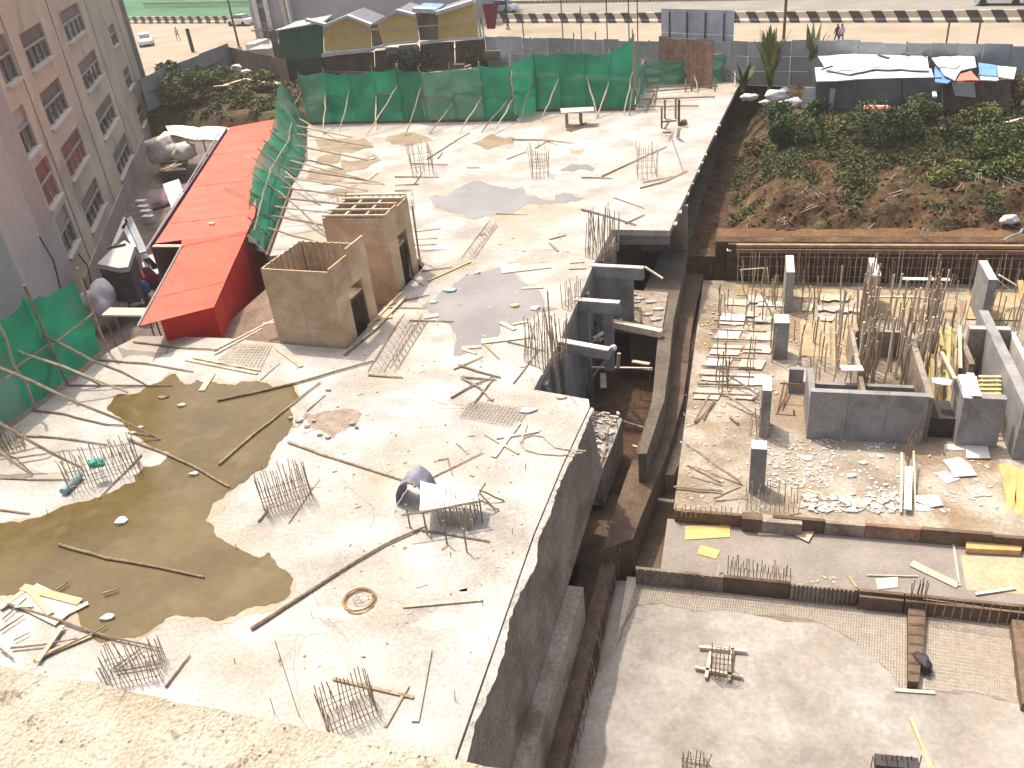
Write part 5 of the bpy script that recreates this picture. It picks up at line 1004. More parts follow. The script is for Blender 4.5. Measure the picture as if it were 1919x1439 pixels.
for a, b, z0, z1, w_, m_, lb in [((1784, 1000), (1798, 1098), -4.42, -4.42, .07, PLANK, 'long thin pale pole on the middle level'), ((1828, 1113), (1903, 1102), -4.4, -4.4, .09, PLANK, 'pale batten at the right end of the middle level'), ((1625, 1078), (1720, 1080), -4.41, -4.41, .03, POLEL, 'thin rod lying on the middle level'), ((1676, 1293), (1752, 1298), -4.95, -4.95, .1, PLANK, 'pale plank at the edge of the fresh concrete'),
        ((1705, 1345), (1748, 1442), -4.93, -4.93, .06, YEL, 'yellow pole lying on the fresh concrete'), ((1710, 1345), (1742, 1442), -4.955, -4.955, .04, PLANK, 'thin pale pole beside the yellow one on the fresh concrete'),
        ((1345, 1080), (1349, 1058), -4.45, -4.2, .06, PLANK, 'short peg at the end of the grey form'), ((1605, 1100), (1590, 1080), -4.42, -4.42, .05, YEL, 'small yellow offcut on the lower step'), ((1690, 848), (1688, 960), -3.4, -3.9, .07, PLANK, 'left plank beside the upright rebar strip'), ((1712, 845), (1716, 985), -3.4, -4.2, .06, PLANK, 'right plank beside the upright rebar strip'), ((1703, 875), (1701, 955), -3.5, -3.8, .22, FOAM, 'white strip between the two upright planks'),
        ((1690, 522), (1780, 524), -2.6, -2.6, .25, FOAM, 'white board resting on the back rebar wall'), ((1576, 690), (1617, 690), -2.4, -2.4, .38, FOAM, 'white board over the left half of the lift core'), ((1622, 556), (1726, 556), -2.2, -2.2, .12, PLANK, 'pale rail above the lift core'), ((1726, 558), (1758, 562), -2.3, -2.3, .08, PLANK, 'short rail right of the pale one above the lift core'),
        ((1872, 515), (1905, 535), -2.5, -3, .18, PLANK, 'upper pale plank leaning right of the back column'), ((1870, 524), (1890, 540), -2.6, -3.1, .14, PLANK, 'lower pale plank leaning right of the back column'), ((1912, 525), (1916, 560), -2.6, -3.2, .22, YEL, 'yellow plank at the right edge of the pit back'), ((1500, 962), (1470, 968), -4.0, -4.0, .05, POLE, 'dark stick on the footing form'),
        ((1362, 468), (1371, 468), -2.4, -2.4, .3, FOAM, 'white scrap at the left end of the back timber'), ((1505, 920), (1545, 935), -4, -4, .12, PLANK, 'pale board by the debris heap'), ((1510, 918), (1540, 926), -3.97, -3.97, .1, PLANK, 'second pale board by the debris heap'), ((1812, 702), (1826, 703), -1.9, -1.9, .25, CONCL, 'short pale block near the white cloth')]:
    MB().beam(P(*a, z0), P(*b, z1), w_, .04).build('plank', m_, None, lb, 'plank')
# leaning poles in the pit's left part
for i, (a, b, z0, z1, r_) in enumerate([((1285, 832), (1390, 904), -3.2, -3.9, .05), ((1288, 872), (1352, 905), -3.6, -3.9, .04), ((1262, 912), (1355, 920), -3.9, -3.9, .04), ((1388, 912), (1338, 934), -3.6, -3.9, .04), ((1355, 735), (1424, 780), -3.6, -3.9, .045), ((1345, 690), (1420, 740), -3.3, -3.8, .045), ((1424, 740), (1410, 748), -3.6, -3.9, .04), ((1368, 780), (1384, 793), -3.9, -3.9, .045), ((1330, 740), (1302, 790), -3.6, -3.9, .05), ((1340, 748), (1318, 785), -3.9, -3.9, .035), ((1425, 545), (1448, 595), -2.2, -3.9, .04)]):
    MB().tube(wob(P(*a, z0), P(*b, z1), 5, .015, i), r_, 5).build('pole', POLEL if i in (10,) else POLE, None, ['long dark pole slanting to the grey column nearest the step', 'shorter pole below the long dark one', 'level pole above the short starter bars', 'pole leaning right to the footing form', 'lower of the paired rails left of the narrow grey column', 'upper of the paired rails left of the narrow grey column', 'short end piece of the upper rail', 'short stick on the bright pit floor', 'timber along the shaded left edge of the pit floor', 'thin stick by the shaded left edge of the pit floor', 'yellowish prop slanting left of the tall wide column'][i], 'pole')
# timber line, rebar cage wall and posts at the back of the pit
bw = thing('rebar_wall', U(5, 40.6, -4), 'long dark rebar wall under a timber line at the back of the pit', 'rebar wall')
MB().ubox(-.6, 24, 40.7, 40.94, -4, -2.1).build('backing_board', mat('wet_brown_board', (.07, .038, .02), (.13, .075, .045), 1.2, .9, .3, 6, .4), bw)
MB().ubox(-.2, 24, 40.35, 40.55, -2.12, -1.98).build('top_timber', mat('brown_timber', (.24, .15, .08), (.38, .26, .15), 1.5, .85, .2), bw)
MB().ubox(-.2, 24, 40.56, 40.62, -2.5, -2.3).build('waler', RUST, bw)
for i in range(120): u_ = -.1+i*.18+rnd.uniform(-.1, .1); MB().tube([U(u_, 40.3+rnd.uniform(-.25, .1), -4.0), U(u_+rnd.uniform(-.06, .06), 40.35, -4+rnd.uniform(1.2, 2.0))], .02, 4).build('upright_bar', rnd.choice([REBAR, REBAR, REBARL]), bw)
for z_ in (-3.6, -3.1, -2.6): MB().tube([U(-.1, 40.38, z_), U(24, 40.38, z_)], .016, 4).build('tie_bar', REBAR, bw)
# upright props and bars all through the pit, each where it stands
core = []
for i in range(62): core.append((rnd.uniform(1562, 1748), rnd.uniform(600, 738), rnd.uniform(1.6, 3.1)))
def stand(x, y, h, m_, r_, label, cat, grp, z=-4.0, lean=.14, nm='prop'):
    a = P(x, y, z); b = a+Vector((rnd.gauss(0, lean), rnd.gauss(0, lean), h)); MB().tube(wob(a, b, 4, .015, int(x*7+y)), r_, 5).build(nm, m_, None, label, cat, grp)
for x, y, h in core: stand(x, y, h, rnd.choice([POLEL, POLEL, PLANK, POLE]), rnd.uniform(.025, .05), 'thin upright prop standing in the lift core behind the long grey wall', 'prop', 'props in the lift core')
for i in range(70): stand(rnd.choice([1615, 1620, 1632, 1745, 1752, 1740])+rnd.gauss(0, 5), rnd.uniform(580, 740), rnd.uniform(1.8, 3.1), rnd.choice([REBAR, POLE, POLEL]), .035, 'bar in the dense upright rows at the sides of the lift core', 'bar', 'bars at the sides of the lift core', nm='upright_bar', lean=.08)
for i in range(70): stand(rnd.uniform(1390, 1910), rnd.uniform(540, 650), rnd.uniform(.8, 2.0), rnd.choice([REBAR, REBARL, POLE]), rnd.uniform(.015, .03), 'thin upright bar on the tan deck at the back of the pit', 'bar', 'upright bars at the back of the pit', nm='upright_bar', lean=.1)
for i in range(40): 
    x = rnd.choice([1345, 1358, 1400, 1408, 1450, 1498, 1525])+rnd.gauss(0, 6); stand(x, rnd.uniform(570, 740), rnd.uniform(1.0, 1.9), rnd.choice([REBARL, POLE, POLEL, REBAR]), rnd.uniform(.02, .035), 'thin upright bar in the rows at the left of the pit', 'bar', 'upright bars in the left of the pit', nm='upright_bar', lean=.08)
for i in range(26): stand(rnd.uniform(1818, 1915), rnd.uniform(640, 745), rnd.uniform(.7, 1.8), rnd.choice([REBAR, POLEL, POLE]), .022, 'thin upright bar inside the dark grey core at the right of the pit', 'bar', 'bars in the right core', nm='upright_bar')
for i in range(20): stand(rnd.uniform(1528, 1618), rnd.uniform(668, 738), rnd.uniform(.7, 1.5), rnd.choice([POLEL, REBARL, CONCL]), .03, 'short pale upright at the left half of the lift core', 'bar', 'short uprights at the left of the core', nm='upright_bar', lean=.06)
for i in range(16): stand(1420+rnd.uniform(-18, 20), rnd.uniform(800, 832), rnd.uniform(.6, 1.1), REBARL, .018, 'starter bar behind the grey column nearest the step', 'bar', 'starter bars behind the nearest pit column', nm='upright_bar', lean=.04)
for i in range(8): stand(1700+rnd.uniform(-8, 12), rnd.uniform(850, 880), rnd.uniform(.7, 1.2), REBAR, .016, 'bar in the upright strip between two planks', 'bar', 'bars of the plank sided strip', nm='upright_bar', lean=.04)
# yellow shoring bundle, white cloths, yellow ladder deck
for i in range(13):
    x = 1765+rnd.uniform(-18, 30); y = rnd.uniform(740, 800); a = P(x, y, -4); b = P(x+rnd.uniform(-15, 15), y-rnd.uniform(70, 120), -3.2); MB().beam(a, b+Vector((0, 0, .8)), rnd.uniform(.06, .13), .06).build('timber', YEL if i % 4 else PLANK, None, 'yellow timber of the shoring bundle over the dark opening', 'timber', 'yellow shoring timbers')
for i, (a, b, z0, z1) in enumerate([((1767, 655), (1760, 610), -2.4, -2.0), ((1775, 720), (1780, 612), -2.6, -2.0), ((1765, 660), (1790, 710), -2.2, -1.8), ((1800, 690), (1798, 610), -2.6, -2.2)]): MB().beam(P(*a, z0), P(*b, z1), .12, .05).build('timber', YEL if i < 2 else PLANK, None, ['short yellow timber above the shoring bundle', 'long yellow timber above the shoring bundle', 'pale timber slanting over the shoring bundle', 'pale timber right of the yellow ones'][i], 'timber')
for pts, z, lb in [([(1795, 702), (1830, 705), (1822, 746), (1805, 744)], -1.9, 'white cloth hanging left of the dark recess'), ([(1830, 705), (1840, 742), (1818, 742), (1822, 712)], -1.85, 'white cloth hanging right of its twin'), ([(1746, 708), (1785, 712), (1782, 722), (1765, 720), (1748, 716)], -2.1, 'crumpled white cloth over the yellow timbers')]:
    MB().prism([P(x, y, z) for x, y in jag(pts, .08, 1, 4)], (0, 0, -.04)).build('cloth', FOAM, None, lb, 'cloth', tri=True)
yd = thing('ladder_deck', P(1855, 725, -3), 'small deck of yellow slats behind the right grey wall', 'deck')
for i in range(5): MB().beam(P(1834, 706+i*8, -2.4), P(1876, 706+i*8, -2.4), .13, .05).build('slat', YEL, yd)
for x in (1840, 1868): MB().beam(P(x, 704, -2.46), P(x, 742, -2.46), .06, .05).build('bearer', YEL, yd)
# formwork sheets on the upper pit floor
tan = mat('tan_deck_sheet', (.30, .23, .13), (.40, .32, .20), 1, .9, .2, 8, .2, rand=.12)
for i, (x0, y0, x1, y1) in enumerate([(1380, 530, 1470, 556), (1495, 535, 1600, 560), (1620, 540, 1740, 600), (1745, 560, 1800, 640), (1560, 600, 1620, 680), (1500, 600, 1555, 670), (1650, 545, 1735, 560), (1810, 545, 1912, 600), (1745, 600, 1800, 700)]):
    board([(x0, y0), (x1, y0+4), (x1, y1), (x0, y1-3)], -3.985+.004*i, ['tan deck sheet at the back left corner of the pit', 'tan deck sheet between the left and middle back columns', 'tan deck sheet behind the lift core', 'tan deck sheet right behind the lift core', 'tan deck sheet left of the lift core', 'tan deck sheet right of the tall wide column', 'narrow tan strip at the foot of the back rebar wall', 'tan deck sheet below the right back column', 'tan deck sheet along the right side of the lift core'][i], tan, .02, cat='deck sheet')
t = thing('floor_mesh', P(1770, 650, -3.95), 'close steel mesh lying right of the lift core', 'floor mesh'); meshmat('mesh', [(1745, 600), (1802, 602), (1806, 690), (1750, 690)], -3.93, 14, 22, REBARL, parent=t, kind='stuff', r=.012)
k = 0; places = []
for j in range(7):
    for i in range(2):
        x = 1300+18*(6-j)*.55+i*62+rnd.uniform(-4, 4); y = 560+j*28+rnd.uniform(-3, 3); w_, h_ = rnd.uniform(44, 56), rnd.uniform(12, 22)
        pts = jag([(x+8, y), (x+8+w_, y+2), (x+w_, y+h_), (x, y+h_-2)], .05, 1, k)
        board(pts, -3.96+.004*(k % 5), 'pale sheet in row %s from the back, %s, on the left pit floor' % (['one', 'two', 'three', 'four', 'five', 'six', 'seven'][j], ['left one' , 'right one'][i]), rnd.choice([PLANK, FOAM, SPILL, SPILL]), .02, nm='sheet', cat='sheet'); k += 1
for i, (x, y, w_, h_) in enumerate([(1535, 548, 60, 14), (1530, 570, 45, 12), (1535, 590, 30, 10), (1575, 575, 40, 10), (1500, 568, 25, 14), (1400, 552, 35, 12), (1395, 580, 30, 12)]): board(jag([(x, y), (x+w_, y+2), (x+w_-4, y+h_), (x+3, y+h_)], .1, 2, i), -3.93, ['pale crumpled sheet right behind the left back column', 'crumpled sheet second row by the left back column', 'small crumpled sheet third row by the left back column', 'crumpled sheet left of the middle back column', 'small pale sheet at the foot of the left back column', 'pale sheet far left at the back of the pit', 'second pale sheet far left at the back of the pit'][i], SPILL if i % 2 else PLANK, .04, nm='sheet', cat='sheet')
for i in range(9): j = i; MB().beam(P(1335+rnd.uniform(-5, 5)-i*4, 600+i*17, -3.9), P(1440+rnd.uniform(-6, 6)-i*4, 604+i*17, -3.9), .06, .06).build('joist', POLE, None, 'thin joist across the pale sheets on the left pit floor', 'joist', 'joists on the left pit floor')
for a, b, z0, z1 in [((1388, 505), (1432, 502), -2.3, -2.3), ((1388, 505), (1394, 545), -2.3, -4), ((1432, 502), (1425, 545), -2.3, -4), ((1438, 502), (1440, 530), -2.3, -3.6)]: MB().tube([P(*a, z0), P(*b, z1)], .03, 5).build('frame_bar', POLEL, None, 'thin pale bar of the open frame at the back left of the pit', 'bar', 'open frame at the back left')
# debris fields
def debris(label, n_, xr, yr, z, m_, s=(.03, .13), seed=0):
    r = random.Random(seed); mb = MB()
    for i in range(n_):
        x = xr[0]+(xr[1]-xr[0])*r.random(); y = yr[0]+(yr[1]-yr[0])*r.random(); a = r.uniform(0, 3.1); sz = r.uniform(*s)
        mb.box(P(x, y, z)+Vector((0, 0, sz*.2)), sz, sz*r.uniform(.2, .7), sz*r.uniform(.1, .3), Vector((math.cos(a), math.sin(a), 0)), Vector((-math.sin(a), math.cos(a), 0)))
    return mb.build('debris', m_, None, label, 'debris', kind='stuff')
debris('scattered pale debris heap right of the grey column nearest the step', 300, (1430, 1560), (822, 915), -4, SPILL, (.015, .1), 1)
debris('white rubbish line along the upper step', 150, (1500, 1690), (928, 960), -4, SPILL, (.03, .17), 2)
debris('fine litter on the tan pit floor', 90, (1530, 1700), (822, 925), -4, FOAM, (.02, .08), 3)
debris('light litter on the bright left pit floor', 160, (1275, 1440), (740, 965), -4, SPILL, (.02, .08), 4)
debris('grey litter near the white boards', 60, (1740, 1870), (850, 965), -4, CONCL, (.02, .09), 5)
debris('small wood chips on the lower step', 12, (1490, 1580), (1080, 1092), -4.45, PLANK, (.03, .08), 6)
debris('fine litter over the left pit floor', 150, (1310, 1520), (560, 740), -3.98, PLANK, (.02, .09), 7)
for i, (x, y, s) in enumerate([(1512, 860, .25), (1647, 856, .14), (1617, 868, .2), (1660, 910, .1), (1595, 893, .2), (1560, 770, .1), (1600, 577, .15)]): scrap(x, y, s, s*.7, FOAM, ['white lump in the debris heap of the pit', 'round white stone on the tan pit floor', 'pale block on the tan pit floor', 'small white stone left of the upright strip', 'flat pale offcut on the tan pit floor', 'pale crumb at the foot of the long grey wall', 'pale scrap on the tan sheets'][i], z=-4, seed=i, nm='stone', cat='stone')
rs = thing('rusty_frame', P(1455, 780, -4), 'rusty bar frame left of the long grey wall', 'frame')
for a, b, z0, z1 in [((1453, 776), (1488, 779), -4, -4), ((1488, 779), (1488, 768), -4, -3.8), ((1456, 776), (1470, 716), -4, -3.6), ((1466, 770), (1476, 718), -4, -3.6), ((1462, 718), (1530, 722), -3.2, -3.2)]: MB().tube([P(*a, z0), P(*b, z1)], .035, 5).build('bar', mat('rust_bar', (.14, .07, .035), (.2, .11, .06)), rs)

# ================================================================== FAR SIDE: barrier, fences, shacks, buildings
BL = 1.95
bar_ = thing('road_barrier', B0.copy(), 'long low road barrier painted in black and cream slanting blocks', 'barrier')
wh = MB(); bkk = MB()
def blockmesh():
    mb = MB(); L = BL/2-.02                                  # slanted block: foot, step and top
    prof = [(-.42, 0), (.42, 0), (.40, .22), (.16, .42), (.12, .95), (-.12, .95), (-.16, .42), (-.40, .22)]
    a = [bd*(0+z*.75)+bn*y+EZ*z for y, z in prof]; b = [p+bd*L for p in a]; n_ = len(a)
    mb.add(a+b, [tuple(range(n_)), tuple(range(2*n_-1, n_-1, -1))]+[(i, i+n_, (i+1) % n_+n_, (i+1) % n_) for i in range(n_)]); return mb
me0 = []
for m_ in (CRM, BLK):
    b_ = blockmesh(); me = bpy.data.meshes.new('block'); me.from_pydata(b_.v, [], b_.f); bm = bmesh.new(); bm.from_mesh(me); bmesh.ops.recalc_face_normals(bm, faces=bm.faces); bm.to_mesh(me); bm.free(); me.materials.append(m_); me0.append(me)
for i in range(-14, 250):
    o = bpy.data.objects.new('block', me0[i % 2]); col.objects.link(o); o.parent = bar_; o.location = bd*(i*BL/2)+Vector((0, 0, -.11))
MB().prism([B0+bd*-20+bn*.44+EZ*-.1, B0+bd*250+bn*.44+EZ*-.1, B0+bd*250-bn*.44+EZ*-.1, B0+bd*-20-bn*.44+EZ*-.1], (0, 0, -.3)).build('foot', CRM, bar_)
pf = thing('picket_fence', B0-bn*13.8, 'low picket railing on the verge beyond the far carriageway', 'railing')
mb = MB()
for i in range(330): p = B0+bd*(-25+i*.5)-bn*13.8+EZ*-.1; mb.beam(p, p+EZ*1.1, .16, .06)
mb.build('picket', BWALL, pf, kind='stuff'); MB().beam(B0+bd*-25-bn*13.75+EZ*.8, B0+bd*140-bn*13.75+EZ*.8, .06, .1).build('rail', BWALL, pf)
MB().beam(B0+bd*-40-bn*14.2+EZ*.0, B0+bd*62-bn*14.2+EZ*.0, .5, .5).build('kerb_wall', CRM, None, 'cream low wall along the verge beyond the far carriageway', 'wall')

# grey sheet fence along the road
def sheet_fence(label, px, hgt, rows, m_, step=1.45, name='sheet_fence', jy=.06, zb=-.15):
    pts = pathpts(px, step); t = thing(name, Vector((pts[0].x, pts[0].y, zb)), label, 'fence'); n_ = len(pts)
    for i in range(n_-1):
        a, b = pts[i], pts[i+1]; d = (b-a).normalized(); nrm = d.cross(EZ)
        for k in range(rows):
            z0 = zb+hgt*k/rows; z1 = zb+hgt*(k+1)/rows+(noise.noise(Vector((i*.5, 3, 0)))*jy*3+rnd.uniform(-jy, jy) if k == rows-1 else -.012); o_ = nrm*(.02*((i+k) % 2))
            MB().prism([a+d*.01+o_+EZ*z0, b-d*.01+o_+EZ*z0, b-d*.01+o_+EZ*z1, a+d*.01+o_+EZ*z1], nrm*.03).build('sheet', m_, t)
        if i % 2 == 0: MB().beam(a-nrm*.04+EZ*zb, a-nrm*.04+EZ*(zb+hgt+.05), .06, .06).build('post', DARK, t)
    for k in range(1, rows): MB().beam(pts[0]-nrm*.06+EZ*(zb+hgt*k/rows), pts[-1]-nrm*.06+EZ*(zb+hgt*k/rows), .05, .06).build('rail', DARK, t)
    return t
sheet_fence('grey metal sheet fence along the road behind the far green net', [(915, 124), (1080, 134), (1245, 142)], 2.7, 2, GREYM)
sheet_fence('grey metal sheet fence along the road behind the tarpaulin roofed shack', [(1250, 143), (1400, 156), (1560, 158), (1930, 178)], 3.0, 3, GREYM)
sheet_fence('grey sheet fence climbing beside the road at the upper left', [(277, 205), (330, 176), (438, 128)], 2.6, 2, mat('grey_fence_panel', (.22, .22, .20), (.29, .285, .265), .8, .8, .1, 6, .12), 2.6)
sheet_fence('brown grey wall panels between the upper left fence and the green shack', [(438, 128), (470, 136), (520, 148), (545, 155)], 2.2, 1, BWALL, 2.4)
# white zinc panel and rusty boards at the deck's far corner
zp = thing('zinc_hoarding', P(1310, 140), 'tall pale zinc hoarding with rusty boards in front, near the road fence', 'hoarding')
q0, q1 = P(1240, 139), P(1372, 150); dq = (q1-q0); dq.z = 0; Lq = dq.length; dq.normalize(); nq = dq.cross(EZ)
for i in range(6):
    for k in range(2):
        a, b = q0+dq*(Lq*i/6+.01), q0+dq*(Lq*(i+1)/6-.01); z0, z1 = 1.4+k*1.7, 1.4+(k+1)*1.7-.02
        if i >= 4: z0 -= .4*(1-k)
        MB().prism([a+EZ*z0, b+EZ*z0, b+EZ*z1, a+EZ*z1], nq*.04).build('panel', ZINC, zp)
for i in range(4): p = q0+dq*(Lq*(i+.5)/4)+nq*.1; MB().beam(p+EZ*-.1, p+EZ*4.6, .08, .08).build('post', DARK, zp)
for i in range(7):
    a, b = q0-EYv*3+dq*(Lq*.02+Lq*.105*i), q0-EYv*3+dq*(Lq*.02+Lq*.105*(i+1)-.02); top = 3.35-.05*i+rnd.uniform(-.08, .08)
    MB().prism([a+EZ*(-.1), b+EZ*-.1, b+EZ*top, a+EZ*top], nq*.04).build('rusty_board', RUST, zp)
# yellow shack row
Y0, Y1 = P(605, 143), P(912, 120)
ys_ = thing('shack_row', P(750, 132), 'row of yellow walled shacks with white edged zigzag roofs behind the far net', 'shack')
def vpoly(name, pts, m_, parent, off=0., th=.15, p0=Y0, p1=Y1):
    d = (p1-p0); d.z = 0; d.normalize(); nrm = Vector((d.y, -d.x, 0)); ps = [V(x, y, p0, p1)+nrm*off for x, y in pts]
    return MB().prism(ps, nrm*-th).build(name, m_, parent, tri=True)
ydir = (Y1-Y0).normalized(); yn = Vector((ydir.y, -ydir.x, 0))
for i, pts in enumerate([[(607, 100), (700, 98), (702, 141), (607, 146)], [(702, 96), (785, 86), (786, 135), (704, 141)], [(787, 82), (850, 78), (852, 128), (788, 134)], [(853, 78), (908, 72), (912, 122), (854, 128)]]): vpoly('lower_wall', pts, BWALL, ys_, 0)
vpoly('zinc_patch', [(722, 91), (744, 88), (746, 105), (726, 107)], GREYM, ys_, .05, .05); vpoly('zinc_patch', [(747, 85), (783, 82), (784, 108), (750, 108)], ZINC, ys_, .05, .05)
for pts in [[(607, 60), (620, 46), (653, 33), (693, 46), (696, 88), (608, 97)], [(706, 46), (745, 23), (778, 31), (785, 75), (718, 83)], [(820, 27), (888, 6), (897, 70), (822, 76)]]: vpoly('yellow_wall', pts, YWALL, ys_, .0, .15)
for pts in [[(694, 46), (706, 46), (718, 84), (696, 88)], [(779, 22), (820, 24), (822, 76), (786, 76)]]: vpoly('dark_infill', pts, DCONC, ys_, -.25, .1)
def vband(name, pl, w_, m_, off=.5, depth=.5, p0=Y0, p1=Y1, parent=ys_):
    for (a, b) in zip(pl[:-1], pl[1:]):
        p, q = V(*a, p0, p1)+yn*off*.5, V(*b, p0, p1)+yn*off*.5; MB().beam(p, q, depth, w_).build(name, m_, parent)
vband('awning', [(607, 102), (640, 97), (700, 91)], .28, FOAM, .5, 1.0); vband('awning', [(700, 89), (735, 80), (783, 76)], .14, FOAM, .5, 1.0); vband('awning', [(790, 80), (845, 72), (905, 70)], .14, FOAM, .5, .9)
vband('roof_trim', [(575, 36), (612, 46), (653, 29), (697, 46)], .22, FOAM, .3, .6); vband('roof_trim', [(702, 44), (745, 19), (780, 28)], .22, FOAM, .3, .6); vband('roof_trim', [(776, 17), (817, 19)], .35, FOAM, .3, 1.2); vband('roof_trim', [(818, 24), (890, 1)], .3, FOAM, .3, .9)
vband('gutter_pole', [(618, 60), (700, 54), (895, 41)], .1, PLANK, .7, .12); vband('corner_trim', [(897, 38), (902, 72)], .2, FOAM, .2, .2)
# roofs going back from the zigzag
for pl in ([(612, 46), (653, 29)], [(653, 29), (697, 46)], [(702, 44), (745, 19)], [(745, 19), (780, 28)], [(818, 24), (890, 1)]):
    a, b = V(*pl[0], Y0, Y1), V(*pl[1], Y0, Y1); MB().prism([a, b, b-yn*5, a-yn*5], (0, 0, -.06)).build('roof', mat('slate_roof_sheet', (.14, .15, .17), (.2, .21, .24)), ys_)
a, b = V(776, 17, Y0, Y1), V(817, 19, Y0, Y1); MB().prism([a-yn*.6, b-yn*.6, b-yn*4, a-yn*4], (0, 0, -.05)).build('tarp_roof', TARPB, ys_)
gs = thing('shack', P(560, 145), 'green walled shack with a white edged roof left of the yellow row', 'shack')
G0_, G1_ = P(524, 148), P(606, 143)
for pts in ([(522, 55), (604, 44), (606, 108), (524, 112)],): vpoly('green_wall', pts, GWALL, gs, 0, .15, G0_, G1_)
vpoly('lower_wall', [(524, 112), (606, 108), (606, 143), (545, 150)], mat('dark_green_wall', (.05, .075, .055), (.08, .10, .075)), gs, .01, .15, G0_, G1_)
a, b = V(520, 56, G0_, G1_), V(592, 43, G0_, G1_); MB().beam(a, b, .9, .12).build('roof_trim', FOAM, gs); MB().prism([a, b+Vector((.6, 0, 0)), b-yn*5, a-yn*5], (0, 0, -.06)).build('roof', GREYM, gs)
MB().prism([G0_+EZ*-.1, G0_-yn*4-Vector((1, 0, 0)), G0_-yn*4-Vector((1, 0, 0))+EZ*4.0, G0_+EZ*4.2], Vector((.1, 0, 0))).build('side_wall', mat('slate_green_wall', (.05, .07, .065), (.08, .1, .09)), gs)
# tall grey building behind the shacks
bb = thing('grey_building', P(640, 60), 'big slate grey building with white posts behind the yellow shacks', 'building'); D0, D1 = P(480, 70), P(900, 42)
dd = (D1-D0); dd.z = 0; dl = dd.length; dd.normalize(); dnn = Vector((dd.y, -dd.x, 0))
MB().prism([D0+dd*0+EZ*-.1, D1+EZ*-.1, D1+EZ*9, D0+EZ*9], dnn*-12).build('wall', mat('pale_slate_wall', (.38, .39, .42), (.45, .46, .49), .3, .9, .1), bb)
for s in (.035, .085, .16): MB().beam(D0+dd*(dl*s)+dnn*.3+EZ*-.1, D0+dd*(dl*s)+dnn*.3+EZ*9, .5, .5).build('post', FOAM if s < .1 else CONCL, bb)
MB().beam(D0+dd*(dl*.19)+dnn*.2+EZ*1.6, D0+dd*(dl*.19)+dnn*.2+EZ*6, 3.2, .3).build('white_panel', FOAM, bb)
MB().beam(D0+dnn*.5+EZ*.9, D0+dd*(dl*.16)+dnn*.5+EZ*.9, .8, .15).build('ledge', DCONC, bb)
for k in range(3): MB().box(D0+dd*(dl*.06)+dnn*.06+EZ*(2.5+k*2.2), .8, .05, .8, dd, dnn).build('window', GLASS, bb)
MB().prism([D0+dd*(dl*.25)+dnn*.04+EZ*1.2, D0+dd*(dl*.98)+dnn*.04+EZ*1.2, D0+dd*(dl*.98)+dnn*.04+EZ*1.5, D0+dd*(dl*.25)+dnn*.04+EZ*1.5], dnn*.1).build('dark_band', DCONC, bb)
# clutter between the road and the green shack
MB().box(P(500, 100, .6), 1.3, 1.5, .7).build('crate', GREYM, None, 'grey metal crate left of the green shack', 'crate'); MB().box(P(512, 118, .3), 1.0, 1.0, .45).build('box', DCONC, None, 'dark box on the ground left of the green shack', 'box')
MB().box(P(484, 88, .5), .6, 1.6, .6).build('cabinet', CONCL, None, 'pale cabinet beside the grey crate at the road', 'cabinet')
# red banner on its post
rb = thing('banner', P(922, 110), 'dark red banner hanging on a post by the road fence', 'banner')
MB().tube([P(912, 118), P(912, 118)+EZ*7.2], .07, 6).build('post', CONCL, rb); c_ = P(918, 118)
MB().prism([V(904, 8, c_, c_+ydir), V(934, 6, c_, c_+ydir), V(928, 54, c_, c_+ydir), V(913, 54, c_, c_+ydir)], yn*-.05).build('cloth', mat('maroon_cloth', (.26, .035, .05), (.32, .05, .065)), rb)
MB().prism([P(908, 95, 1.9), P(938, 95, 1.9), P(938, 118, .0), P(908, 118, .0)], (0, .1, 0)).build('metal_sheet', GREYM, None, 'leaning grey sheet at the foot of the red banner', 'sheet')
# street poles
def spole(x, y, h, r_, label, m_=DARK, extra=None):
    t = thing('street_pole', P(x, y, -.1), label, 'pole'); a = P(x, y, -.1); MB().tube([a, a+EZ*h], [r_, r_*.7], 8).build('mast', m_, t)
    MB().box(a+EZ*.15, .2, .2, .15).build('base', CRM, t); MB().tube([a+EZ*h, a+EZ*(h+.3)+bn*1.4], .05, 6).build('arm', m_, t); MB().box(a+EZ*(h+.32)+bn*1.6, .14, .35, .06).build('lamp_head', m_, t); return t
spole(1468, 80, 9, .13, 'brown street pole standing at the near edge of the road, right of centre', BARK); spole(952, 55, 9, .12, 'dark street pole behind the road fence near the red banner')
spole(449, 92, 9, .13, 'brown street pole at the upper left beside the road', BARK)
mb_s = MB()
for i, (x, y, h) in enumerate([(986, 72, 3.0), (1058, 66, 5.5), (1092, 62, 3), (1140, 68, 5), (1180, 62, 4.5), (1196, 62, 4), (998, 70, 1), (1078, 68, 1.2), (1118, 66, 1.2)]): MB().tube([P(x, y+56, -.1), P(x, y+56, -.1)+EZ*(h+1.5)], .05, 5).build('thin_post', BARK, None, 'thin bare post standing behind the far green net', 'post', 'thin posts behind the far net')
for i, (x, y) in enumerate([(1762, 84), (1818, 84)]): MB().tube([P(x, y+70, -.1), P(x, y+70, -.1)+EZ*3.9], .06, 5).build('thin_post', BARK, None, ['thin post above the fence over the white roofed shack', 'thin post above the fence over the red tarpaulin'][i], 'post')
MB().tube([P(362, 97, -.1), P(362, 97, -.1)+EZ*2.6], .22, 7).build('bollard', DARK, None, 'dark leaning post at the road edge upper left', 'post')

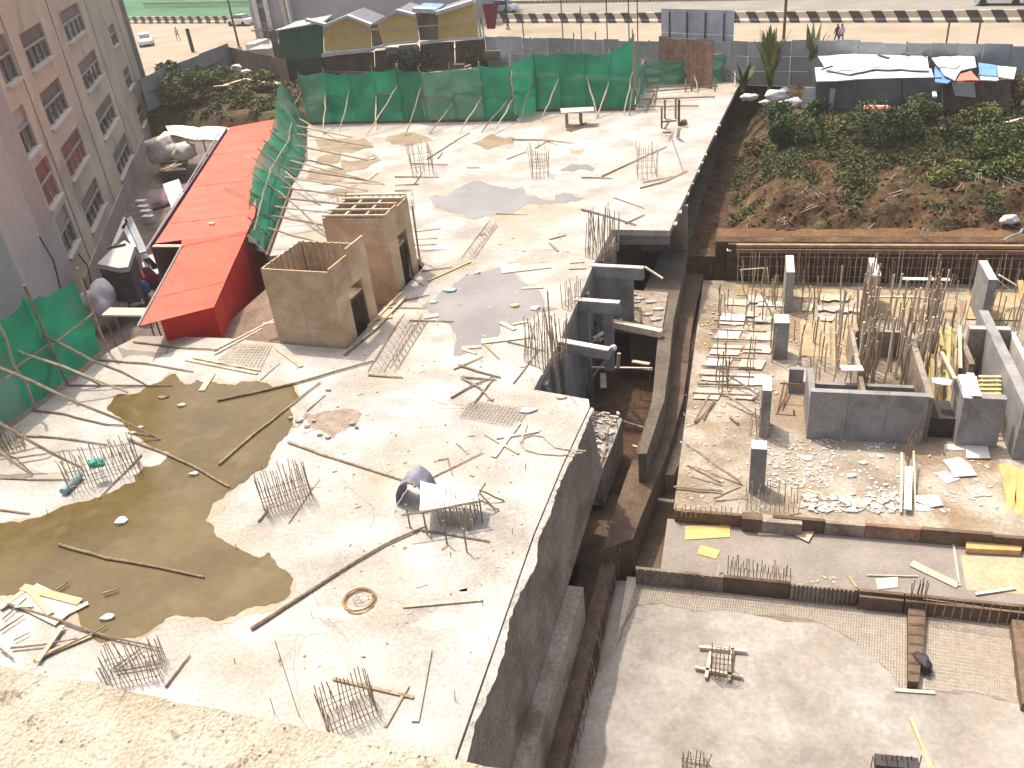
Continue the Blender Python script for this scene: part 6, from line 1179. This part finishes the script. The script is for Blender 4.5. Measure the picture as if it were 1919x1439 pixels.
# tarpaulin roofed shack on the right
T0, T1 = P(1528, 207), P(1900, 214)
ts = thing('tarpaulin_shack', P(1700, 210), 'long dark walled shack roofed with white, blue and red tarpaulins', 'shack'); td = (T1-T0); td.z = 0; td.normalize(); tn = Vector((td.y, -td.x, 0))
def vp2(name, pts, m_, off=0., th=.12): return vpoly(name, pts, m_, ts, off, th, T0, T1)
for pts, m_ in [([(1528, 150), (1600, 149), (1600, 208), (1530, 205)], mat('slate_wall_sheet', (.085, .09, .095), (.125, .13, .14), 1, .7, .2, 6, .2)), ([(1602, 149), (1690, 146), (1690, 205), (1602, 208)], MT['slate_wall_sheet']), ([(1692, 146), (1765, 145), (1765, 205), (1692, 206)], MT['slate_wall_sheet']), ([(1767, 150), (1840, 152), (1840, 214), (1767, 206)], BWALL), ([(1842, 152), (1895, 148), (1893, 212), (1842, 214)], BWALL)]: vp2('wall', pts, m_)
zt_ = V(1600, 150, T0, T1).z
def roofpoly(name, pts, m_, z, th=.06, seed=1, amp=.05): return MB().prism([P(x, y, z) for x, y in jag(pts, amp, 2, seed)], (0, 0, -th)).build(name, m_, ts, tri=True)
roofpoly('white_sheet', [(1527, 126), (1745, 128), (1750, 144), (1680, 146), (1530, 152)], FOAM, zt_+.05, seed=2, amp=.02)
roofpoly('pale_sheet', [(1533, 105), (1612, 99), (1660, 97), (1738, 95), (1741, 131), (1640, 128), (1592, 138), (1548, 130)], FOAM, zt_+.22, seed=3, amp=.03)
roofpoly('lilac_patch', [(1545, 108), (1600, 102), (1598, 130), (1570, 132)], TARPW, zt_+.30, seed=4); roofpoly('sky_patch', [(1633, 105), (1665, 104), (1665, 124), (1634, 125)], mat('sky_tarp', (.45, .56, .66), (.52, .62, .7)), zt_+.28, seed=5, amp=.02)
for x0, y0, x1, y1 in [(1646, 103, 1666, 109), (1690, 101, 1705, 104), (1728, 99, 1736, 104), (1540, 130, 1560, 124)]: MB().beam(P(x0, y0, zt_+.35), P(x1, y1, zt_+.35), .12, .08).build('weight', DARK, ts)
roofpoly('blue_tarp', [(1752, 125), (1762, 118), (1785, 150), (1775, 156), (1752, 152)], TARPB, zt_+.1, seed=6, amp=.05); roofpoly('white_tarp', [(1752, 108), (1790, 105), (1825, 103), (1830, 125), (1800, 132), (1790, 150), (1770, 140)], FOAM, zt_+.3, seed=7)
roofpoly('mauve_tarp', [(1746, 108), (1775, 106), (1800, 120), (1790, 128), (1760, 125)], TARPW, zt_+.38, seed=17); roofpoly('red_tarp', [(1800, 138), (1820, 132), (1836, 150), (1792, 151)], TARPR, zt_+.42, seed=8, amp=.03)
roofpoly('blue_tarp', [(1833, 117), (1868, 122), (1868, 142), (1836, 140)], TARPB, zt_+.2, seed=9, amp=.02); roofpoly('cream_sheet', [(1869, 123), (1905, 126), (1900, 148), (1870, 143)], mat('cream_tarp', (.58, .54, .42), (.66, .62, .5)), zt_+.15, seed=10, amp=.02); roofpoly('white_sheet', [(1836, 141), (1868, 143), (1872, 150), (1838, 149)], FOAM, zt_+.12, seed=11)
vp2('hanging_board', [(1784, 152), (1826, 151), (1829, 180), (1790, 176)], FOAM, .35, .06)
for x, y in [(1768, 205), (1530, 207)]: MB().beam(P(x, y, -.1), P(x, y, zt_), .12, .12).build('post', BARK, ts)
MB().beam(P(1764, 240, -1.2), P(1764, 240, 1.0), .12, .12).build('stake', CONCL, None, 'pale stake standing on the grassy bank below the shack', 'stake')
rd = thing('cupboard', P(1640, 209), 'low red topped cupboard beside the shack wall', 'cupboard'); MB().box(P(1640, 207, .25), .65, .3, .25, td, tn).build('body', FOAM, rd); MB().box(P(1643, 204, .62), .72, .35, .1, td, tn).build('top', TARPR, rd); MB().box(P(1640, 210, .2)+tn*.02, .4, .3, .1, td, tn).build('opening', DARK, rd)
zd = thing('zinc_sheeting', P(1530, 205), 'pale zinc panel with six plates leaning at the left end of the shack', 'panel')
Z = [V(1508, 163, P(1500, 204), P(1560, 208)), V(1567, 166, P(1500, 204), P(1560, 208)), V(1560, 207, P(1500, 204), P(1560, 208)), V(1500, 202, P(1500, 204), P(1560, 208))]
for i in range(3):
    for j in range(2):
        f = lambda s, t_: Z[0].lerp(Z[1], s).lerp(Z[3].lerp(Z[2], s), t_); ps = [f(i/3+.01, j/2+.01), f((i+1)/3-.01, j/2+.01), f((i+1)/3-.01, (j+1)/2-.01), f(i/3+.01, (j+1)/2-.01)]; MB().prism(ps, tn*-.05).build('plate', ZINC, zd)
for i, (x, y, s) in enumerate([(1403, 183, .6), (1432, 192, .35), (1455, 180, .9), (1482, 195, .8), (1470, 172, .5)]): blob('rubbish_bag', P(x, y, .05), s, s*.6, s*.5, FOAM, 30+i, label=['white rubbish bag farthest left at the top of the bank', 'small white bag second from left at the top of the bank', 'white bag under the spiky plant', 'white bag against the zinc panel', 'pale bag above the one under the spiky plant'][i], cat='bag')
for i, (x0, y0, x1, y1, z, m_, lb) in enumerate([(1770, 276, 1810, 290, -.6, FOAM, 'white plank on the grassy bank below the shack stake'), (1785, 303, 1812, 309, -.9, ZINC, 'grey plank below the white one on the grassy bank'), (1498, 368, 1590, 355, -1.4, PLANK, 'long yellowish pole lying on the lower bank'), (1590, 355, 1680, 325, -1.1, POLEL, 'brownish pole continuing up the bank'), (1880, 232, 1919, 222, .2, PLANK, 'pale log at the right edge of the bank'), (1700, 130, 1700, 130, 0, PLANK, ''), (1750, 170, 1752, 182, 1.2, FOAM, 'white slat hanging on the shack wall')]):
    if lb: MB().beam(P(x0, y0, z), P(x1, y1, z), .22, .12).build('plank', m_, None, lb, 'plank')
for i, (x, y, z, s) in enumerate([(1740, 265, -.5, .3), (1563, 303, -.9, .22), (1730, 195, .1, .25), (1900, 375, -1.3, .8), (1880, 392, -1.5, .4), (1893, 412, -1.6, .45), (1785, 270, -.5, .2)]): blob('rubbish', P(x, y, z), s, s*.7, s*.6, FOAM if i != 3 else PLANK, 50+i, label=['white round rubbish on the upper bank', 'tiny white rubbish in the middle of the bank', 'small white rubbish at the shack wall', 'big yellowish rubbish at the right edge of the bank', 'pale rubbish below the yellowish one', 'greyish rubbish low at the right of the bank', 'white rubbish beside the white plank on the bank'][i], cat='rubbish')
for i, (x, y, z) in enumerate([(1690, 330, -1.2), (1702, 345, -1.3), (1820, 365, -1.4), (1726, 442, -2), (1735, 445, -2)]): MB().beam(P(x, y, z), P(x+4, y-14, z+.5), .05, .03).build('stake', FOAM, None, 'thin white stake on the lower bank', 'stake', 'white stakes on the bank')
MB().tube(wob(P(1880, 450, -1.9), P(1930, 425, -1.5), 6, .05, 3), .05, 5).build('hose', PBLUE, None, 'blue grey hose on the bank at the right edge', 'hose')
# rubbish and boards on the upper left bank
for i, (x, y, s) in enumerate([(450, 128, .9), (438, 118, .7), (462, 135, .6), (433, 130, .5), (478, 127, .5)]): blob('rubbish', P(x, y, .2), s, s*.6, s*.5, FOAM if i != 3 else CRIM, 70+i, label=['largest white rubbish lump in front of the brown wall panels', 'white rubbish lump touching the fence corner', 'white rubbish lump lowest in the heap by the brown wall', 'reddish lump left in the rubbish heap', 'small white lump right of the rubbish heap'][i], cat='rubbish')
for i, (a, b) in enumerate([((398, 163), (430, 160)), ((420, 160), (460, 148)), ((460, 148), (505, 156)), ((505, 150), (525, 158))]): MB().beam(P(*a, .0), P(*b, .1), .35, .12).build('plank', PLANK, None, ['leftmost pale plank on the brow of the upper left bank', 'second pale plank on the brow of the upper left bank', 'long pale plank right of the second on the brow', 'short curled plank at the right end of the brow'][i], 'plank')
MB().beam(P(400, 235, -2.2), P(418, 220, -1.5), .1, .06).build('plank', PLANK, None, 'thin plank leaning beyond the far end of the pale canopy', 'plank')
scrap(291, 207, .6, .4, FOAM, 'white rag at the foot of the block corner', z=-1.6)
# poles lying behind the net
for i, (a, b) in enumerate([((790, 138), (880, 130)), ((880, 128), (905, 134)), ((850, 120), (872, 120)), ((870, 126), (882, 122)), ((605, 134), (700, 136))]): MB().beam(P(*a, .4), P(*b, .4), .15, .12).build('plank', PLANK if i < 4 else RUST, None, ['long pale plank behind the top of the far net', 'short plank right of the long one behind the far net', 'dark stub plank behind the far net', 'small plank by the dark stub behind the far net', 'brown rail in front of the yellow shacks'][i], 'plank')

# ================================================================== VEHICLES AND PEOPLE
def car(loc, ang, label, paint=CARW):
    t = thing('car', loc, label, 'car', 'cars on the road'); ca, sa = math.cos(ang), math.sin(ang); X = Vector((ca, sa, 0)); Y = Vector((-sa, ca, 0)); L0 = Vector(loc)
    def pr(prof, w0, w1, nm, m_):
        a = [L0+X*x+Y*-w0*(1 if z < .9 else w1)+EZ*z for x, z in prof]; b = [L0+X*x+Y*w0*(1 if z < .9 else w1)+EZ*z for x, z in prof]; n_ = len(prof); mb = MB()
        mb.add(a+b, [tuple(range(n_)), tuple(range(2*n_-1, n_-1, -1))]+[(i, i+n_, (i+1) % n_+n_, (i+1) % n_) for i in range(n_)]); o = mb.build(nm, m_, t); bv = o.modifiers.new('b', 'BEVEL'); bv.width = .06; bv.segments = 2; return o
    pr([(-2.15, .3), (2.15, .3), (2.2, .55), (2.1, .75), (1.2, .88), (.6, .93), (-1.3, .95), (-2.05, .9), (-2.2, .6)], .85, .95, 'body', paint)
    pr([(1.0, .90), (.45, 1.36), (-.9, 1.40), (-1.55, .93)], .74, .86, 'glasshouse', GLASS); pr([(.42, 1.37), (-.88, 1.41), (-.85, 1.46), (.35, 1.42)], .62, 1, 'roof', paint)
    for x in (-1.35, 1.35):
        for y in (-.82, .82): c = L0+X*x+Y*y+EZ*.31; MB().tube([c-Y*.1, c+Y*.1], .31, 14).build('wheel', TYRE, t)
    for y in (-.6, .6): MB().box(L0+X*2.17+Y*y+EZ*.62, .04, .17, .08, X, Y).build('headlight', FOAM, t)
    return t
ra = math.atan2(bd.y, bd.x)
car(P(275, 84, -.1), math.atan2(P(282, 100).y-P(268, 55).y, P(282, 100).x-P(268, 55).x), 'white car on the sandy road at the upper left')
car(P(453, 47, -.1), ra, 'white car beside the barrier near the grey building'); car(B0+bd*58-bn*7+EZ*-.1, ra, 'white car on the far carriageway above the red banner'); car(B0+bd*3-bn*9+EZ*-.1, ra+math.pi, 'white car on the far carriageway at the right')
DG = mat('grey_car_paint', (.12, .16, .16), None, 2, .3, 0)

def person(loc, ang, label, top, legs, group=None):
    t = thing('person', loc, label, 'person', group); ca, sa = math.cos(ang), math.sin(ang)
    def w_(x, y, z): return (x*ca-y*sa, x*sa+y*ca, z)
    J = [(0, 0, .92, .13), (0, 0, 1.15, .14), (0, 0, 1.38, .16), (0, 0, 1.48, .06), (0, .02, 1.62, .10), (0, .02, 1.72, .08), (-.19, 0, 1.40, .06), (-.25, .05, 1.12, .045), (-.24, .15, .88, .035), (.19, 0, 1.40, .06), (.25, -.05, 1.12, .045), (.24, .03, .88, .035), (-.1, .02, .86, .09), (-.11, .16, .48, .06), (-.11, .1, .06, .045), (-.11, .24, .03, .04), (.1, -.02, .86, .09), (.11, -.08, .48, .06), (.11, -.25, .07, .045), (.11, -.12, .03, .04)]
    E_ = [(0, 1), (1, 2), (2, 3), (3, 4), (4, 5), (2, 6), (6, 7), (7, 8), (2, 9), (9, 10), (10, 11), (0, 12), (12, 13), (13, 14), (14, 15), (0, 16), (16, 17), (17, 18), (18, 19)]
    me = bpy.data.meshes.new('body'); me.from_pydata([w_(*j[:3]) for j in J], E_, []); o = bpy.data.objects.new('body', me); col.objects.link(o); o.parent = t
    md = o.modifiers.new('s', 'SKIN'); sv = me.skin_vertices[0].data
    for i, j in enumerate(J): sv[i].radius = (j[3], j[3]*.8); sv[i].use_root = (i == 0)
    o.modifiers.new('d', 'SUBSURF').levels = 1; o.modifiers['d'].render_levels = 1
    dg = bpy.context.evaluated_depsgraph_get(); m2 = bpy.data.meshes.new_from_object(o.evaluated_get(dg)); o.modifiers.clear(); o.data = m2
    m2.materials.clear()
    for m_ in (SKIN, top, legs): m2.materials.append(m_)
    for p in m2.polygons: z = p.center.z; p.material_index = 2 if z < .93 and abs(Vector((p.center.x, p.center.y, 0)).length) < .4 and z > .12 else (1 if .93 <= z < 1.46 else 0); p.use_smooth = True
    return t
person(P(335, 76, -.1), 1.0, 'person in a white shirt walking across the sandy road', CLOA, CLOD)
person(P(1567, 86, .03), .4, 'person in dark clothes on the pavement behind the fence, left of two', CLOD, CLOD); person(P(1575, 86, .03), .4, 'person in a pale top on the pavement behind the fence, right of two', CLOA, CLOD)

# ================================================================== VEGETATION
def leaf(mb, c, s, r):
    a = Vector((r.gauss(0, 1), r.gauss(0, 1), r.gauss(0, .6))).normalized(); b = a.cross(Vector((r.gauss(0, 1), r.gauss(0, 1), r.gauss(0, 1)))).normalized()
    mb.v += [c-a*s, c+b*s*.45, c+a*s, c-b*s*.45]; k = len(mb.v); mb.f.append((k-4, k-3, k-2, k-1))
def bush(p, rx, ry, h, label, mi=0, n_=900, ls=.13, seed=1, cat='bush', group=None):
    r = random.Random(seed); t = thing('bush', p, label, cat, group); st = MB(); lumps = []
    for i in range(7):
        a = r.uniform(0, 6.28); d = r.uniform(.2, .75); q = Vector(p)+Vector((math.cos(a)*rx*d, math.sin(a)*ry*d, h*r.uniform(.45, .9))); st.tube([Vector(p)-EZ*.3, Vector(p).lerp(q, .5)+Vector((0, 0, .1)), q], [.05, .035, .015], 5); lumps.append((q, r.uniform(.35, .55)))
    st.build('stem', BARK, t, norm=False)
    mbs = [MB(), MB()]
    for i in range(n_):
        q, rr = r.choice(lumps); d = Vector((r.gauss(0, 1), r.gauss(0, 1), r.gauss(0, .8))).normalized()*r.uniform(.5, 1)**.5
        leaf(mbs[0 if r.random() < .7 else 1], q+Vector((d.x*rx*rr, d.y*ry*rr, d.z*h*rr*.8)), ls*r.uniform(.6, 1.3), r)
    mbs[0].build('foliage', LEAF[mi], t, norm=False); mbs[1].build('light_foliage', LEAF[min(mi+1, 2)], t, norm=False); return t
def gp(x, y, z): p = P(x, y, z); return p
for i, (x, y, z, rx, h, mi, lb) in enumerate([(1480, 300, -1.2, 1.5, 2.2, 0, 'dark bush nearest the deck edge on the bank'), (1452, 245, -.8, 1.2, 1.5, 0, 'bush at the top left of the bank beside the deck'), (1655, 285, -.8, 2.0, 2.6, 0, 'large dark rounded bush in the middle of the bank'), (1720, 250, -.5, 1.6, 1.8, 1, 'green bush right of the large dark one'), (1700, 210, -.1, 1.1, 1.2, 1, 'small bush in front of the shack wall'), (1870, 310, -1, 2.0, 2.2, 1, 'broad green bush at the right of the bank'), (1830, 245, -.4, 1.2, 1.3, 2, 'yellow green bush below the brown shack wall'), (1905, 200, 0, 1.6, 1.8, 3, 'dry yellowish bush at the right edge by the shack'), (1770, 355, -1.4, 1.5, 1.2, 2, 'low yellow green bush in the lower right of the bank'), (1850, 350, -1.4, 1.5, 1.2, 1, 'low green bush right of the yellow green one'), (1560, 270, -.8, 1.2, 1.2, 2, 'small yellow green bush between the two dark ones'), (1420, 290, -1.8, 1.0, .9, 3, 'dry brown bush against the deck side'), (1800, 275, -.7, 1.2, 1.1, 0, 'dark low bush behind the white plank'), (1910, 350, -1.3, 1.2, 1.4, 2, 'yellowish bush at the right edge of the lower bank'), (1530, 220, -.2, .9, .9, 1, 'small bush below the zinc panel')]):
    bush(gp(x, y, z), rx, rx*.8, h, lb, mi, 2400 if rx > 1.4 else 1300, .11, i)
for i, (x, y, z, rx, h, mi, lb) in enumerate([(318, 200, -.6, 2.6, 2.2, 2, 'bright yellow green bush at the building corner on the upper left bank'), (355, 185, -.4, 2.4, 2.4, 1, 'green bush on the upper left bank, second from the building'), (325, 175, 0, 1.8, 2.6, 0, 'dark bush against the upper left fence'), (395, 155, 0, 2.4, 1.5, 1, 'green bush by the fence, left of the rubbish heap'), (380, 178, -.3, 1.8, 1.6, 2, 'yellow green bush lowest on the upper left bank'), (500, 148, 0, 2, .9, 2, 'low yellowish bush on the brow right of the planks'), (760, 132, 0, 2.6, 1.6, 1, 'green bush in front of the yellow shacks'), (895, 122, 0, 1.5, 1.2, 2, 'yellowish bush at the right end of the yellow shacks'), (445, 215, -1.9, 1.0, .9, 3, 'dry bush on the brown soil face'), (500, 172, -.6, 1.4, .8, 3, 'dry bush at the top of the brown soil face')]):
    bush(gp(x, y, z), rx, rx*.8, h, lb, mi, 1500, .16, 40+i)
# spiky broad leaved plants by the fence
def spiky(p, label, n_, h, mi, seed, spread=.5):
    r = random.Random(seed); t = thing('banana_plant', p, label, 'plant')
    for i in range(n_):
        a = r.uniform(0, 6.28); sp = r.uniform(.1, spread); L = h*r.uniform(.6, 1); m = MB(); side = Vector((-math.sin(a), math.cos(a), 0)); k = 7; pts = []
        for j in range(k+1):
            s = j/k; c = Vector(p)+Vector((math.cos(a), math.sin(a), 0))*(sp*L*s**1.6)+EZ*(L*(s-.18*s*s*sp*2)); w_ = .30*math.sin(math.pi*min(1, s*.9+.08))*(.7+.3*r.random()); m.v += [c-side*w_, c+EZ*-.05, c+side*w_]
        for j in range(k): b_ = j*3; m.f += [(b_, b_+1, b_+4, b_+3), (b_+1, b_+2, b_+5, b_+4)]
        m.build('leaf', LEAF[mi if r.random() < .7 else min(2, mi+1)], t, norm=False)
    MB().tube([p, Vector(p)+EZ*h*.35], [.16, .1], 7).build('stalk', LEAF[2], t); return t
spiky(gp(1442, 172, -.1), 'tall spiky green banana plant in front of the road fence', 26, 4.6, 2, 3, .34); spiky(gp(1518, 158, -.1), 'thin spiky plant with dry leaves right of the banana plant', 12, 5.0, 2, 5, .3); spiky(gp(1392, 172, -.1), 'small dark drooping plant at the far corner of the deck', 10, 2.4, 0, 8, .9)
# ground cover on the banks
def cover(label, n_, reg, seed, ls, mats_):
    r = random.Random(seed); mbs = [MB() for _ in mats_]; k = 0; tries = 0
    while k < n_ and tries < n_*6:
        tries += 1; u_ = r.uniform(*reg[0]); v_ = r.uniform(*reg[1]); d = noise.noise(Vector((u_*.45, v_*.45, seed)))+.3*noise.noise(Vector((u_*1.5, v_*1.5, seed)))
        thr = reg[2](u_, v_)
        if d < thr: continue
        z = hz(u_, v_)
        if z < -2.95: continue
        i = min(len(mats_)-1, max(0, int((noise.noise(Vector((u_*.8, v_*.8, 7)))+.5+r.uniform(-.25, .25))*len(mats_)))); c = U(u_, v_, z+r.uniform(0, .12))
        for _ in range(4): leaf(mbs[i], c+Vector((r.gauss(0, .12), r.gauss(0, .12), r.uniform(0, .18))), ls*r.uniform(.5, 1.2), r)
        k += 1
    for mb, m_ in zip(mbs, mats_):
        if mb.v: mb.build('ground_cover', m_, None, label, 'ground cover', kind='stuff', norm=False)
cover('weeds and low plants covering the bank above the pit', 24000, ((-.6, 26), (43, 57), lambda u_, v_: -.2-.3*ss(46, 50, v_)*ss(0, 3, u_)+.6*(1-ss(45, 48.5, v_))-.15*ss(10, 16, u_)), 3, .10, [LEAF[3], LEAF[0], LEAF[1], LEAF[3], LEAF[2]])
cover('weeds covering the bank at the upper left', 5000, ((-62, -32), (67.5, 80), lambda u_, v_: -.1+.3*(1-ss(68, 70, v_))), 5, .2, [LEAF[0], LEAF[1], LEAF[2], LEAF[3]])
cover('weeds in the narrow strip left of the near plywood box', 900, ((-22.5, -17.2), (24, 30), lambda u_, v_: -.3), 8, .12, [LEAF[1], LEAF[2]])
cover('weeds beyond the far green net', 1800, ((-36, -14), (66, 78), lambda u_, v_: .05), 9, .2, [LEAF[1], LEAF[2], LEAF[3]])

# hairline cracks and pour joints in the deck
CRK = mat('crack_line', (.20, .165, .12), (.28, .24, .19), 3, 1, 0)
def crack(px, wd, name, seed):
    q = px
    q = jag(q, .10, 3, seed, False); ps = [P(x, y, .0025) for x, y in q]; mb = MB()
    for a, b in zip(ps[:-1], ps[1:]):
        d = (b-a).normalized(); n_ = Vector((-d.y, d.x, 0))*wd; mb.add([a-n_, b-n_, b+n_, a+n_], [(0, 1, 2, 3)])
    return struct(name, mb, CRK, norm=False)
for i, (px, wd) in enumerate([([(585, 1105), (600, 1160), (640, 1190)], .008), ([(610, 1150), (625, 1170), (650, 1200)], .007), ([(915, 1190), (918, 1225)], .008), ([(560, 1180), (560, 1345)], .006), ([(650, 655), (700, 700), (860, 720), (1000, 745)], .009), ([(770, 735), (1000, 760)], .008), ([(935, 405), (890, 470)], .02), ([(945, 410), (925, 425)], .02), ([(640, 1060), (655, 1090), (700, 1120), (820, 1150)], .007), ([(760, 640), (740, 700)], .012), ([(1180, 250), (1345, 240)], .012), ([(600, 860), (700, 950), (690, 1010)], .006), ([(830, 1040), (990, 1010)], .006), ([(690, 560), (800, 500), (960, 470), (1100, 480)], .014)]): crack(px, wd, 'crack', i)
r = random.Random(33); FT = mat('trampled_cement', (.40, .36, .31), (.47, .43, .375), 3, 1, .1, 14, .3); mb = MB()
for i in range(420):                                         # scuffed footprints and cement splashes
    x, y = r.uniform(250, 1380), r.uniform(240, 1380); p = P(x, y, .0015); u_, v_ = uv(p)
    if not (-15 < u_ < edge_u(v_)-.6) or (u_ > -6.9 and 22.3 < v_ < 38) or v_ > 58 or (u_ < -13 and 24 < v_ < 36) or (x < 560 and y > 700): continue
    a = r.uniform(0, 3.14); L = r.uniform(.04, .22); k = 7; q = [p+Vector((math.cos(j*2*math.pi/k)*L*r.uniform(.5, 1), math.sin(j*2*math.pi/k)*L*r.uniform(.3, .7), 0)) for j in range(k)]; mb.add(q, [tuple(range(k))])
struct('cement_splashes', mb, FT, norm=False)
# fine litter, nails and chips strewn over the deck; hairline casting joints
r = random.Random(21); mb = MB(); m2 = MB()
for i in range(900):
    x, y = r.uniform(0, 1380), r.triangular(150, 1400, 500)
    p = P(x, y, 0); u_, v_ = uv(p)
    if not (-20 < u_ < edge_u(v_)-.3) or (u_ > -6.6 and 22.6 < v_ < 37.5) or (u_ < -13.4 and 24 < v_ < 35): continue
    if (x < 560 and 700 < y < 1210) or v_ > 58 or (u_ < -16 and v_ > 30): continue
    a = r.uniform(0, 3.14); L = r.choice([.015, .02, .03, .04, .07, .15]); (mb if r.random() < .55 else m2).box(p+EZ*.012, L*r.uniform(.4, 1), .012+.02*r.random(), .008, Vector((math.cos(a), math.sin(a), 0)), Vector((-math.sin(a), math.cos(a), 0)))
mb.build('litter', POLE, None, 'fine brown wood chips and wire ends strewn over the deck', 'litter', kind='stuff'); m2.build('litter', SPILL, None, 'fine pale plaster crumbs strewn over the deck', 'litter', kind='stuff')

# haze box added to lift the blacks with a warm veil
hz_ = MB().box((0, 0, 4.5), 1400, 1400, 12.5, Vector((1, 0, 0)), Vector((0, 1, 0))).build('haze', None, kind='stuff')
hm = bpy.data.materials.new('veiling_haze'); hm.use_nodes = True; hm.node_tree.nodes.clear(); o_ = hm.node_tree.nodes.new('ShaderNodeOutputMaterial'); pv = hm.node_tree.nodes.new('ShaderNodeVolumePrincipled')
pv.inputs['Color'].default_value = (.97, .93, .86, 1); pv.inputs['Density'].default_value = .0006; pv.inputs['Anisotropy'].default_value = .2
hm.node_tree.links.new(pv.outputs[0], o_.inputs['Volume']); hz_.data.materials.clear(); hz_.data.materials.append(hm)

# clods, roots and dry sticks on the cut face of the bank
r = random.Random(44); mb = MB(); m2 = MB()
for i in range(1300):
    u_, v_ = r.uniform(-1, 20), 41.9+abs(r.gauss(0, 2.6)); z = hz(u_, v_)
    if z < -2.6: continue
    a = r.uniform(0, 3.1); L = r.choice([.02, .03, .05, .09]); mb.box(U(u_, v_, z+L*.2), L, L*r.uniform(.5, 1), L*.6, Vector((math.cos(a), math.sin(a), .3)).normalized(), Vector((-math.sin(a), math.cos(a), 0)))
for i in range(260):
    u_, v_ = r.uniform(-1, 20), 42+abs(r.gauss(0, 4)); z = hz(u_, v_); a = r.uniform(0, 3.1); L = r.uniform(.2, .9); p = U(u_, v_, z+.05); m2.tube([p, p+Vector((math.cos(a)*L, math.sin(a)*L, r.uniform(0, .25)))], .012, 3)
mb.build('clods', SOIL, None, 'brown clods of earth on the cut lower face of the bank', 'clods', kind='stuff'); m2.build('dry_sticks', POLEL, None, 'thin dry sticks and roots on the cut lower face of the bank', 'dry sticks', kind='stuff')
# rods crowding the trench edge under the deck
for i in range(26):
    x = 1350-i*9.5+r.uniform(-4, 4); y = 480+i*17; p = P(x, y, -3.8); MB().tube([p, p+Vector((r.uniform(-.1, .1), r.uniform(-.1, .1), r.uniform(.4, 1.1)))], .014, 4).build('starter_rod', REBAR, None, 'thin rusty rod standing in the dark trench beside the deck', 'rod', 'rods in the dark trench')
